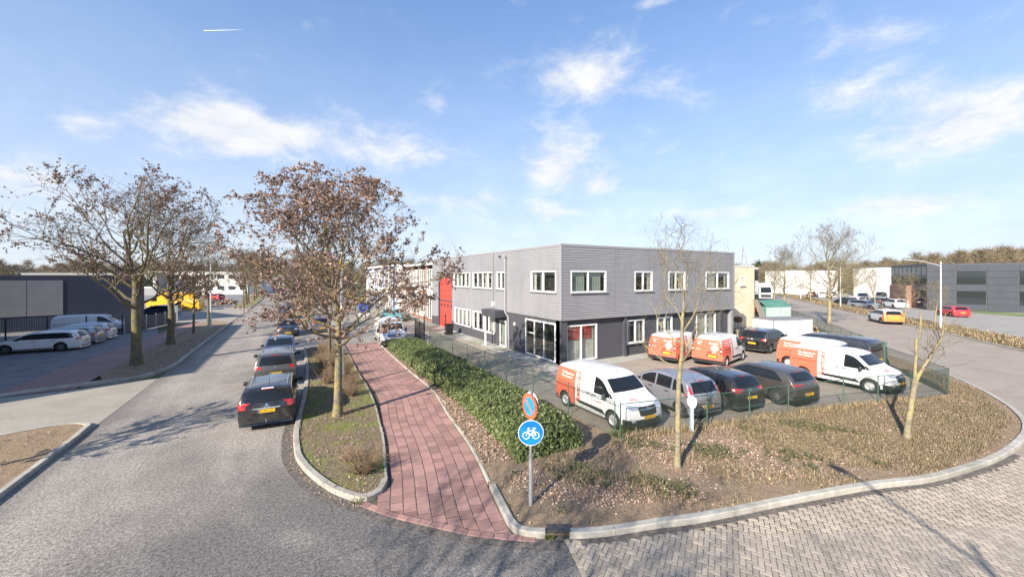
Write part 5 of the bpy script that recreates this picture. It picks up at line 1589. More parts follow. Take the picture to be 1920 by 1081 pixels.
# ------------------------------------------------------------------ trees
M_BARK = simple('bark', (.17, .145, .10), .9, (.09, .078, .055), 7, bump=.8, bscale=18)
def mat_lichen(name, a, b_, c_, amt=.5):
    m, nt, b = new_mat(name); t = NT(nt)
    c = t.mix(t.ramp(t.noise(9, 5, .65), .38, .62), a, b_)
    c = t.mix(t.ramp(t.noise(2.6, 4, .6), amt - .1, amt + .1, 0, .9), c, c_)
    t.put(b.inputs['Base Color'], c); b.inputs['Roughness'].default_value = .92
    b.inputs['Specular IOR Level'].default_value = .2
    t.L.new(t.bump(t.noise(26, 5, .7), .7, .02), b.inputs['Normal'])
    return m
M_LICHEN = mat_lichen('lichen_bark', (.22, .19, .14), (.13, .11, .08), (.36, .27, .05), .56)
M_MOSSBARK = mat_lichen('mossy_bark', (.16, .135, .10), (.09, .075, .055), (.17, .16, .05), .55)
M_PALEBARK = mat_lichen('pale_lichen_bark', (.27, .235, .17), (.17, .145, .10), (.34, .285, .12), .53)
M_TWIG = simple('twig', (.145, .12, .085), .9, (.10, .08, .055), 3)
M_TWIGY = simple('lichen_twig', (.22, .185, .125), .9, (.15, .125, .085), 3)

def mat_leaf(name, cols, rough=.6, spec=.3, trans=.25):
    m, nt, b = new_mat(name); t = NT(nt)
    gn = t.N.new('ShaderNodeNewGeometry')
    r = t.N.new('ShaderNodeValToRGB'); r.color_ramp.interpolation = 'LINEAR'
    els = r.color_ramp.elements
    while len(els) < len(cols): els.new(.5)
    for i, c in enumerate(cols): els[i].position = i / (len(cols) - 1); els[i].color = (*c, 1)
    t.L.new(gn.outputs['Random Per Island'], r.inputs[0])
    t.L.new(r.outputs[0], b.inputs['Base Color'])
    b.inputs['Roughness'].default_value = rough; b.inputs['Specular IOR Level'].default_value = spec
    if trans:
        tr = t.N.new('ShaderNodeBsdfTranslucent'); t.L.new(r.outputs[0], tr.inputs[0])
        mx = t.N.new('ShaderNodeMixShader'); mx.inputs[0].default_value = trans
        t.L.new(b.outputs[0], mx.inputs[1]); t.L.new(tr.outputs[0], mx.inputs[2])
        t.L.new(mx.outputs[0], [n for n in t.N if n.type == 'OUTPUT_MATERIAL'][0].inputs[0])
    return m
M_OAK = mat_leaf('dry_oak_leaf', [(.135, .08, .06), (.24, .15, .115), (.35, .24, .19), (.48, .365, .305)], .65, .3)
M_OAKF = mat_leaf('dry_oak_leaf_pale', [(.12, .075, .055), (.22, .145, .11), (.36, .27, .22)], .7, .2)
M_LAUREL = mat_leaf('laurel_leaf', [(.07, .095, .03), (.11, .145, .045), (.155, .19, .07), (.22, .245, .115)], .45, .35, .15)
M_LITTER = mat_leaf('fallen_leaf', [(.24, .155, .11), (.37, .25, .185), (.48, .345, .265), (.58, .44, .35)], .8, .2, 0)
M_COVER = mat_leaf('ground_cover_twig', [(.19, .13, .075), (.31, .225, .135), (.31, .255, .14), (.46, .355, .235)], .85, .2, 0)
M_GRASS = mat_leaf('grass_blade', [(.10, .13, .03), (.16, .19, .045), (.21, .23, .07)], .7, .3, .2)
M_DRYSTEM = mat_leaf('dry_stem', [(.17, .11, .065), (.27, .185, .12), (.36, .27, .18)], .85, .2, 0)

def leaves_np(C, N, size, rng, aspect=.6, fold=.25):
    """folded leaf quads at centres C with normals N -> verts, faces"""
    n = len(C)
    t = rng.normal(size=(n, 3)); t -= (t * N).sum(1)[:, None] * N; t /= np.linalg.norm(t, axis=1)[:, None] + 1e-9
    b = np.cross(N, t)
    s = size * rng.uniform(.65, 1.35, n)[:, None]
    V = np.empty((n, 4, 3))
    V[:, 0] = C - t * s * .5; V[:, 2] = C + t * s * .5
    V[:, 1] = C + b * s * aspect * .5 + N * s * fold * .5; V[:, 3] = C - b * s * aspect * .5 + N * s * fold * .5
    Fq = (np.arange(n)[:, None] * 4 + np.array([[0, 1, 2, 3]]))
    return V.reshape(-1, 3), Fq

class Tubes:
    def __init__(s): s.V = []; s.F = []; s.n = 0
    def add(s, pts, rad, k):
        P = np.asarray(pts, float); m = len(P)
        D = np.gradient(P, axis=0); D /= np.linalg.norm(D, axis=1)[:, None] + 1e-9
        ref = np.array([.31, .17, .94]) if abs(D[0][2]) < .9 else np.array([1., .1, 0.])
        A = np.cross(D, ref); A /= np.linalg.norm(A, axis=1)[:, None] + 1e-9
        B = np.cross(D, A); th = np.arange(k) * 2 * math.pi / k
        R_ = np.asarray(rad, float)[:, None, None]
        V = P[:, None] + R_ * (A[:, None] * np.cos(th)[None, :, None] + B[:, None] * np.sin(th)[None, :, None])
        s.V.append(V.reshape(-1, 3))
        i = np.arange(m - 1)[:, None] * k; q = np.arange(k)[None]
        f = np.stack([i + q, i + (q + 1) % k, i + k + (q + 1) % k, i + k + q], -1).reshape(-1, 4)
        s.F.append(f + s.n); s.n += m * k
    def get(s): return (np.concatenate(s.V), np.concatenate(s.F)) if s.V else (np.zeros((0, 3)), np.zeros((0, 4), int))

def grow_tree(seed, H, r0, clear, spread, n1=14, n2=7, n3=5, n4=3, up=.25, lean=(0, 0), leader=.85, ang=(38, 72), leaf=0, leaf_size=.11, leaf_p=.7, leaf_zmax=1.0, twig=.012, top_r=.3, low=.75, wob=.16):
    """returns (trunk V,F), (twig V,F), (leaf V,F)"""
    rng = np.random.default_rng(seed)
    T, W = Tubes(), Tubes(); LC = []
    def chain(p, d, L, n, wander, trop):
        P = [p.copy()]; d = d / np.linalg.norm(d)
        for i in range(n):
            d = d + rng.normal(0, wander, 3) + np.array([0, 0, trop]); d /= np.linalg.norm(d)
            P.append(P[-1] + d * L / n)
        return np.array(P)
    # trunk with leader
    n0 = 14; hL = H * leader
    P0 = [np.zeros(3)]; d = np.array([lean[0], lean[1], 1.0])
    for i in range(n0):
        d = d + rng.normal(0, wob * .28, 3) * (1 if i > 3 else .35); d[2] = max(d[2], .75); d /= np.linalg.norm(d)
        P0.append(P0[-1] + d * hL / n0)
    P0 = np.array(P0); t0 = np.linspace(0, 1, n0 + 1)
    rad0 = r0 * (1 - t0 * .9) ** .8; rad0[0] *= 1.35; rad0[-1] = .01
    if clear / hL > .1: rad0 = np.where(t0 < clear / hL, r0 * (1 - .22 * t0 / (clear / hL)), rad0 * .78 / ((1 - (clear / hL) * .9) ** .8)); rad0[0] = r0 * 1.3
    T.add(P0, rad0, 10)
    def envelope(z):       # crown radius at height z
        q = (z - clear * .8) / max(.1, H - clear * .8); q = min(max(q, 0), 1)
        return spread * (low + (1 - low) * min(1, q / .3)) * (1 - max(0, q - .35) / .65 * (1 - top_r)) ** 1.0
    ga = rng.uniform(0, 6.28)
    for i in range(n1):
        f = (i + .3) / n1
        z = clear + (hL * .93 - clear) * f ** 1.15
        p = np.array([np.interp(z, P0[:, 2], P0[:, k]) for k in range(3)]); p[2] = z
        rb = float(np.interp(z, P0[:, 2], rad0))
        ga += 2.4 + rng.normal(0, .3); a = math.radians(np.interp(f, [0, 1], [ang[1], ang[0] * .6]) + rng.normal(0, 6))
        d = np.array([math.sin(a) * math.cos(ga), math.sin(a) * math.sin(ga), math.cos(a)])
        L1 = envelope(z) / max(.45, math.sin(a)) * rng.uniform(.85, 1.12); L1 = min(L1, (H - z) * 1.5 + .5)
        B1 = chain(p, d, L1, 9, wob, up * .09); r1 = min(rb * .62, .02 + L1 * .018)
        T.add(B1, r1 * (1 - np.linspace(0, 1, 10) * .88), 6)
        for j in range(n2):
            t = .22 + .78 * (j + rng.uniform(0, .9)) / n2; t = min(t, .99)
            q = B1[0] + 0; q = np.array([np.interp(t * 9, range(10), B1[:, k]) for k in range(3)])
            dd = B1[min(9, int(t * 9) + 1)] - B1[int(t * 9) if int(t * 9) < 9 else 8]; dd = dd / (np.linalg.norm(dd) + 1e-9)
            sd = rng.normal(0, 1, 3); sd -= dd * sd.dot(dd); sd /= np.linalg.norm(sd)
            d2 = dd * .75 + sd * .75 + np.array([0, 0, up])
            L2 = L1 * (.52 - .28 * t) * rng.uniform(.8, 1.3) + .25
            B2 = chain(q, d2, L2, 6, wob * 1.15, up * .06); r2 = r1 * (1 - t * .8) * .55 + .004
            T.add(B2, r2 * (1 - np.linspace(0, 1, 7) * .85), 4)
            for k3 in range(n3):
                t3 = .2 + .8 * (k3 + rng.uniform(0, .95)) / n3
                q3 = np.array([np.interp(min(t3, 1) * 6, range(7), B2[:, k]) for k in range(3)])
                ii = min(5, int(t3 * 6)); d3 = B2[ii + 1] - B2[ii]; d3 /= np.linalg.norm(d3) + 1e-9
                d3 = d3 * .8 + rng.normal(0, .55, 3) + np.array([0, 0, up * .8])
                L3 = L2 * (.55 - .2 * t3) * rng.uniform(.6, 1.2) + .12
                B3 = chain(q3, d3, L3, 4, wob * 1.3, up * .05)
                W.add(B3, np.linspace(twig, twig * .4, 5), 3)
                leafy = rng.uniform() < leaf_p and B3[-1][2] < H * leaf_zmax
                if leafy: LC.append(B3[1:])
                for k4 in range(n4):
                    q4 = B3[rng.integers(1, 5)]; d4 = (B3[-1] - B3[0]); d4 /= np.linalg.norm(d4) + 1e-9
                    B4 = chain(q4, d4 * .7 + rng.normal(0, .6, 3) + np.array([0, 0, up]), L3 * rng.uniform(.3, .7) + .05, 2, wob, 0)
                    W.add(B4, np.linspace(twig * .6, twig * .3, 3), 3)
                    if leafy: LC.append(B4[1:])
    LV, LF_ = np.zeros((0, 3)), np.zeros((0, 4), int)
    if leaf and LC:
        A = np.concatenate(LC); idx = rng.integers(0, len(A), leaf)
        C = A[idx] + rng.normal(0, leaf_size * .5, (leaf, 3)); C[:, 2] -= leaf_size * .2
        N = rng.normal(size=(leaf, 3)); N /= np.linalg.norm(N, axis=1)[:, None]
        LV, LF_ = leaves_np(C, N, leaf_size, rng, .62, .35)
    # fit the crown to the wanted height and spread
    tv, tf = T.get(); wv, wf = W.get()
    zm = np.percentile(wv[:, 2], 99.3); rm = np.percentile(np.hypot(wv[:, 0], wv[:, 1]), 97)
    def fit(V):
        if not len(V): return V
        V = V.copy(); k = (H - clear) / (zm - clear)
        V[:, 2] = np.where(V[:, 2] > clear, clear + (V[:, 2] - clear) * k, V[:, 2])
        r = np.hypot(V[:, 0], V[:, 1]); q = np.clip((r - .3) / (spread * .5), 0, 1); q = q * q * (3 - 2 * q)
        f = 1 + (spread / rm - 1) * q; V[:, 0] *= f; V[:, 1] *= f
        r = np.hypot(V[:, 0], V[:, 1]); V[:, 2] += .30 * np.clip(r - .8, 0, 3) * np.clip((clear + 2.2 - V[:, 2]) / 2.2, 0, 1)
        # pull stray limbs back to a rounded crown
        zc = clear + (H - clear) * .36; rz = np.where(V[:, 2] > zc, H - zc, (zc - clear) * 1.35)
        m = np.sqrt((V[:, 0] ** 2 + V[:, 1] ** 2) / (spread * 1.02) ** 2 + ((V[:, 2] - zc) / rz) ** 2)
        k = np.where((m > .9) & (V[:, 2] > clear), (.9 + (m - .9) * .6) / m, 1.0)
        V[:, 0] *= k; V[:, 1] *= k; V[:, 2] = zc + (V[:, 2] - zc) * k
        return V
    # leaves keep their size: move them rigidly with their centre
    if len(LV):
        Lc = LV.reshape(-1, 4, 3).mean(1); LV = (LV.reshape(-1, 4, 3) + (fit(Lc) - Lc)[:, None]).reshape(-1, 3)
    return (fit(tv), tf), (fit(wv), wf), (LV, LF_)

def tree_meshes(name, data, mt, mw, ml):
    (tv, tf), (wv, wf), (lv, lf) = data
    trunk = np_mesh(name + '_trunk', tv, tf, mt, smooth=True)
    V = np.concatenate([wv, lv]) if len(lv) else wv; Fq = np.concatenate([wf, lf + len(wv)]) if len(lf) else wf
    mi = np.concatenate([np.zeros(len(wf), int), np.ones(len(lf), int)]) if len(lf) else None
    crown = np_mesh(name + '_crown', V, Fq, [mw, ml] if len(lf) else mw, mi)
    return trunk, crown
def put_tree(name, ms, loc, rz, label, cat='tree', group=None, scale=1.0, z=0.0):
    r = empty(name, (loc[0], loc[1], z), rz, label, cat, group); r.scale = (scale,) * 3
    link_mesh('trunk', ms[0], r); link_mesh('crown', ms[1], r)
    return r

OAK = tree_meshes('oak', grow_tree(20, 9.6, .165, 2.75, 4.4, 20, 9, 6, 3, .20, (0, 0), .86, (26, 71), 24000, .098, .56, 3.0, .009, .38, 1.0, .15), M_LICHEN, M_TWIG, M_OAK)
put_tree('brown_oak', OAK, g(633, 783), 4.3, 'oak full of brown dry leaves growing in the mossy island', z=.06)
OAK2 = tree_meshes('oak_sparse', grow_tree(11, 12.2, .27, 3.4, 5.4, 16, 8, 6, 2, .36, (.0, 0), .85, (22, 60), 10500, .11, .46, 1.5, .013, .5, .75, .13), M_MOSSBARK, M_TWIG, M_OAKF)
put_tree('street_oak', OAK2, g(256, 686), .4, 'thick mossy oak with few leaves at the wide end of the left verge', z=.06, group='trees of the left verge')
OAK3 = tree_meshes('oak_mid', grow_tree(14, 11.4, .25, 3.2, 4.8, 15, 8, 6, 2, .36, (.0, 0), .85, (22, 58), 7500, .11, .42, 1.3, .013, .5, .75, .13), M_MOSSBARK, M_TWIG, M_OAKF)
put_tree('street_oak', OAK3, g(320, 647), 2.4, 'second mossy oak of the left verge, beside the solid fence panels', z=.06, group='trees of the left verge')
BARE = tree_meshes('bare_street_tree', grow_tree(51, 10.5, .16, 3.0, 4.2, 15, 8, 6, 3, .35, (0, 0), .85, (22, 58), 0, .1, .5, .9, .016, .45, .8, .13), M_MOSSBARK, M_TWIG, M_OAKF)
LEAFY = tree_meshes('young_leafy_tree', grow_tree(57, 7.0, .11, 2.6, 2.6, 12, 7, 5, 3, .35, (0, 0), .85, (22, 58), 2600, .13, .6, .95, .012, .45, .8, .13), M_MOSSBARK, M_TWIG, M_OAKF)
put_tree('street_tree', LEAFY, g(363, 626), .7, 'slim young tree with brown leaves beside the white lamp post', z=.06, group='trees of the left verge')
put_tree('street_tree', BARE, g(391, 611), 1.7, 'bare tree just behind the white lamp post', z=.06, group='trees of the left verge')
GRT = 'trees lining the far street'
for i, v in enumerate((84.5, 91, 98, 106, 115, 126, 140, 158)):
    put_tree('street_tree', (BARE, OAK3)[i % 2], (-7.6 - .2 * (i % 3), v), i * 1.3, 'bare tree in the far left verge row', z=.06, group=GRT, scale=.9 + .1 * (i % 3))
for i, v in enumerate((66, 74, 83, 93, 105, 120)):
    put_tree('street_tree', (OAK3, BARE)[i % 2], (2.1, v), i * 2.1, 'bare tree in the far right verge row', z=.06, group='trees of the far right verge', scale=.85 + .08 * (i % 3))
put_tree('street_tree', LEAFY, g(618, 672), 2.2, 'slim brown-leaved tree behind the big oak on the island', z=.06, scale=1.05)
# tree outside the picture whose shadow crosses the street
put_tree('street_tree', LEAFY, (-10.1, 15.6), .9, 'small leafy tree in the near left verge by the driveway', z=.06, scale=.82)
put_tree('street_tree', BARE, (-7.6, -6), 2.9, 'bare tree in the near left verge down the street', z=.06, scale=1.0)
put_tree('street_tree', BARE, (-7.4, 1.0), 1.9, 'bare tree in the near left verge opposite the crossing', z=.06, scale=1.0)
# young lichen-covered trees of the corner verge
Y1 = tree_meshes('young_lichen_tree', grow_tree(71, 7.3, .080, 2.75, 1.65, 9, 6, 5, 3, .42, (-.012, .01), .93, (32, 46), 0, .1, .5, 1, .0075, .55, .95, .17), M_PALEBARK, M_TWIGY, M_OAKF)
put_tree('young_tree', Y1, g(1270, 882), 2.2, 'slender yellow-barked young tree standing before the fence by the silver MPV', z=.07)
def pollard():
    rng = np.random.default_rng(5); T, W = Tubes(), Tubes()
    # leaning trunk, fork into one cut limb and one living limb
    P = np.array([[0, 0, 0], [.05, .0, .5], [.13, .0, 1.0], [.21, .0, 1.5], [.29, 0, 1.95]]); T.add(P, [.105, .085, .078, .075, .085], 10)
    T.add(np.array([[.29, 0, 1.95], [.31, .03, 2.3], [.35, .03, 2.8], [.37, .05, 3.35]]), [.07, .045, .04, .04], 8)
    T.add(np.array([[.36, .04, 3.3], [.48, .02, 3.36], [.50, .02, 3.9], [.50, .03, 4.25]]), [.03, .03, .026, .02], 6)
    T.add(np.array([[.29, 0, 1.95], [.48, -.02, 2.3], [.72, -.03, 2.72], [.95, -.05, 3.1], [1.15, -.05, 3.5], [1.25, -.05, 4.2]]), [.07, .05, .045, .035, .025, .012], 8)
    for i in range(26):
        z = rng.uniform(2.3, 3.9); base = np.array([np.interp(z, [2.3, 2.72, 3.1, 3.5, 4.2], [.48, .72, .95, 1.15, 1.25]), -.04, z])
        d = rng.normal(0, 1, 3); d[2] = abs(d[2]) + .5; d /= np.linalg.norm(d); L = rng.uniform(.35, 1.1)
        pts = [base]
        for k in range(4): d = d + rng.normal(0, .2, 3); d /= np.linalg.norm(d); pts.append(pts[-1] + d * L / 4)
        W.add(np.array(pts), np.linspace(.014, .004, 5), 4)
        for k in range(3):
            q = pts[rng.integers(1, 5)]; dd = d + rng.normal(0, .6, 3); dd /= np.linalg.norm(dd)
            W.add(np.array([q, q + dd * .18, q + dd * .36 + rng.normal(0, .03, 3)]), [.006, .005, .003], 3)
    return T.get(), W.get(), (np.zeros((0, 3)), np.zeros((0, 4), int))
put_tree('young_tree', tree_meshes('cut_young_tree', pollard(), M_PALEBARK, M_TWIGY, M_OAKF), g(1700, 826), -YAW, 'leaning pale-barked young tree with one sawn-off limb in the corner verge', z=.06)
# trees along the side street
RT1 = tree_meshes('side_street_tree', grow_tree(83, 12.0, .20, 2.5, 4.3, 15, 8, 6, 4, .40, (0, 0), .9, (26, 58), 0, .1, .5, .9, .016, .4, .75, .13), M_PALEBARK, M_TWIGY, M_OAKF)
RT2 = tree_meshes('side_street_sapling', grow_tree(91, 7.0, .12, 1.9, 2.2, 11, 7, 5, 3, .45, (.08, .03), .9, (26, 56), 0, .1, .5, .9, .015, .5, .8, .16), M_PALEBARK, M_TWIGY, M_OAKF)
put_tree('roadside_tree', RT1, g(1555, 609), .3, 'tall yellow-barked bare tree at the yard side of the side street', z=.06)
put_tree('roadside_tree', RT1, g(1470, 582), 2.0, 'yellow-barked bare tree beside the green shelter', z=.06, scale=.92)
put_tree('roadside_tree', RT2, g(1643, 584), 1.0, 'leaning young tree at the verge tip before the far car park', z=.06)
put_tree('roadside_tree', RT2, g(1697, 592), 3.5, 'bare young tree beside the orange striped car', z=.06, scale=.9)
put_tree('roadside_tree', RT2, g(1752, 612), 5.0, 'small bare tree beside the tall curved lamp', z=.06, scale=.75)
put_tree('roadside_tree', RT1, g(1580, 570), 4.0, 'bare tree behind the small lamp of the far car park', z=.06, scale=.85)
put_tree('roadside_tree', RT1, g(1520, 566), 5.2, 'bare tree before the long white hall', z=.06, scale=.7)

# far wood on the horizon
def far_wood(name, spots, seed, mats):
    rng = np.random.default_rng(seed); VV = []; FF = []; n = 0
    for (x, y, h, w) in spots:
        k = 640
        t = rng.uniform(0, 1, k); a = rng.uniform(0, 6.28, k)
        r = w * np.sqrt(rng.uniform(0, 1, k)) * np.sin(np.clip(t, .06, 1) ** .8 * math.pi * .93)
        C = np.stack([x + r * np.cos(a), y + r * np.sin(a), h * (.18 + .82 * t)], 1)
        d = np.stack([np.cos(a) * .6, np.sin(a) * .6, np.ones(k) * .8], 1) + rng.normal(0, .55, (k, 3)); d /= np.linalg.norm(d, axis=1)[:, None]
        s = rng.normal(size=(k, 3)); s -= (s * d).sum(1)[:, None] * d; s /= np.linalg.norm(s, axis=1)[:, None]
        L = h * rng.uniform(.10, .30, k)[:, None]; wd = h * .0042
        V = np.stack([C - d * L * .5 - s * wd, C - d * L * .5 + s * wd, C + d * L * .5 + s * wd * .5, C + d * L * .5 - s * wd * .5], 1).reshape(-1, 3)
        VV.append(V); FF.append(np.arange(k * 4).reshape(-1, 4) + n); n += k * 4
        V = np.array([[x - .25, y, 0], [x + .25, y, 0], [x + .1, y, h * .8], [x - .1, y, h * .8]]); VV.append(V); FF.append(np.array([[0, 1, 2, 3]]) + n); n += 4
    me = np_mesh(name, np.concatenate(VV), np.concatenate(FF), mats)
    return tag(link_mesh(name, me), kind='stuff')
rw = random.Random(9)
M_WOOD = mat_leaf('bare_wood', [(.13, .10, .075), (.19, .15, .11), (.24, .19, .13), (.15, .15, .08)], .9, .1, 0)
M_EVER = mat_leaf('evergreen_wood', [(.03, .05, .025), (.05, .075, .035), (.09, .10, .05)], .9, .1, 0)
spots = []
for i in range(260):
    px = rw.uniform(1420, 2080); Y = rw.uniform(150, 290)
    X = (px - 960) / F * Y; u, v = cw(X, Y)
    h = 9 + max(0, (px - 1500)) / 300 * 7 * (Y / 220) + rw.uniform(-2, 2.5)
    spots.append((u, v, h, rw.uniform(3.5, 6)))
w_ = far_wood('far_wood', spots, 1, M_WOOD); tag(w_, 'bare brown wood along the horizon behind the white hall and dark office', 'wood')
spots = []
for i in range(150):
    px = rw.uniform(-160, 830); Y = rw.uniform(170, 260); X = (px - 960) / F * Y; u, v = cw(X, Y); spots.append((u, v, rw.uniform(9, 14), rw.uniform(3.5, 6)))
w_ = far_wood('far_wood', spots, 2, M_WOOD); tag(w_, 'bare wood closing off the end of the street', 'wood')
spots = []
for i in range(40):
    px = rw.choice([rw.uniform(760, 1010), rw.uniform(1380, 1450), rw.uniform(1600, 1900)]); Y = rw.uniform(180, 240); X = (px - 960) / F * Y; u, v = cw(X, Y); spots.append((u, v, rw.uniform(9, 14), rw.uniform(3, 5)))
w_ = far_wood('far_evergreens', spots, 3, M_EVER); tag(w_, 'dark evergreen trees among the far wood', 'trees')

# ------------------------------------------------------------------ hedge
hg = empty('laurel_hedge', (0, 0, 0), 0, 'broad evergreen hedge between the red path and the wire fence', 'hedge')
HU0, HU1, HV0, HV1, HH = 6.15, 8.55, 9.75, 29.6, .98
rng = np.random.default_rng(12)
def hedge_pts(n):
    """points on a lumpy rounded box"""
    a = rng.uniform(0, 1, n); L, Wd = HV1 - HV0, HU1 - HU0
    areas = np.array([L * Wd, L * HH, L * HH, Wd * HH, Wd * HH]); areas = areas / areas.sum()
    f = rng.choice(5, n, p=areas); s, t = rng.uniform(0, 1, n), rng.uniform(0, 1, n)
    C = np.zeros((n, 3)); N = np.zeros((n, 3))
    m = f == 0; C[m] = np.stack([HU0 + s * Wd, HV0 + t * L, np.full(n, HH)], 1)[m]; N[m] = (0, 0, 1)
    m = f == 1; C[m] = np.stack([np.full(n, HU0), HV0 + t * L, s * HH], 1)[m]; N[m] = (-1, 0, .25)
    m = f == 2; C[m] = np.stack([np.full(n, HU1), HV0 + t * L, s * HH], 1)[m]; N[m] = (1, 0, .25)
    m = f == 3; C[m] = np.stack([HU0 + s * Wd, np.full(n, HV0), t * HH], 1)[m]; N[m] = (0, -1, .25)
    m = f == 4; C[m] = np.stack([HU0 + s * Wd, np.full(n, HV1), t * HH], 1)[m]; N[m] = (0, 1, .25)
    # round the shoulders, taper, lumps
    cx, cy = (HU0 + HU1) / 2, (HV0 + HV1) / 2
    e = np.abs(C[:, 0] - cx) / (Wd / 2); ev = np.clip(1 - np.minimum(C[:, 1] - HV0, HV1 - C[:, 1]) / .8, 0, 1)
    C[:, 2] *= 1 - .22 * e ** 3 - .25 * ev ** 2
    zz = C[:, 2] / HH
    C[:, 0] = cx + (C[:, 0] - cx) * (1 - .10 * zz ** 2)
    l1 = np.sin(C[:, 1] * 1.9 + 1) * np.sin(C[:, 0] * 2.3) + .6 * np.sin(C[:, 1] * 4.3 + C[:, 0] * 3.1) + .5 * np.sin(C[:, 1] * .55 + 2)
    C[:, 2] += .055 * l1 * zz; C[:, 0] += .05 * np.sin(C[:, 1] * 2.7 + C[:, 2] * 5) * np.sign(C[:, 0] - cx) * (np.abs(N[:, 0]) > .5)
    C[:, 0] += (C[:, 1] < 14) * (14 - C[:, 1]) * -.10
    return C, N / np.linalg.norm(N, axis=1)[:, None]
nH = 46000
C, N = hedge_pts(nH)
C = C - N * np.abs(rng.normal(0, .09, nH))[:, None] + rng.normal(0, .03, (nH, 3)); C[:, 2] = np.maximum(C[:, 2], .1)
Nn = N * .8 + rng.normal(0, .55, (nH, 3)) + np.array([-.15, -.05, .35]); Nn /= np.linalg.norm(Nn, axis=1)[:, None]
V, Fq = leaves_np(C, Nn, .115, rng, .42, .18)
o = link_mesh('foliage', np_mesh('hedge_foliage', V, Fq, M_LAUREL), hg)
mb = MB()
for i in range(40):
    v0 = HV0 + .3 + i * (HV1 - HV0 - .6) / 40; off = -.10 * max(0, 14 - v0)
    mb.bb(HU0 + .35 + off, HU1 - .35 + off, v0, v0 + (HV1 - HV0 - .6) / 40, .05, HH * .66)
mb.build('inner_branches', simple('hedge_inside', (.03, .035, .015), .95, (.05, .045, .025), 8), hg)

# ------------------------------------------------------------------ shrubs, litter, ground cover
def pts_in(poly, n, rng):
    P = np.array(poly); lo, hi = P.min(0), P.max(0); out = []
    while sum(len(o) for o in out) < n:
        q = rng.uniform(lo, hi, (n * 2, 2))
        x1, y1 = P[:, 0], P[:, 1]; x2, y2 = np.roll(x1, -1), np.roll(y1, -1)
        c = ((y1[None] > q[:, 1:]) != (y2[None] > q[:, 1:])) & (q[:, :1] < (x2 - x1)[None] * (q[:, 1:] - y1[None]) / ((y2 - y1)[None] + 1e-12) + x1[None])
        out.append(q[c.sum(1) % 2 == 1])
    return np.concatenate(out)[:n]
def vnoise(q, s, seed):
    r = np.random.default_rng(seed); k = r.uniform(.6, 1.6, (5, 2)) * s * r.choice([-1, 1], (5, 2)); ph = r.uniform(0, 6.28, 5)
    return sum(np.sin(q @ k[i] + ph[i]) for i in range(5)) / 5
def shrub(name, loc, label, n=70, h=.9, w=.7, seed=0, mat=None, z=.07):
    rng = np.random.default_rng(seed); W = Tubes()
    for i in range(n):
        a = rng.uniform(0, 6.28); b = np.array([math.cos(a) * rng.uniform(0, .12), math.sin(a) * rng.uniform(0, .12), 0])
        d = np.array([math.cos(a) * rng.uniform(.1, w / h * .9), math.sin(a) * rng.uniform(.1, w / h * .9), 1]); d /= np.linalg.norm(d); L = h * rng.uniform(.5, 1.1)
        pts = [b]
        for k in range(4): d = d + rng.normal(0, .13, 3); d /= np.linalg.norm(d); pts.append(pts[-1] + d * L / 4)
        W.add(np.array(pts), np.linspace(.008, .003, 5), 3)
        for k in range(4):
            q = pts[rng.integers(1, 5)]; dd = d * .6 + rng.normal(0, .5, 3); dd /= np.linalg.norm(dd)
            W.add(np.array([q, q + dd * L * .14, q + dd * L * .27]), [.004, .003, .002], 3)
    r = empty(name, (loc[0], loc[1], z), 0, label, 'shrub')
    V, Fq = W.get(); link_mesh('stems', np_mesh(name, V, Fq, mat or M_DRYSTEM), r); return r
shrub('dry_shrub', g(680, 893), 'dry twiggy shrub spreading at the rounded tip of the island', 120, .75, .85, 1)
shrub('dry_shrub', g(655, 868), 'low dry shrub between the oak and the island tip', 70, .45, .7, 2)
GS = 'dry shrubs along the island beyond the oak'
for i, (px, py) in enumerate(((607, 700), (612, 722), (603, 680), (628, 690), (625, 712), (655, 725), (650, 705), (640, 690), (660, 745), (617, 664), (632, 668), (604, 662))):
    o = shrub('dry_shrub', g(px, py), 'dry brown twiggy shrub in the island thicket behind the oak', 85, .85 if i % 3 else 1.1, .75, 10 + i); o['group'] = GS
shrub('green_tuft', g(1172, 815), 'leafy weed tuft under the corner fence post', 60, .4, .4, 31, M_GRASS)
shrub('green_tuft', g(1156, 822), 'weed tuft at the foot of the corner fence post', 40, .3, .35, 32, M_GRASS)
shrub('yard_shrub', (20.9, 18.2), 'bare small shrub at the dark wall beside the window', 40, 1.0, .6, 33)
for i, (px, py) in enumerate(((672, 941), (948, 955), (1030, 1008))):
    o = shrub('kerb_weed', g(px, py), 'small green weed growing at the kerb foot', 30, .14, .16, 40 + i, M_GRASS, .0); o['group'] = 'weeds at the kerb'

def litter(name, q, size, mat, seed, z=.085, zs=.03, label=None, cat=None, flatness=.35, parent=None):
    rng = np.random.default_rng(seed); n = len(q)
    C = np.concatenate([q, (z + np.abs(rng.normal(0, zs, n)))[:, None]], 1)
    N = np.array([0, 0, 1.0]) + rng.normal(0, flatness, (n, 3)); N /= np.linalg.norm(N, axis=1)[:, None]
    V, Fq = leaves_np(C, N, size, rng, .65, .25)
    return tag(link_mesh(name, np_mesh(name, V, Fq, mat)), label, cat, kind='stuff')
rng = np.random.default_rng(77)
front = [p for p in offset_pl(KERB_C, .2) if p[0] < 33] + [(30.5, 8.8), (28.7, 7.2), (26.4, 5.6), (23.7, 6.2), (16.9, 7.85), (9.55, 9.4), (6.0, 9.6), (5.35, 9.4)]
q = pts_in(front, 42000, rng); keep = (vnoise(q, 1.7, 3) + .45 * vnoise(q, 5, 4) + rng.normal(0, .3, len(q))) > .05
KP = resample(KERB_C[:6 * 15], .3)
def kerb_dist(q): return np.array([np.min(np.hypot(KP[:, 0] - x, KP[:, 1] - y)) for x, y in q])
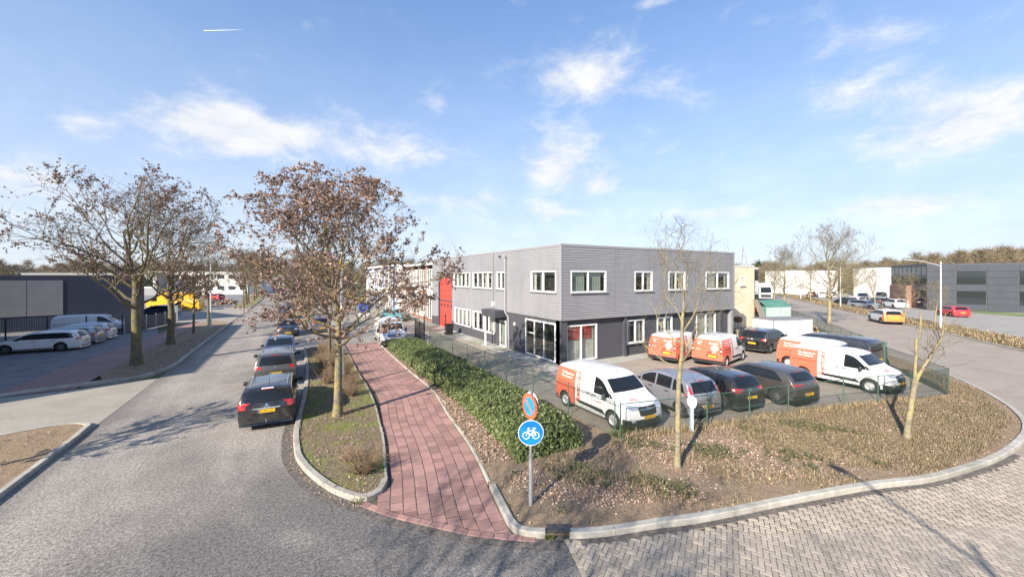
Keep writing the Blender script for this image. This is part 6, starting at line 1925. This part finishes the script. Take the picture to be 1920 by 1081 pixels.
kd = kerb_dist(q); near = (np.hypot(q[:, 0], q[:, 1]) < 30) & ((kd > .75 + .35 * vnoise(q, 3, 8)) | (rng.uniform(0, 1, len(q)) < .12))
litter('fallen_leaves', q[keep & near], .062, M_LITTER, 1, zs=.02, label='pinkish brown fallen leaves over the corner verge', cat='leaves')
bed = [p for p in path_r if 10 < p[1] < 30]
bed = bed + [(6.6, 30), (6.3, 12), (5.6, 10)]
litter('fallen_leaves', pts_in(bed, 3500, rng), .07, M_LITTER, 2, label='fallen leaves along the foot of the hedge', cat='leaves')
q = pts_in(isl, 5000, rng); litter('fallen_leaves', q[vnoise(q, 2.2, 9) + rng.normal(0, .3, len(q)) > .15], .055, M_LITTER, 3, label='scattered dry leaves on the mossy island', cat='leaves')
q = np.array([p for p in resample(GUT, .02)]) + rng.normal(0, .06, (len(resample(GUT, .02)), 2)) + np.array([-.1, -.08]); litter('gutter_leaves', q, .04, M_LITTER, 4, z=.006, zs=.006, label='leaf crumbs in the gutter at the island kerb', cat='leaves')
q = pts_in([p for p in v1[:-10]] + inner1, 4000, rng); litter('fallen_leaves', q, .07, M_LITTER, 5, z=.095, label='fallen leaves on the shaded left verge', cat='leaves')

def tufts(name, q, h, mat, seed, label, cat, z=.07, lean=.5, wid=.006, arch=.5):
    """arching blades or twigs: bent ribbons"""
    rng = np.random.default_rng(seed); n = len(q)
    a = rng.uniform(0, 6.28, n); d = np.stack([np.cos(a), np.sin(a)], 1); L = h * rng.uniform(.5, 1.4, n)[:, None]; ln = rng.uniform(.3, 1.0, n)[:, None] * lean
    B = np.concatenate([q, np.full((n, 1), z)], 1); w = np.stack([-np.sin(a), np.cos(a), np.zeros(n)], 1) * wid
    M1 = B + np.concatenate([d * L * ln * .45, L * .62], 1); T1 = B + np.concatenate([d * L * ln * 1.3, L * (1 - arch * ln)], 1)
    V = np.stack([B - w, B + w, M1 + w, M1 - w, T1 + w * .5, T1 - w * .5], 1).reshape(-1, 3)
    i = np.arange(n)[:, None] * 6
    Fq = np.concatenate([i + np.array([[0, 1, 2, 3]]), i + np.array([[3, 2, 4, 5]])])
    return tag(link_mesh(name, np_mesh(name, V, Fq, mat)), label, cat, kind='stuff')
right = [g(1390, 800), g(1456, 778), g(1576, 768), g(1695, 753), (26.4, 5.5), (28.7, 7.0), (30.5, 8.8), (32, 8.0), (28.5, 5.3), (24, 3.6), (19.5, 3.3), g(1770, 885), g(1600, 880), g(1450, 855)]
q = pts_in(right, 46000, rng); q = q[vnoise(q, 2.5, 5) + rng.normal(0, .35, len(q)) > -.35]
tufts('ground_cover', q, .13, M_COVER, 21, 'brown twiggy ground cover between fence and side road', 'ground cover', lean=1.9, wid=.006, arch=.75)
q = pts_in(front, 26000, rng); k = (vnoise(q, 1.5, 31) + rng.normal(0, .12, len(q)) > .12) & (q[:, 0] < 18)
tufts('creeping_cover', q[k], .12, M_COVER, 22, 'low creeping twigs in patches across the corner verge', 'ground cover', lean=1.5, wid=.007, arch=.6)
M_CREEP = mat_leaf('creeper_leaf', [(.055, .07, .028), (.095, .11, .045), (.15, .15, .07)], .7, .3, 0)
qc = pts_in(front, 60000, rng); qc = qc[(qc[:, 0] < 17) & (vnoise(qc, 2.1, 71) + .5 * vnoise(qc, 6, 72) > .33) & (kerb_dist(qc) > .7)]
litter('creeper_leaves', qc, .055, M_CREEP, 23, z=.10, zs=.085, flatness=.8, label='small dark creeper leaves in the corner verge', cat='ground cover')
q = pts_in(isl, 15000, rng); k = vnoise(q, 1.4, 41) + rng.normal(0, .2, len(q)) > .0
tufts('grass', q[k & (q[:, 1] < 22)], .06, M_GRASS, 24, 'thin mossy grass on the island', 'grass', wid=.005)
k2 = ~k
tufts('dry_grass', q[k2], .10, M_DRYSTEM, 25, 'dry straw among the moss of the island', 'grass', wid=.004, lean=1.0)
q = pts_in([(9.6, 9.7), (9.6, 9.2), (16.9, 7.8), (23.7, 6.1), (23.7, 6.5), (16.9, 8.2)], 2600, rng)
tufts('fence_grass', q, .22, M_COVER, 26, 'dry grass along the foot of the wire fence', 'grass', wid=.006)
q = pts_in([(UL - 1.3, VR), (UL - .05, VR), (UL - .05, VE), (UL - 1.9, VE)], 4200, rng); k = vnoise(q, 1.1, 51) > .12
tufts('moss_strip', q[k], .05, M_GRASS, 27, 'moss and weeds on the paving along the grey facade', 'grass', z=.035, wid=.009)
for poly, sd in (([(38.3, .2), (54.9, 12.2), (66, 20), (68.5, 18.2), (57.5, 9.5), (40, -2)], 61), ([(70, 23.2), (82, 31.7), (85, 29.8), (72.5, 20.9)], 62), ([(86, 34.5), (120, 58), (120, 53), (89, 32)], 63)):
    tufts('roadside_cover', pts_in(poly, 6000, rng), .35, M_COVER, sd, 'brown olive ground cover on the verge of the side street', 'ground cover', wid=.02, lean=1.0)
put_tree('roadside_tree', RT1, g(1600, 562), 1.1, 'bare tree in the gap between the white hall and white block', z=.06, scale=.8)
put_tree('roadside_tree', RT1, g(1588, 559), 2.6, 'bare tree behind the dark hatchback of the far car park', z=.06, scale=.75)
put_tree('roadside_tree', RT1, g(1452, 561), 2.9, 'bare tree far along the side street past the lorry', z=.06, scale=.8)
q = pts_in([(-7.0, 19.8), (-7.0, -10), (-20, -10), (-20, 14.8), (-9.5, 19.4)], 9000, rng)
litter('fallen_leaves', q[vnoise(q, 1.3, 81) + rng.normal(0, .3, len(q)) > -.1], .07, M_LITTER, 82, z=.095, label='fallen leaves on the near left verge', cat='leaves')
q = pts_in([(-6.6, 19.8), (-6.6, -10), (-20, -10), (-20, 14.8), (-9.5, 19.4)], 9000, rng)
tufts('grass', q[vnoise(q, 1.1, 83) > 0], .09, M_GRASS, 84, 'patchy grass on the near left verge', 'grass', z=.08)
# ------------------------------------------------------------------ fences
M_FGREEN = simple('green_fence_paint', (.045, .10, .075), .5, (.06, .12, .09), 3)
M_WIRE = simple('green_wire', (.04, .065, .052), .5)
M_FBLACK = simple('black_fence_paint', (.03, .03, .032), .5)
M_GALV = simple('galvanised_steel', (.52, .53, .54), .42, (.44, .45, .46), 3, metal=.5)
M_LAMPW2 = simple('lamp_post_white', (.62, .64, .65), .45, (.55, .57, .58), 2, metal=.2)

def chain_fence(name, label, pl, h=1.18, posts=None, spacing=.075, z=.06, gap=2.6, mesh=True, mat=None, wr=.0036):
    r = empty(name, (0, 0, 0), 0, label, 'fence')
    P = [Vector((p[0], p[1], 0)) for p in pl]
    pts = []
    for a, b in zip(P[:-1], P[1:]):
        n = max(1, int(round((b - a).length / gap)))
        for k in range(n): pts.append(a.lerp(b, k / n))
    pts.append(P[-1])
    for p in pts:
        mb = MB(); mb.tube([(p.x, p.y, z - .1), (p.x, p.y, z + h + .07)], .022, 8); mb.build('post', mat or M_FGREEN, r, True)
    for hz in (h, h * .5, .08):
        mb = MB(); mb.tube([(p.x, p.y, z + hz) for p in P], .016 if hz == h else .005, 6); mb.build('tension_wire' if hz != h else 'top_rail', M_FGREEN, r)
    if mesh:
        VV, FF, n0 = [], [], 0
        T = Tubes()
        for a, b in zip(P[:-1], P[1:]):
            L = (b - a).length; d = (b - a) / L
            k = -h
            while k < L:
                for sg in (1, -1):
                    s0, s1 = (k, k + h)
                    t0, t1 = max(0, -s0 / h), min(1, (L - s0) / h)
                    if t1 - t0 < .02: continue
                    za, zb_ = (t0 * h, t1 * h) if sg > 0 else (h - t0 * h, h - t1 * h)
                    p0 = a + d * (s0 + t0 * h); p1 = a + d * (s0 + t1 * h)
                    T.add([(p0.x, p0.y, z + za), (p1.x, p1.y, z + zb_)], [wr, wr], 3)
                k += spacing
        V, Fq = T.get(); tag(link_mesh('wire_mesh', np_mesh(name, V, Fq, M_WIRE), r), kind='stuff')
    return r
chain_fence('chain_link_fence', 'green chain-link fence along the front of the yard and its corner', FENCE[1:], z=.06)
chain_fence('chain_link_fence', 'green chain-link fence behind the laurel hedge', [(9.5, 9.75), (9.5, 30.2)], z=.06)
chain_fence('roadside_fence', 'thin green wire fence from the gate along the side street', [(34.6, 11.6), (45, 18.6), (62, 30.8)], h=1.3, spacing=.12, wr=.004)
# green gate
gt_ = empty('green_gate', (31.25, 9.45, 0), math.atan2(2.2, 3.0), 'green barred gate with a thick post at the yard entrance', 'gate')
MB().bb(-.09, .09, -.09, .09, 0, 1.55).build('gate_post', M_FGREEN, gt_); MB().bb(3.6, 3.75, -.07, .07, 0, 1.5).build('gate_post', M_FGREEN, gt_)
for k in range(17): MB().bb(.25 + k * .2, .28 + k * .2, -.015, .015, .12, 1.42).build('bar', M_FGREEN, gt_)
for zz in (.12, 1.40): MB().bb(.12, 3.58, -.022, .022, zz, zz + .05).build('gate_rail', M_FGREEN, gt_)
# black bar gate by the red door
bg = empty('black_gate', (12.6, 37.6, 0), 0, 'black metal bar gate standing before the red door', 'gate')
for x in (-1.3, 0.9): MB().bb(x - .05, x + .05, -.05, .05, .02, 1.75).build('gate_post', M_FBLACK, bg)
for k in range(13): MB().bb(-1.14 + k * .155, -1.115 + k * .155, -.012, .012, .15, 1.55).build('bar', M_FBLACK, bg)
for zz in (.15, 1.5): MB().bb(-1.25, .85, -.02, .02, zz, zz + .045).build('gate_rail', M_FBLACK, bg)
bf = empty('black_fence', (9.4, 31.2, 0), R(88), 'black mesh fence end beside the white panel van', 'fence')
for k in range(3): MB().bb(k * 1.6 - .035, k * 1.6 + .035, -.035, .035, 0, 1.75).build('post', M_FBLACK, bf)
for k in range(46): MB().bb(.03 + k * .07 - .005, .03 + k * .07 + .005, -.006, .006, .1, 1.65).build('bar', M_FBLACK, bf)
for zz in (.1, .9, 1.65): MB().bb(0, 3.2, -.012, .012, zz - .012, zz + .012).build('fence_rail', M_FBLACK, bf)
# left: mesh fence and solid panels
lf_ = empty('mesh_fence', (0, 0, 0), 0, 'tall dark mesh fence behind the white cars', 'fence')
A_, B_ = Vector((-14.0, 50.2)), Vector((-33, 49.0)); L_ = (B_ - A_).length; dd = (B_ - A_).normalized()
for k in range(9):
    p = A_ + dd * (L_ * k / 8); MB().bb(p.x - .04, p.x + .04, p.y - .04, p.y + .04, 0, 1.9).build('post', M_FBLACK, lf_)
T = Tubes()
for k in range(int(L_ / .14)): p = A_ + dd * k * .14; T.add([(p.x, p.y, .05), (p.x, p.y, 1.85)], [.007, .007], 3)
for k in range(10): T.add([(A_.x, A_.y, .05 + k * .2), (B_.x, B_.y, .05 + k * .2)], [.007, .007], 3)
V, Fq = T.get(); tag(link_mesh('wire_mesh', np_mesh('mesh_fence', V, Fq, M_GALV), lf_), kind='stuff')
sf = empty('panel_fence', (0, 0, 0), 0, 'dark solid panel fence beside the left red path', 'fence')
A_, B_ = Vector((-13.9, 50.3)), Vector((-12.1, 59.0)); dd = (B_ - A_); n_ = 5
M_SCREEN = simple('fence_screen', (.06, .068, .085), .6, (.085, .09, .10), 2)
for k in range(n_ + 1):
    p = A_ + dd * (k / n_); MB().bb(p.x - .035, p.x + .035, p.y - .035, p.y + .035, 0, 1.55).build('post', M_GALV, sf)
    if k < n_:
        q = A_ + dd * ((k + 1) / n_); wallbox((p.x, p.y + .05), (q.x, q.y - .05), .05, 1.45, .02, M_SCREEN, 'panel', sf)
for k, v in enumerate((58.9, 59.6)):
    o = empty('gate_pillar', (-11.9, v, 0), 0, 'pale square gate pillar at the end of the dark panel fence', 'pillar', 'gate pillars'); MB().bb(-.09, .09, -.09, .09, 0, 2.1).build('shaft', M_GALV, o); MB().bb(-.11, .11, -.11, .11, 2.1, 2.16).build('cap', M_FBLACK, o)

# ------------------------------------------------------------------ lamps
def lamp(loc, label, h=8.0, arm=2.2, head_dir=0.0, r=.075, z=.05):
    o = empty('street_lamp', (loc[0], loc[1], z), head_dir, label, 'street lamp')
    mb = MB(); mb.tube([(0, 0, -.05), (0, 0, 1.1)], r * 1.35, 10); mb.tube([(0, 0, 1.1), (0, 0, 1.2)], [r * 1.35, r], 10); mb.tube([(0, 0, 1.15), (0, 0, h)], [r, r * .65], 10); mb.build('pole', M_LAMPW2, o, True)
    pts = [(0, 0, h - .5)] + [(arm * t, 0, h - .5 + .62 * math.sin(t * math.pi / 2)) for t in (.15, .35, .6, .85, 1.0)]
    mb = MB(); mb.tube(pts, r * .5, 8); mb.build('arm', M_LAMPW2, o, True)
    mb = MB(); mb.lathe([(.001, -.06), (.10, -.05), (.15, 0), (.10, .05), (.001, .06)], 12, (0, 0, 0)); hd_ = mb.build('lamp_head', M_LAMPW2, o, True); hd_.location = (arm + .25, 0, h + .12); hd_.scale = (2.4, 1, 1)
    mb = MB(); mb.lathe([(.001, -.065), (.11, -.05)], 12); gl = mb.build('lens', M_LAMPW, o, True); gl.location = (arm + .25, 0, h + .11); gl.scale = (2.2, 1, 1)
    return o
lamp(g(395, 614), 'white lamp post in the left verge by the driveway', 8.0, 1.6, 0)
lamp(g(641, 725), 'pale grey lamp post right behind the brown oak', 8.0, 1.6, math.pi)
left_w = math.atan2(-(-1) * SY, -CY) if False else math.atan2(SY, -CY)
lamp(g(1764, 618), 'tall curved white lamp post beside the side street', 7.0, 3.0, left_w)
lamp(g(1576, 574), 'white lamp post at the verge tip of the far car park', 7.2, 2.6, left_w)
lamp(g(1501, 562), 'small white lamp post before the long white hall', 7.0, 2.0, left_w)
# lamp behind the viewer: its arm and head throw the thin shadow on the pavers
hsh = 8.12; off = hsh / math.tan(SUN_EL); hx = Vector(cw(9.3, 11.1)) - Vector((SUN_DIR.x, SUN_DIR.y)).normalized() * off
ad = Vector(cw(-.10, 1.0)); ba = hx - ad.normalized() * 2.9
lamp((ba.x, ba.y), 'lamp post standing on the near side of the junction', 8.0, 2.65, math.atan2(ad.y, ad.x), z=0)

# ------------------------------------------------------------------ traffic signs
M_SBLUE = simple('sign_blue', (.01, .21, .60), .35, coat=.3)
M_SCYAN = simple('sign_light_blue', (.02, .33, .62), .35, coat=.3)
M_SORANGE = simple('sign_red', (.80, .16, .08), .35, coat=.3)
M_SWHITE = simple('sign_white', (.85, .85, .85), .35, coat=.3)
sp = g(995, 951)
sg_ = empty('cycle_sign_post', (sp[0], sp[1], .06), 0, 'round blue bicycle sign on a grey pole at the corner verge', 'sign')
mb = MB(); mb.tube([(0, 0, -.1), (0, 0, 1.22)], .048, 12); mb.tube([(0, 0, 1.2), (0, 0, 2.72)], .030, 12); mb.build('pole', M_GALV, sg_, True)
def disc(parent, name, r0, r1, y, mat, n=48, cy=0.0):
    mb = MB()
    if r0 <= 0:
        mb.lathe([(.0005, y), (r1, y), (r1, y + .004), (.0005, y + .004)], n, axis='y')
    else: mb.lathe([(r0, y), (r1, y), (r1, y + .004), (r0, y + .004), (r0, y)], n, axis='y')
    return mb.build(name, mat, parent)
face = -YAW                                             # sign faces the camera side
pl_ = disc(sg_, 'bicycle_plate', 0, .305, -.052, M_SWHITE); pl_.location = (0, 0, 1.74); pl_.rotation_euler = (0, 0, face + R(2))
disc(pl_, 'blue_field', 0, .288, -.058, M_SBLUE)
# bicycle drawing as raised strokes
def stroke(mb, pts, w=.011, y=-.0605):
    for a, b in zip(pts[:-1], pts[1:]):
        d = Vector((b[0] - a[0], b[1] - a[1])); L = d.length; d /= L; n = Vector((-d.y, d.x)) * w; e = d * w * .6
        q = [(a[0] - e.x + n.x, a[1] - e.y + n.y), (b[0] + e.x + n.x, b[1] + e.y + n.y), (b[0] + e.x - n.x, b[1] + e.y - n.y), (a[0] - e.x - n.x, a[1] - e.y - n.y)]
        mb.add([(p[0], y, p[1]) for p in q], [(0, 3, 2, 1)])
mb = MB()
for cx in (-.115, .115):
    stroke(mb, [(cx + .078 * math.cos(t * math.pi / 12), -.055 + .078 * math.sin(t * math.pi / 12)) for t in range(25)], .010)
stroke(mb, [(-.115, -.055), (-.065, .085), (-.07, .115), (-.04, .125), (-.03, .112)]); stroke(mb, [(-.075, .06), (.075, .06)]); stroke(mb, [(-.082, .04), (.005, -.05), (.115, -.055)])
stroke(mb, [(.005, -.05), (.082, .105)]); stroke(mb, [(.05, .112), (.115, .112)], .013); stroke(mb, [(.115, -.055), (.075, .06)])
mb.build('bicycle_symbol', M_SWHITE, pl_)
np_ = disc(sg_, 'no_parking_plate', 0, .30, -.040, M_SORANGE); np_.location = (0, 0, 2.36); np_.rotation_euler = (0, 0, face + R(-57))
disc(np_, 'blue_field', 0, .215, -.046, M_SCYAN)
mb = MB(); c45 = .7071
mb.add([(x * c45 - z * c45, -.0485, x * c45 + z * c45) for x, z in ((-.03, -.215), (.03, -.215), (.03, .215), (-.03, .215))], [(0, 1, 2, 3)]); mb.build('red_bar', M_SORANGE, np_)
for zz in (1.6, 1.88, 2.25, 2.45):
    mb = MB(); mb.tube([(0, 0, zz - .015), (0, 0, zz + .015)], .036, 10); mb.build('clamp', M_GALV, sg_)
# back plate seen edge-on behind the upper sign
bk = disc(sg_, 'back_plate', 0, .27, -.044, M_SWHITE); bk.location = (.03, .06, 2.40); bk.rotation_euler = (0, 0, face + R(123))

# charging post with a white rounded plate
ch_ = empty('charging_post', (*g(1297, 812), 0), face, 'white charging post with rounded head beside the silver MPV', 'post')
MB().bb(-.05, .05, -.05, .05, 0, .95).build('shaft', simple('blue_grey_post', (.36, .42, .50), .5), ch_)
mb = MB(); mb.lathe([(.001, -.05), (.15, -.05), (.16, 0), (.15, .05), (.001, .05)], 20, (0, 0, 0), 'y'); o = mb.build('head', M_SWHITE, ch_, True); o.location = (0, -.02, 1.12); o.scale = (1, 1, 1.5)
# blue site board on the forecourt
sb = empty('site_sign', (*g(683, 607), 0), face, 'small blue and white site sign on the far forecourt', 'sign')
for x in (-.5, .5): MB().bb(x - .03, x + .03, -.03, .03, 0, 2.0).build('leg', M_GALV, sb)
MB().bb(-.6, .6, -.06, -.032, 1.3, 2.4).build('board', M_BLUE, sb); MB().bb(-.6, .6, -.07, -.031, .9, 1.28).build('lower_board', M_SWHITE, sb)
# wheelie bin
wb_ = empty('wheelie_bin', (*g(842, 627), .0), R(90), 'black wheelie bin beside the black gate', 'bin')
mb = MB(); mb.add([(x * s, y * s, z) for z, s in ((.06, .8), (.95, 1.0)) for x, y in ((-.28, -.36), (.28, -.36), (.28, .36), (-.28, .36))], [(3, 2, 1, 0), (4, 5, 6, 7), (0, 1, 5, 4), (1, 2, 6, 5), (2, 3, 7, 6), (3, 0, 4, 7)]); mb.build('tub', M_BLACK, wb_)
mb = MB(); mb.add([(x, y, z + (.08 if y > 0 else 0)) for z in (.955, 1.01) for x, y in ((-.3, -.38), (.3, -.38), (.3, .4), (-.3, .4))], [(3, 2, 1, 0), (4, 5, 6, 7), (0, 1, 5, 4), (1, 2, 6, 5), (2, 3, 7, 6), (3, 0, 4, 7)]); mb.build('lid', M_BLACK, wb_)
for x in (-.27, .27):
    mb = MB(); mb.lathe([(.001, -.03), (.1, -.03), (.1, .03), (.001, .03)], 14, (x, .33, .1), 'x'); mb.build('wheel', M_TYRE, wb_)
mb = MB(); mb.tube([(-.26, .42, 1.0), (.26, .42, 1.0)], .018, 6); mb.build('handle', M_BLACK, wb_)

# ------------------------------------------------------------------ yard clutter by the cream building
def pallet_stack(loc, rz, n, label, wm):
    for k in range(n):
        nm = ('bottom', 'second', 'middle', 'fourth', 'topmost')[k] if n == 5 else ('bottom', 'middle', 'topmost')[k]
        o = empty('pallet', (loc[0], loc[1], .03 + k * .15), rz, nm + ' pallet of the ' + label, 'pallet', 'wooden pallets: ' + label)
        for i in range(7): MB().bb(-.6 + i * .175, -.48 + i * .175, -.4, .4, .122, .144).build('board', wm, o)
        for y in (-.37, 0, .37):
            MB().bb(-.6, .6, y - .05, y + .05, .10, .1215).build('stringer', wm, o)
            MB().bb(-.6, .6, y - .05, y + .05, 0, .02).build('bottom_board', wm, o)
            for x in (-.53, 0, .53): MB().bb(x - .07, x + .07, y - .05, y + .05, .0205, .0995).build('block', wm, o)
M_PINE = simple('pallet_wood', (.42, .30, .16), .8, (.34, .24, .13), 5)
M_GREYW = simple('weathered_wood', (.26, .21, .15), .85, (.2, .16, .12), 5)
pallet_stack(g(1376, 634), .4, 5, 'low stack of weathered pallets beside the black SUV', M_GREYW)
pallet_stack((42.6, 18.5), .5, 5, 'stack of pale pallets near the white container', M_PINE)
pallet_stack((41.2, 17.6), .65, 3, 'short stack of pale pallets by the side street fence', M_PINE)
for k in range(3):
    o = empty('leaning_pallet', (44.6 - k * .9, 19.0 - k * .62, .03), R(35), 'pallet standing on edge at the side street fence', 'pallet', 'pallets on edge'); o.rotation_euler = (R(72), 0, R(40))
    for i in range(6): MB().bb(-.6 + i * .2, -.46 + i * .2, 0, .8, .1, .122).build('board', M_PINE, o)
    for y in (.05, .4, .75): MB().bb(-.6, .6, y - .05, y + .05, 0, .1).build('stringer', M_PINE, o)
# white container
wc = empty('white_container', (37.0, 17.9, .03), R(-16), 'low white storage container behind the parked vans', 'container'); wc.scale = (.68, .9, .84)
MB().bb(-3.0, 3.0, -1.15, 1.15, .12, 2.15).build('body', simple('container_white', (.74, .74, .73), .6, (.66, .66, .65), 1.2), wc)
MB().bb(-3.05, 3.05, -1.2, 1.2, 2.15, 2.24).build('roof', M_LIGHTPANEL, wc)
for x in (-2.6, 0, 2.6): MB().bb(x - .15, x + .15, -1.1, 1.1, 0, .12).build('skid', M_FBLACK, wc)
for x in (-3.02, -1, 1, 3.02): MB().bb(x - .05, x + .05, -1.19, -1.155, .12, 2.15).build('post', M_LIGHTPANEL, wc)
for x in (1.2, 2.0): MB().bb(x, x + .7, -1.17, -1.158, .25, 2.0).build('door', M_WHITE, wc)
# green shelter
gs = empty('green_shelter', (50.1, 25.9, .03), R(-12), 'green translucent shelter with a rounded roof behind the container', 'shelter')
M_GTARP = simple('green_tarp', (.10, .24, .19), .5, (.07, .18, .14), 1.5)
M_PALEG = simple('pale_green_sheet', (.46, .56, .52), .5, (.38, .48, .44), 2)
for y in (-1.5, 1.5): MB().bb(-1.9, 1.9, y - .03, y + .03, 0, 1.9).build('side_sheet', M_PALEG, gs)
MB().bb(-1.93, -1.88, -1.45, 1.45, 0, 1.95).build('end_sheet', M_GTARP, gs)
mb = MB(); pr = [(-1.58 + 3.16 * k / 10, 1.9 + .75 * math.sin(math.pi * k / 10)) for k in range(11)]
mb.add([(x, y, z) for x in (-1.95, 1.95) for y, z in pr], [(k, k + 1, k + 12, k + 11) for k in range(10)]); mb.build('roof_sheet', M_GTARP, gs, True)
for x in (-1.8, 0, 1.8):
    for y in (-1.55, 1.55): MB().bb(x - .03, x + .03, y - .02, y + .02, 0, 1.95).build('upright', M_GALV, gs)
# leaning planks
for k in range(5):
    x0 = 44.0 + k * .3
    o = empty('leaning_plank', (x0, 23.0, .03), 0, 'grey plank leaning on the glass side of the cream building', 'plank', 'leaning planks'); o.rotation_euler = (R(-22) , 0, R(8 * k - 10))
    MB().bb(-.11, .11, -.025, .025, 0, 3.1).build('board', M_LIGHTPANEL if k % 2 else M_GREYW, o)
    MB().bb(-.115, .115, -.03, .03, 3.1, 3.16).build('end_cap', M_GREYW, o)
# brown barbecue drum
bd = empty('fire_drum', (*g(1384, 617), .03), 0, 'rusty brown drum on a stand at the cream wall', 'drum')
mb = MB(); mb.lathe([(.001, -.3), (.30, -.3), (.34, 0), (.30, .3), (.001, .3)], 16, (0, 0, 1.0), 'y'); mb.build('drum', simple('rust', (.20, .10, .07), .8, (.13, .07, .05), 6), bd, True)
for x in (-.2, .2):
    for y in (-.2, .2): mb = MB(); mb.tube([(x, y, 0), (x * .8, y * .8, .8)], .02, 6); mb.build('leg', M_FBLACK, bd)
# power pylon on the horizon
py_ = empty('pylon', (*cw(128, 215), 0), .3, 'thin lattice power pylon on the horizon beyond the cream building', 'pylon')
T = Tubes(); hp = 22.0
def pw(z): return 2.2 * (1 - z / hp) + .25
for sx in (-1, 1):
    for sy in (-1, 1): T.add([(sx * pw(z), sy * pw(z), z) for z in np.linspace(0, hp, 8)], [.09] * 8, 4)
zs = np.linspace(0, hp, 12)
for a, b in zip(zs[:-1], zs[1:]):
    for sy in (-1, 1): T.add([(-pw(a), sy * pw(a), a), (pw(b), sy * pw(b), b)], [.05, .05], 3); T.add([(pw(a), sy * pw(a), a), (-pw(b), sy * pw(b), b)], [.05, .05], 3)
V, Fq = T.get(); link_mesh('lattice', np_mesh('pylon', V, Fq, M_GALV), py_)
for zz, w in ((16.5, 5), (19, 4), (21.3, 3)): MB().bb(-w, w, -.12, .12, zz, zz + .2).build('cross_arm', M_GALV, py_)
# distant jet with its vapour trail
d0 = Vector(((382 - 960) / F, 1.0, (HZ - 58) / F)); d1 = Vector(((455 - 960) / F, 1.0, (HZ - 56) / F))
def cam2w(d, k): u, v = cw(d.x * k, d.y * k); return Vector((u, v, CH + d.z * k))
a, b = cam2w(d0, 3600), cam2w(d1, 3600)
jt = empty('vapour_trail', tuple(a), 0, 'short white vapour trail high in the blue sky', 'vapour trail')
M_TRAIL = simple('vapour', (.95, .95, .95), 1.0, spec=0)
mb = MB(); mb.tube([(0, 0, 0), tuple((b - a) * .3), tuple((b - a) * .7), tuple(b - a)], [2.6, 2.2, 1.4, .2], 8); mb.build('trail', M_TRAIL, jt, True)
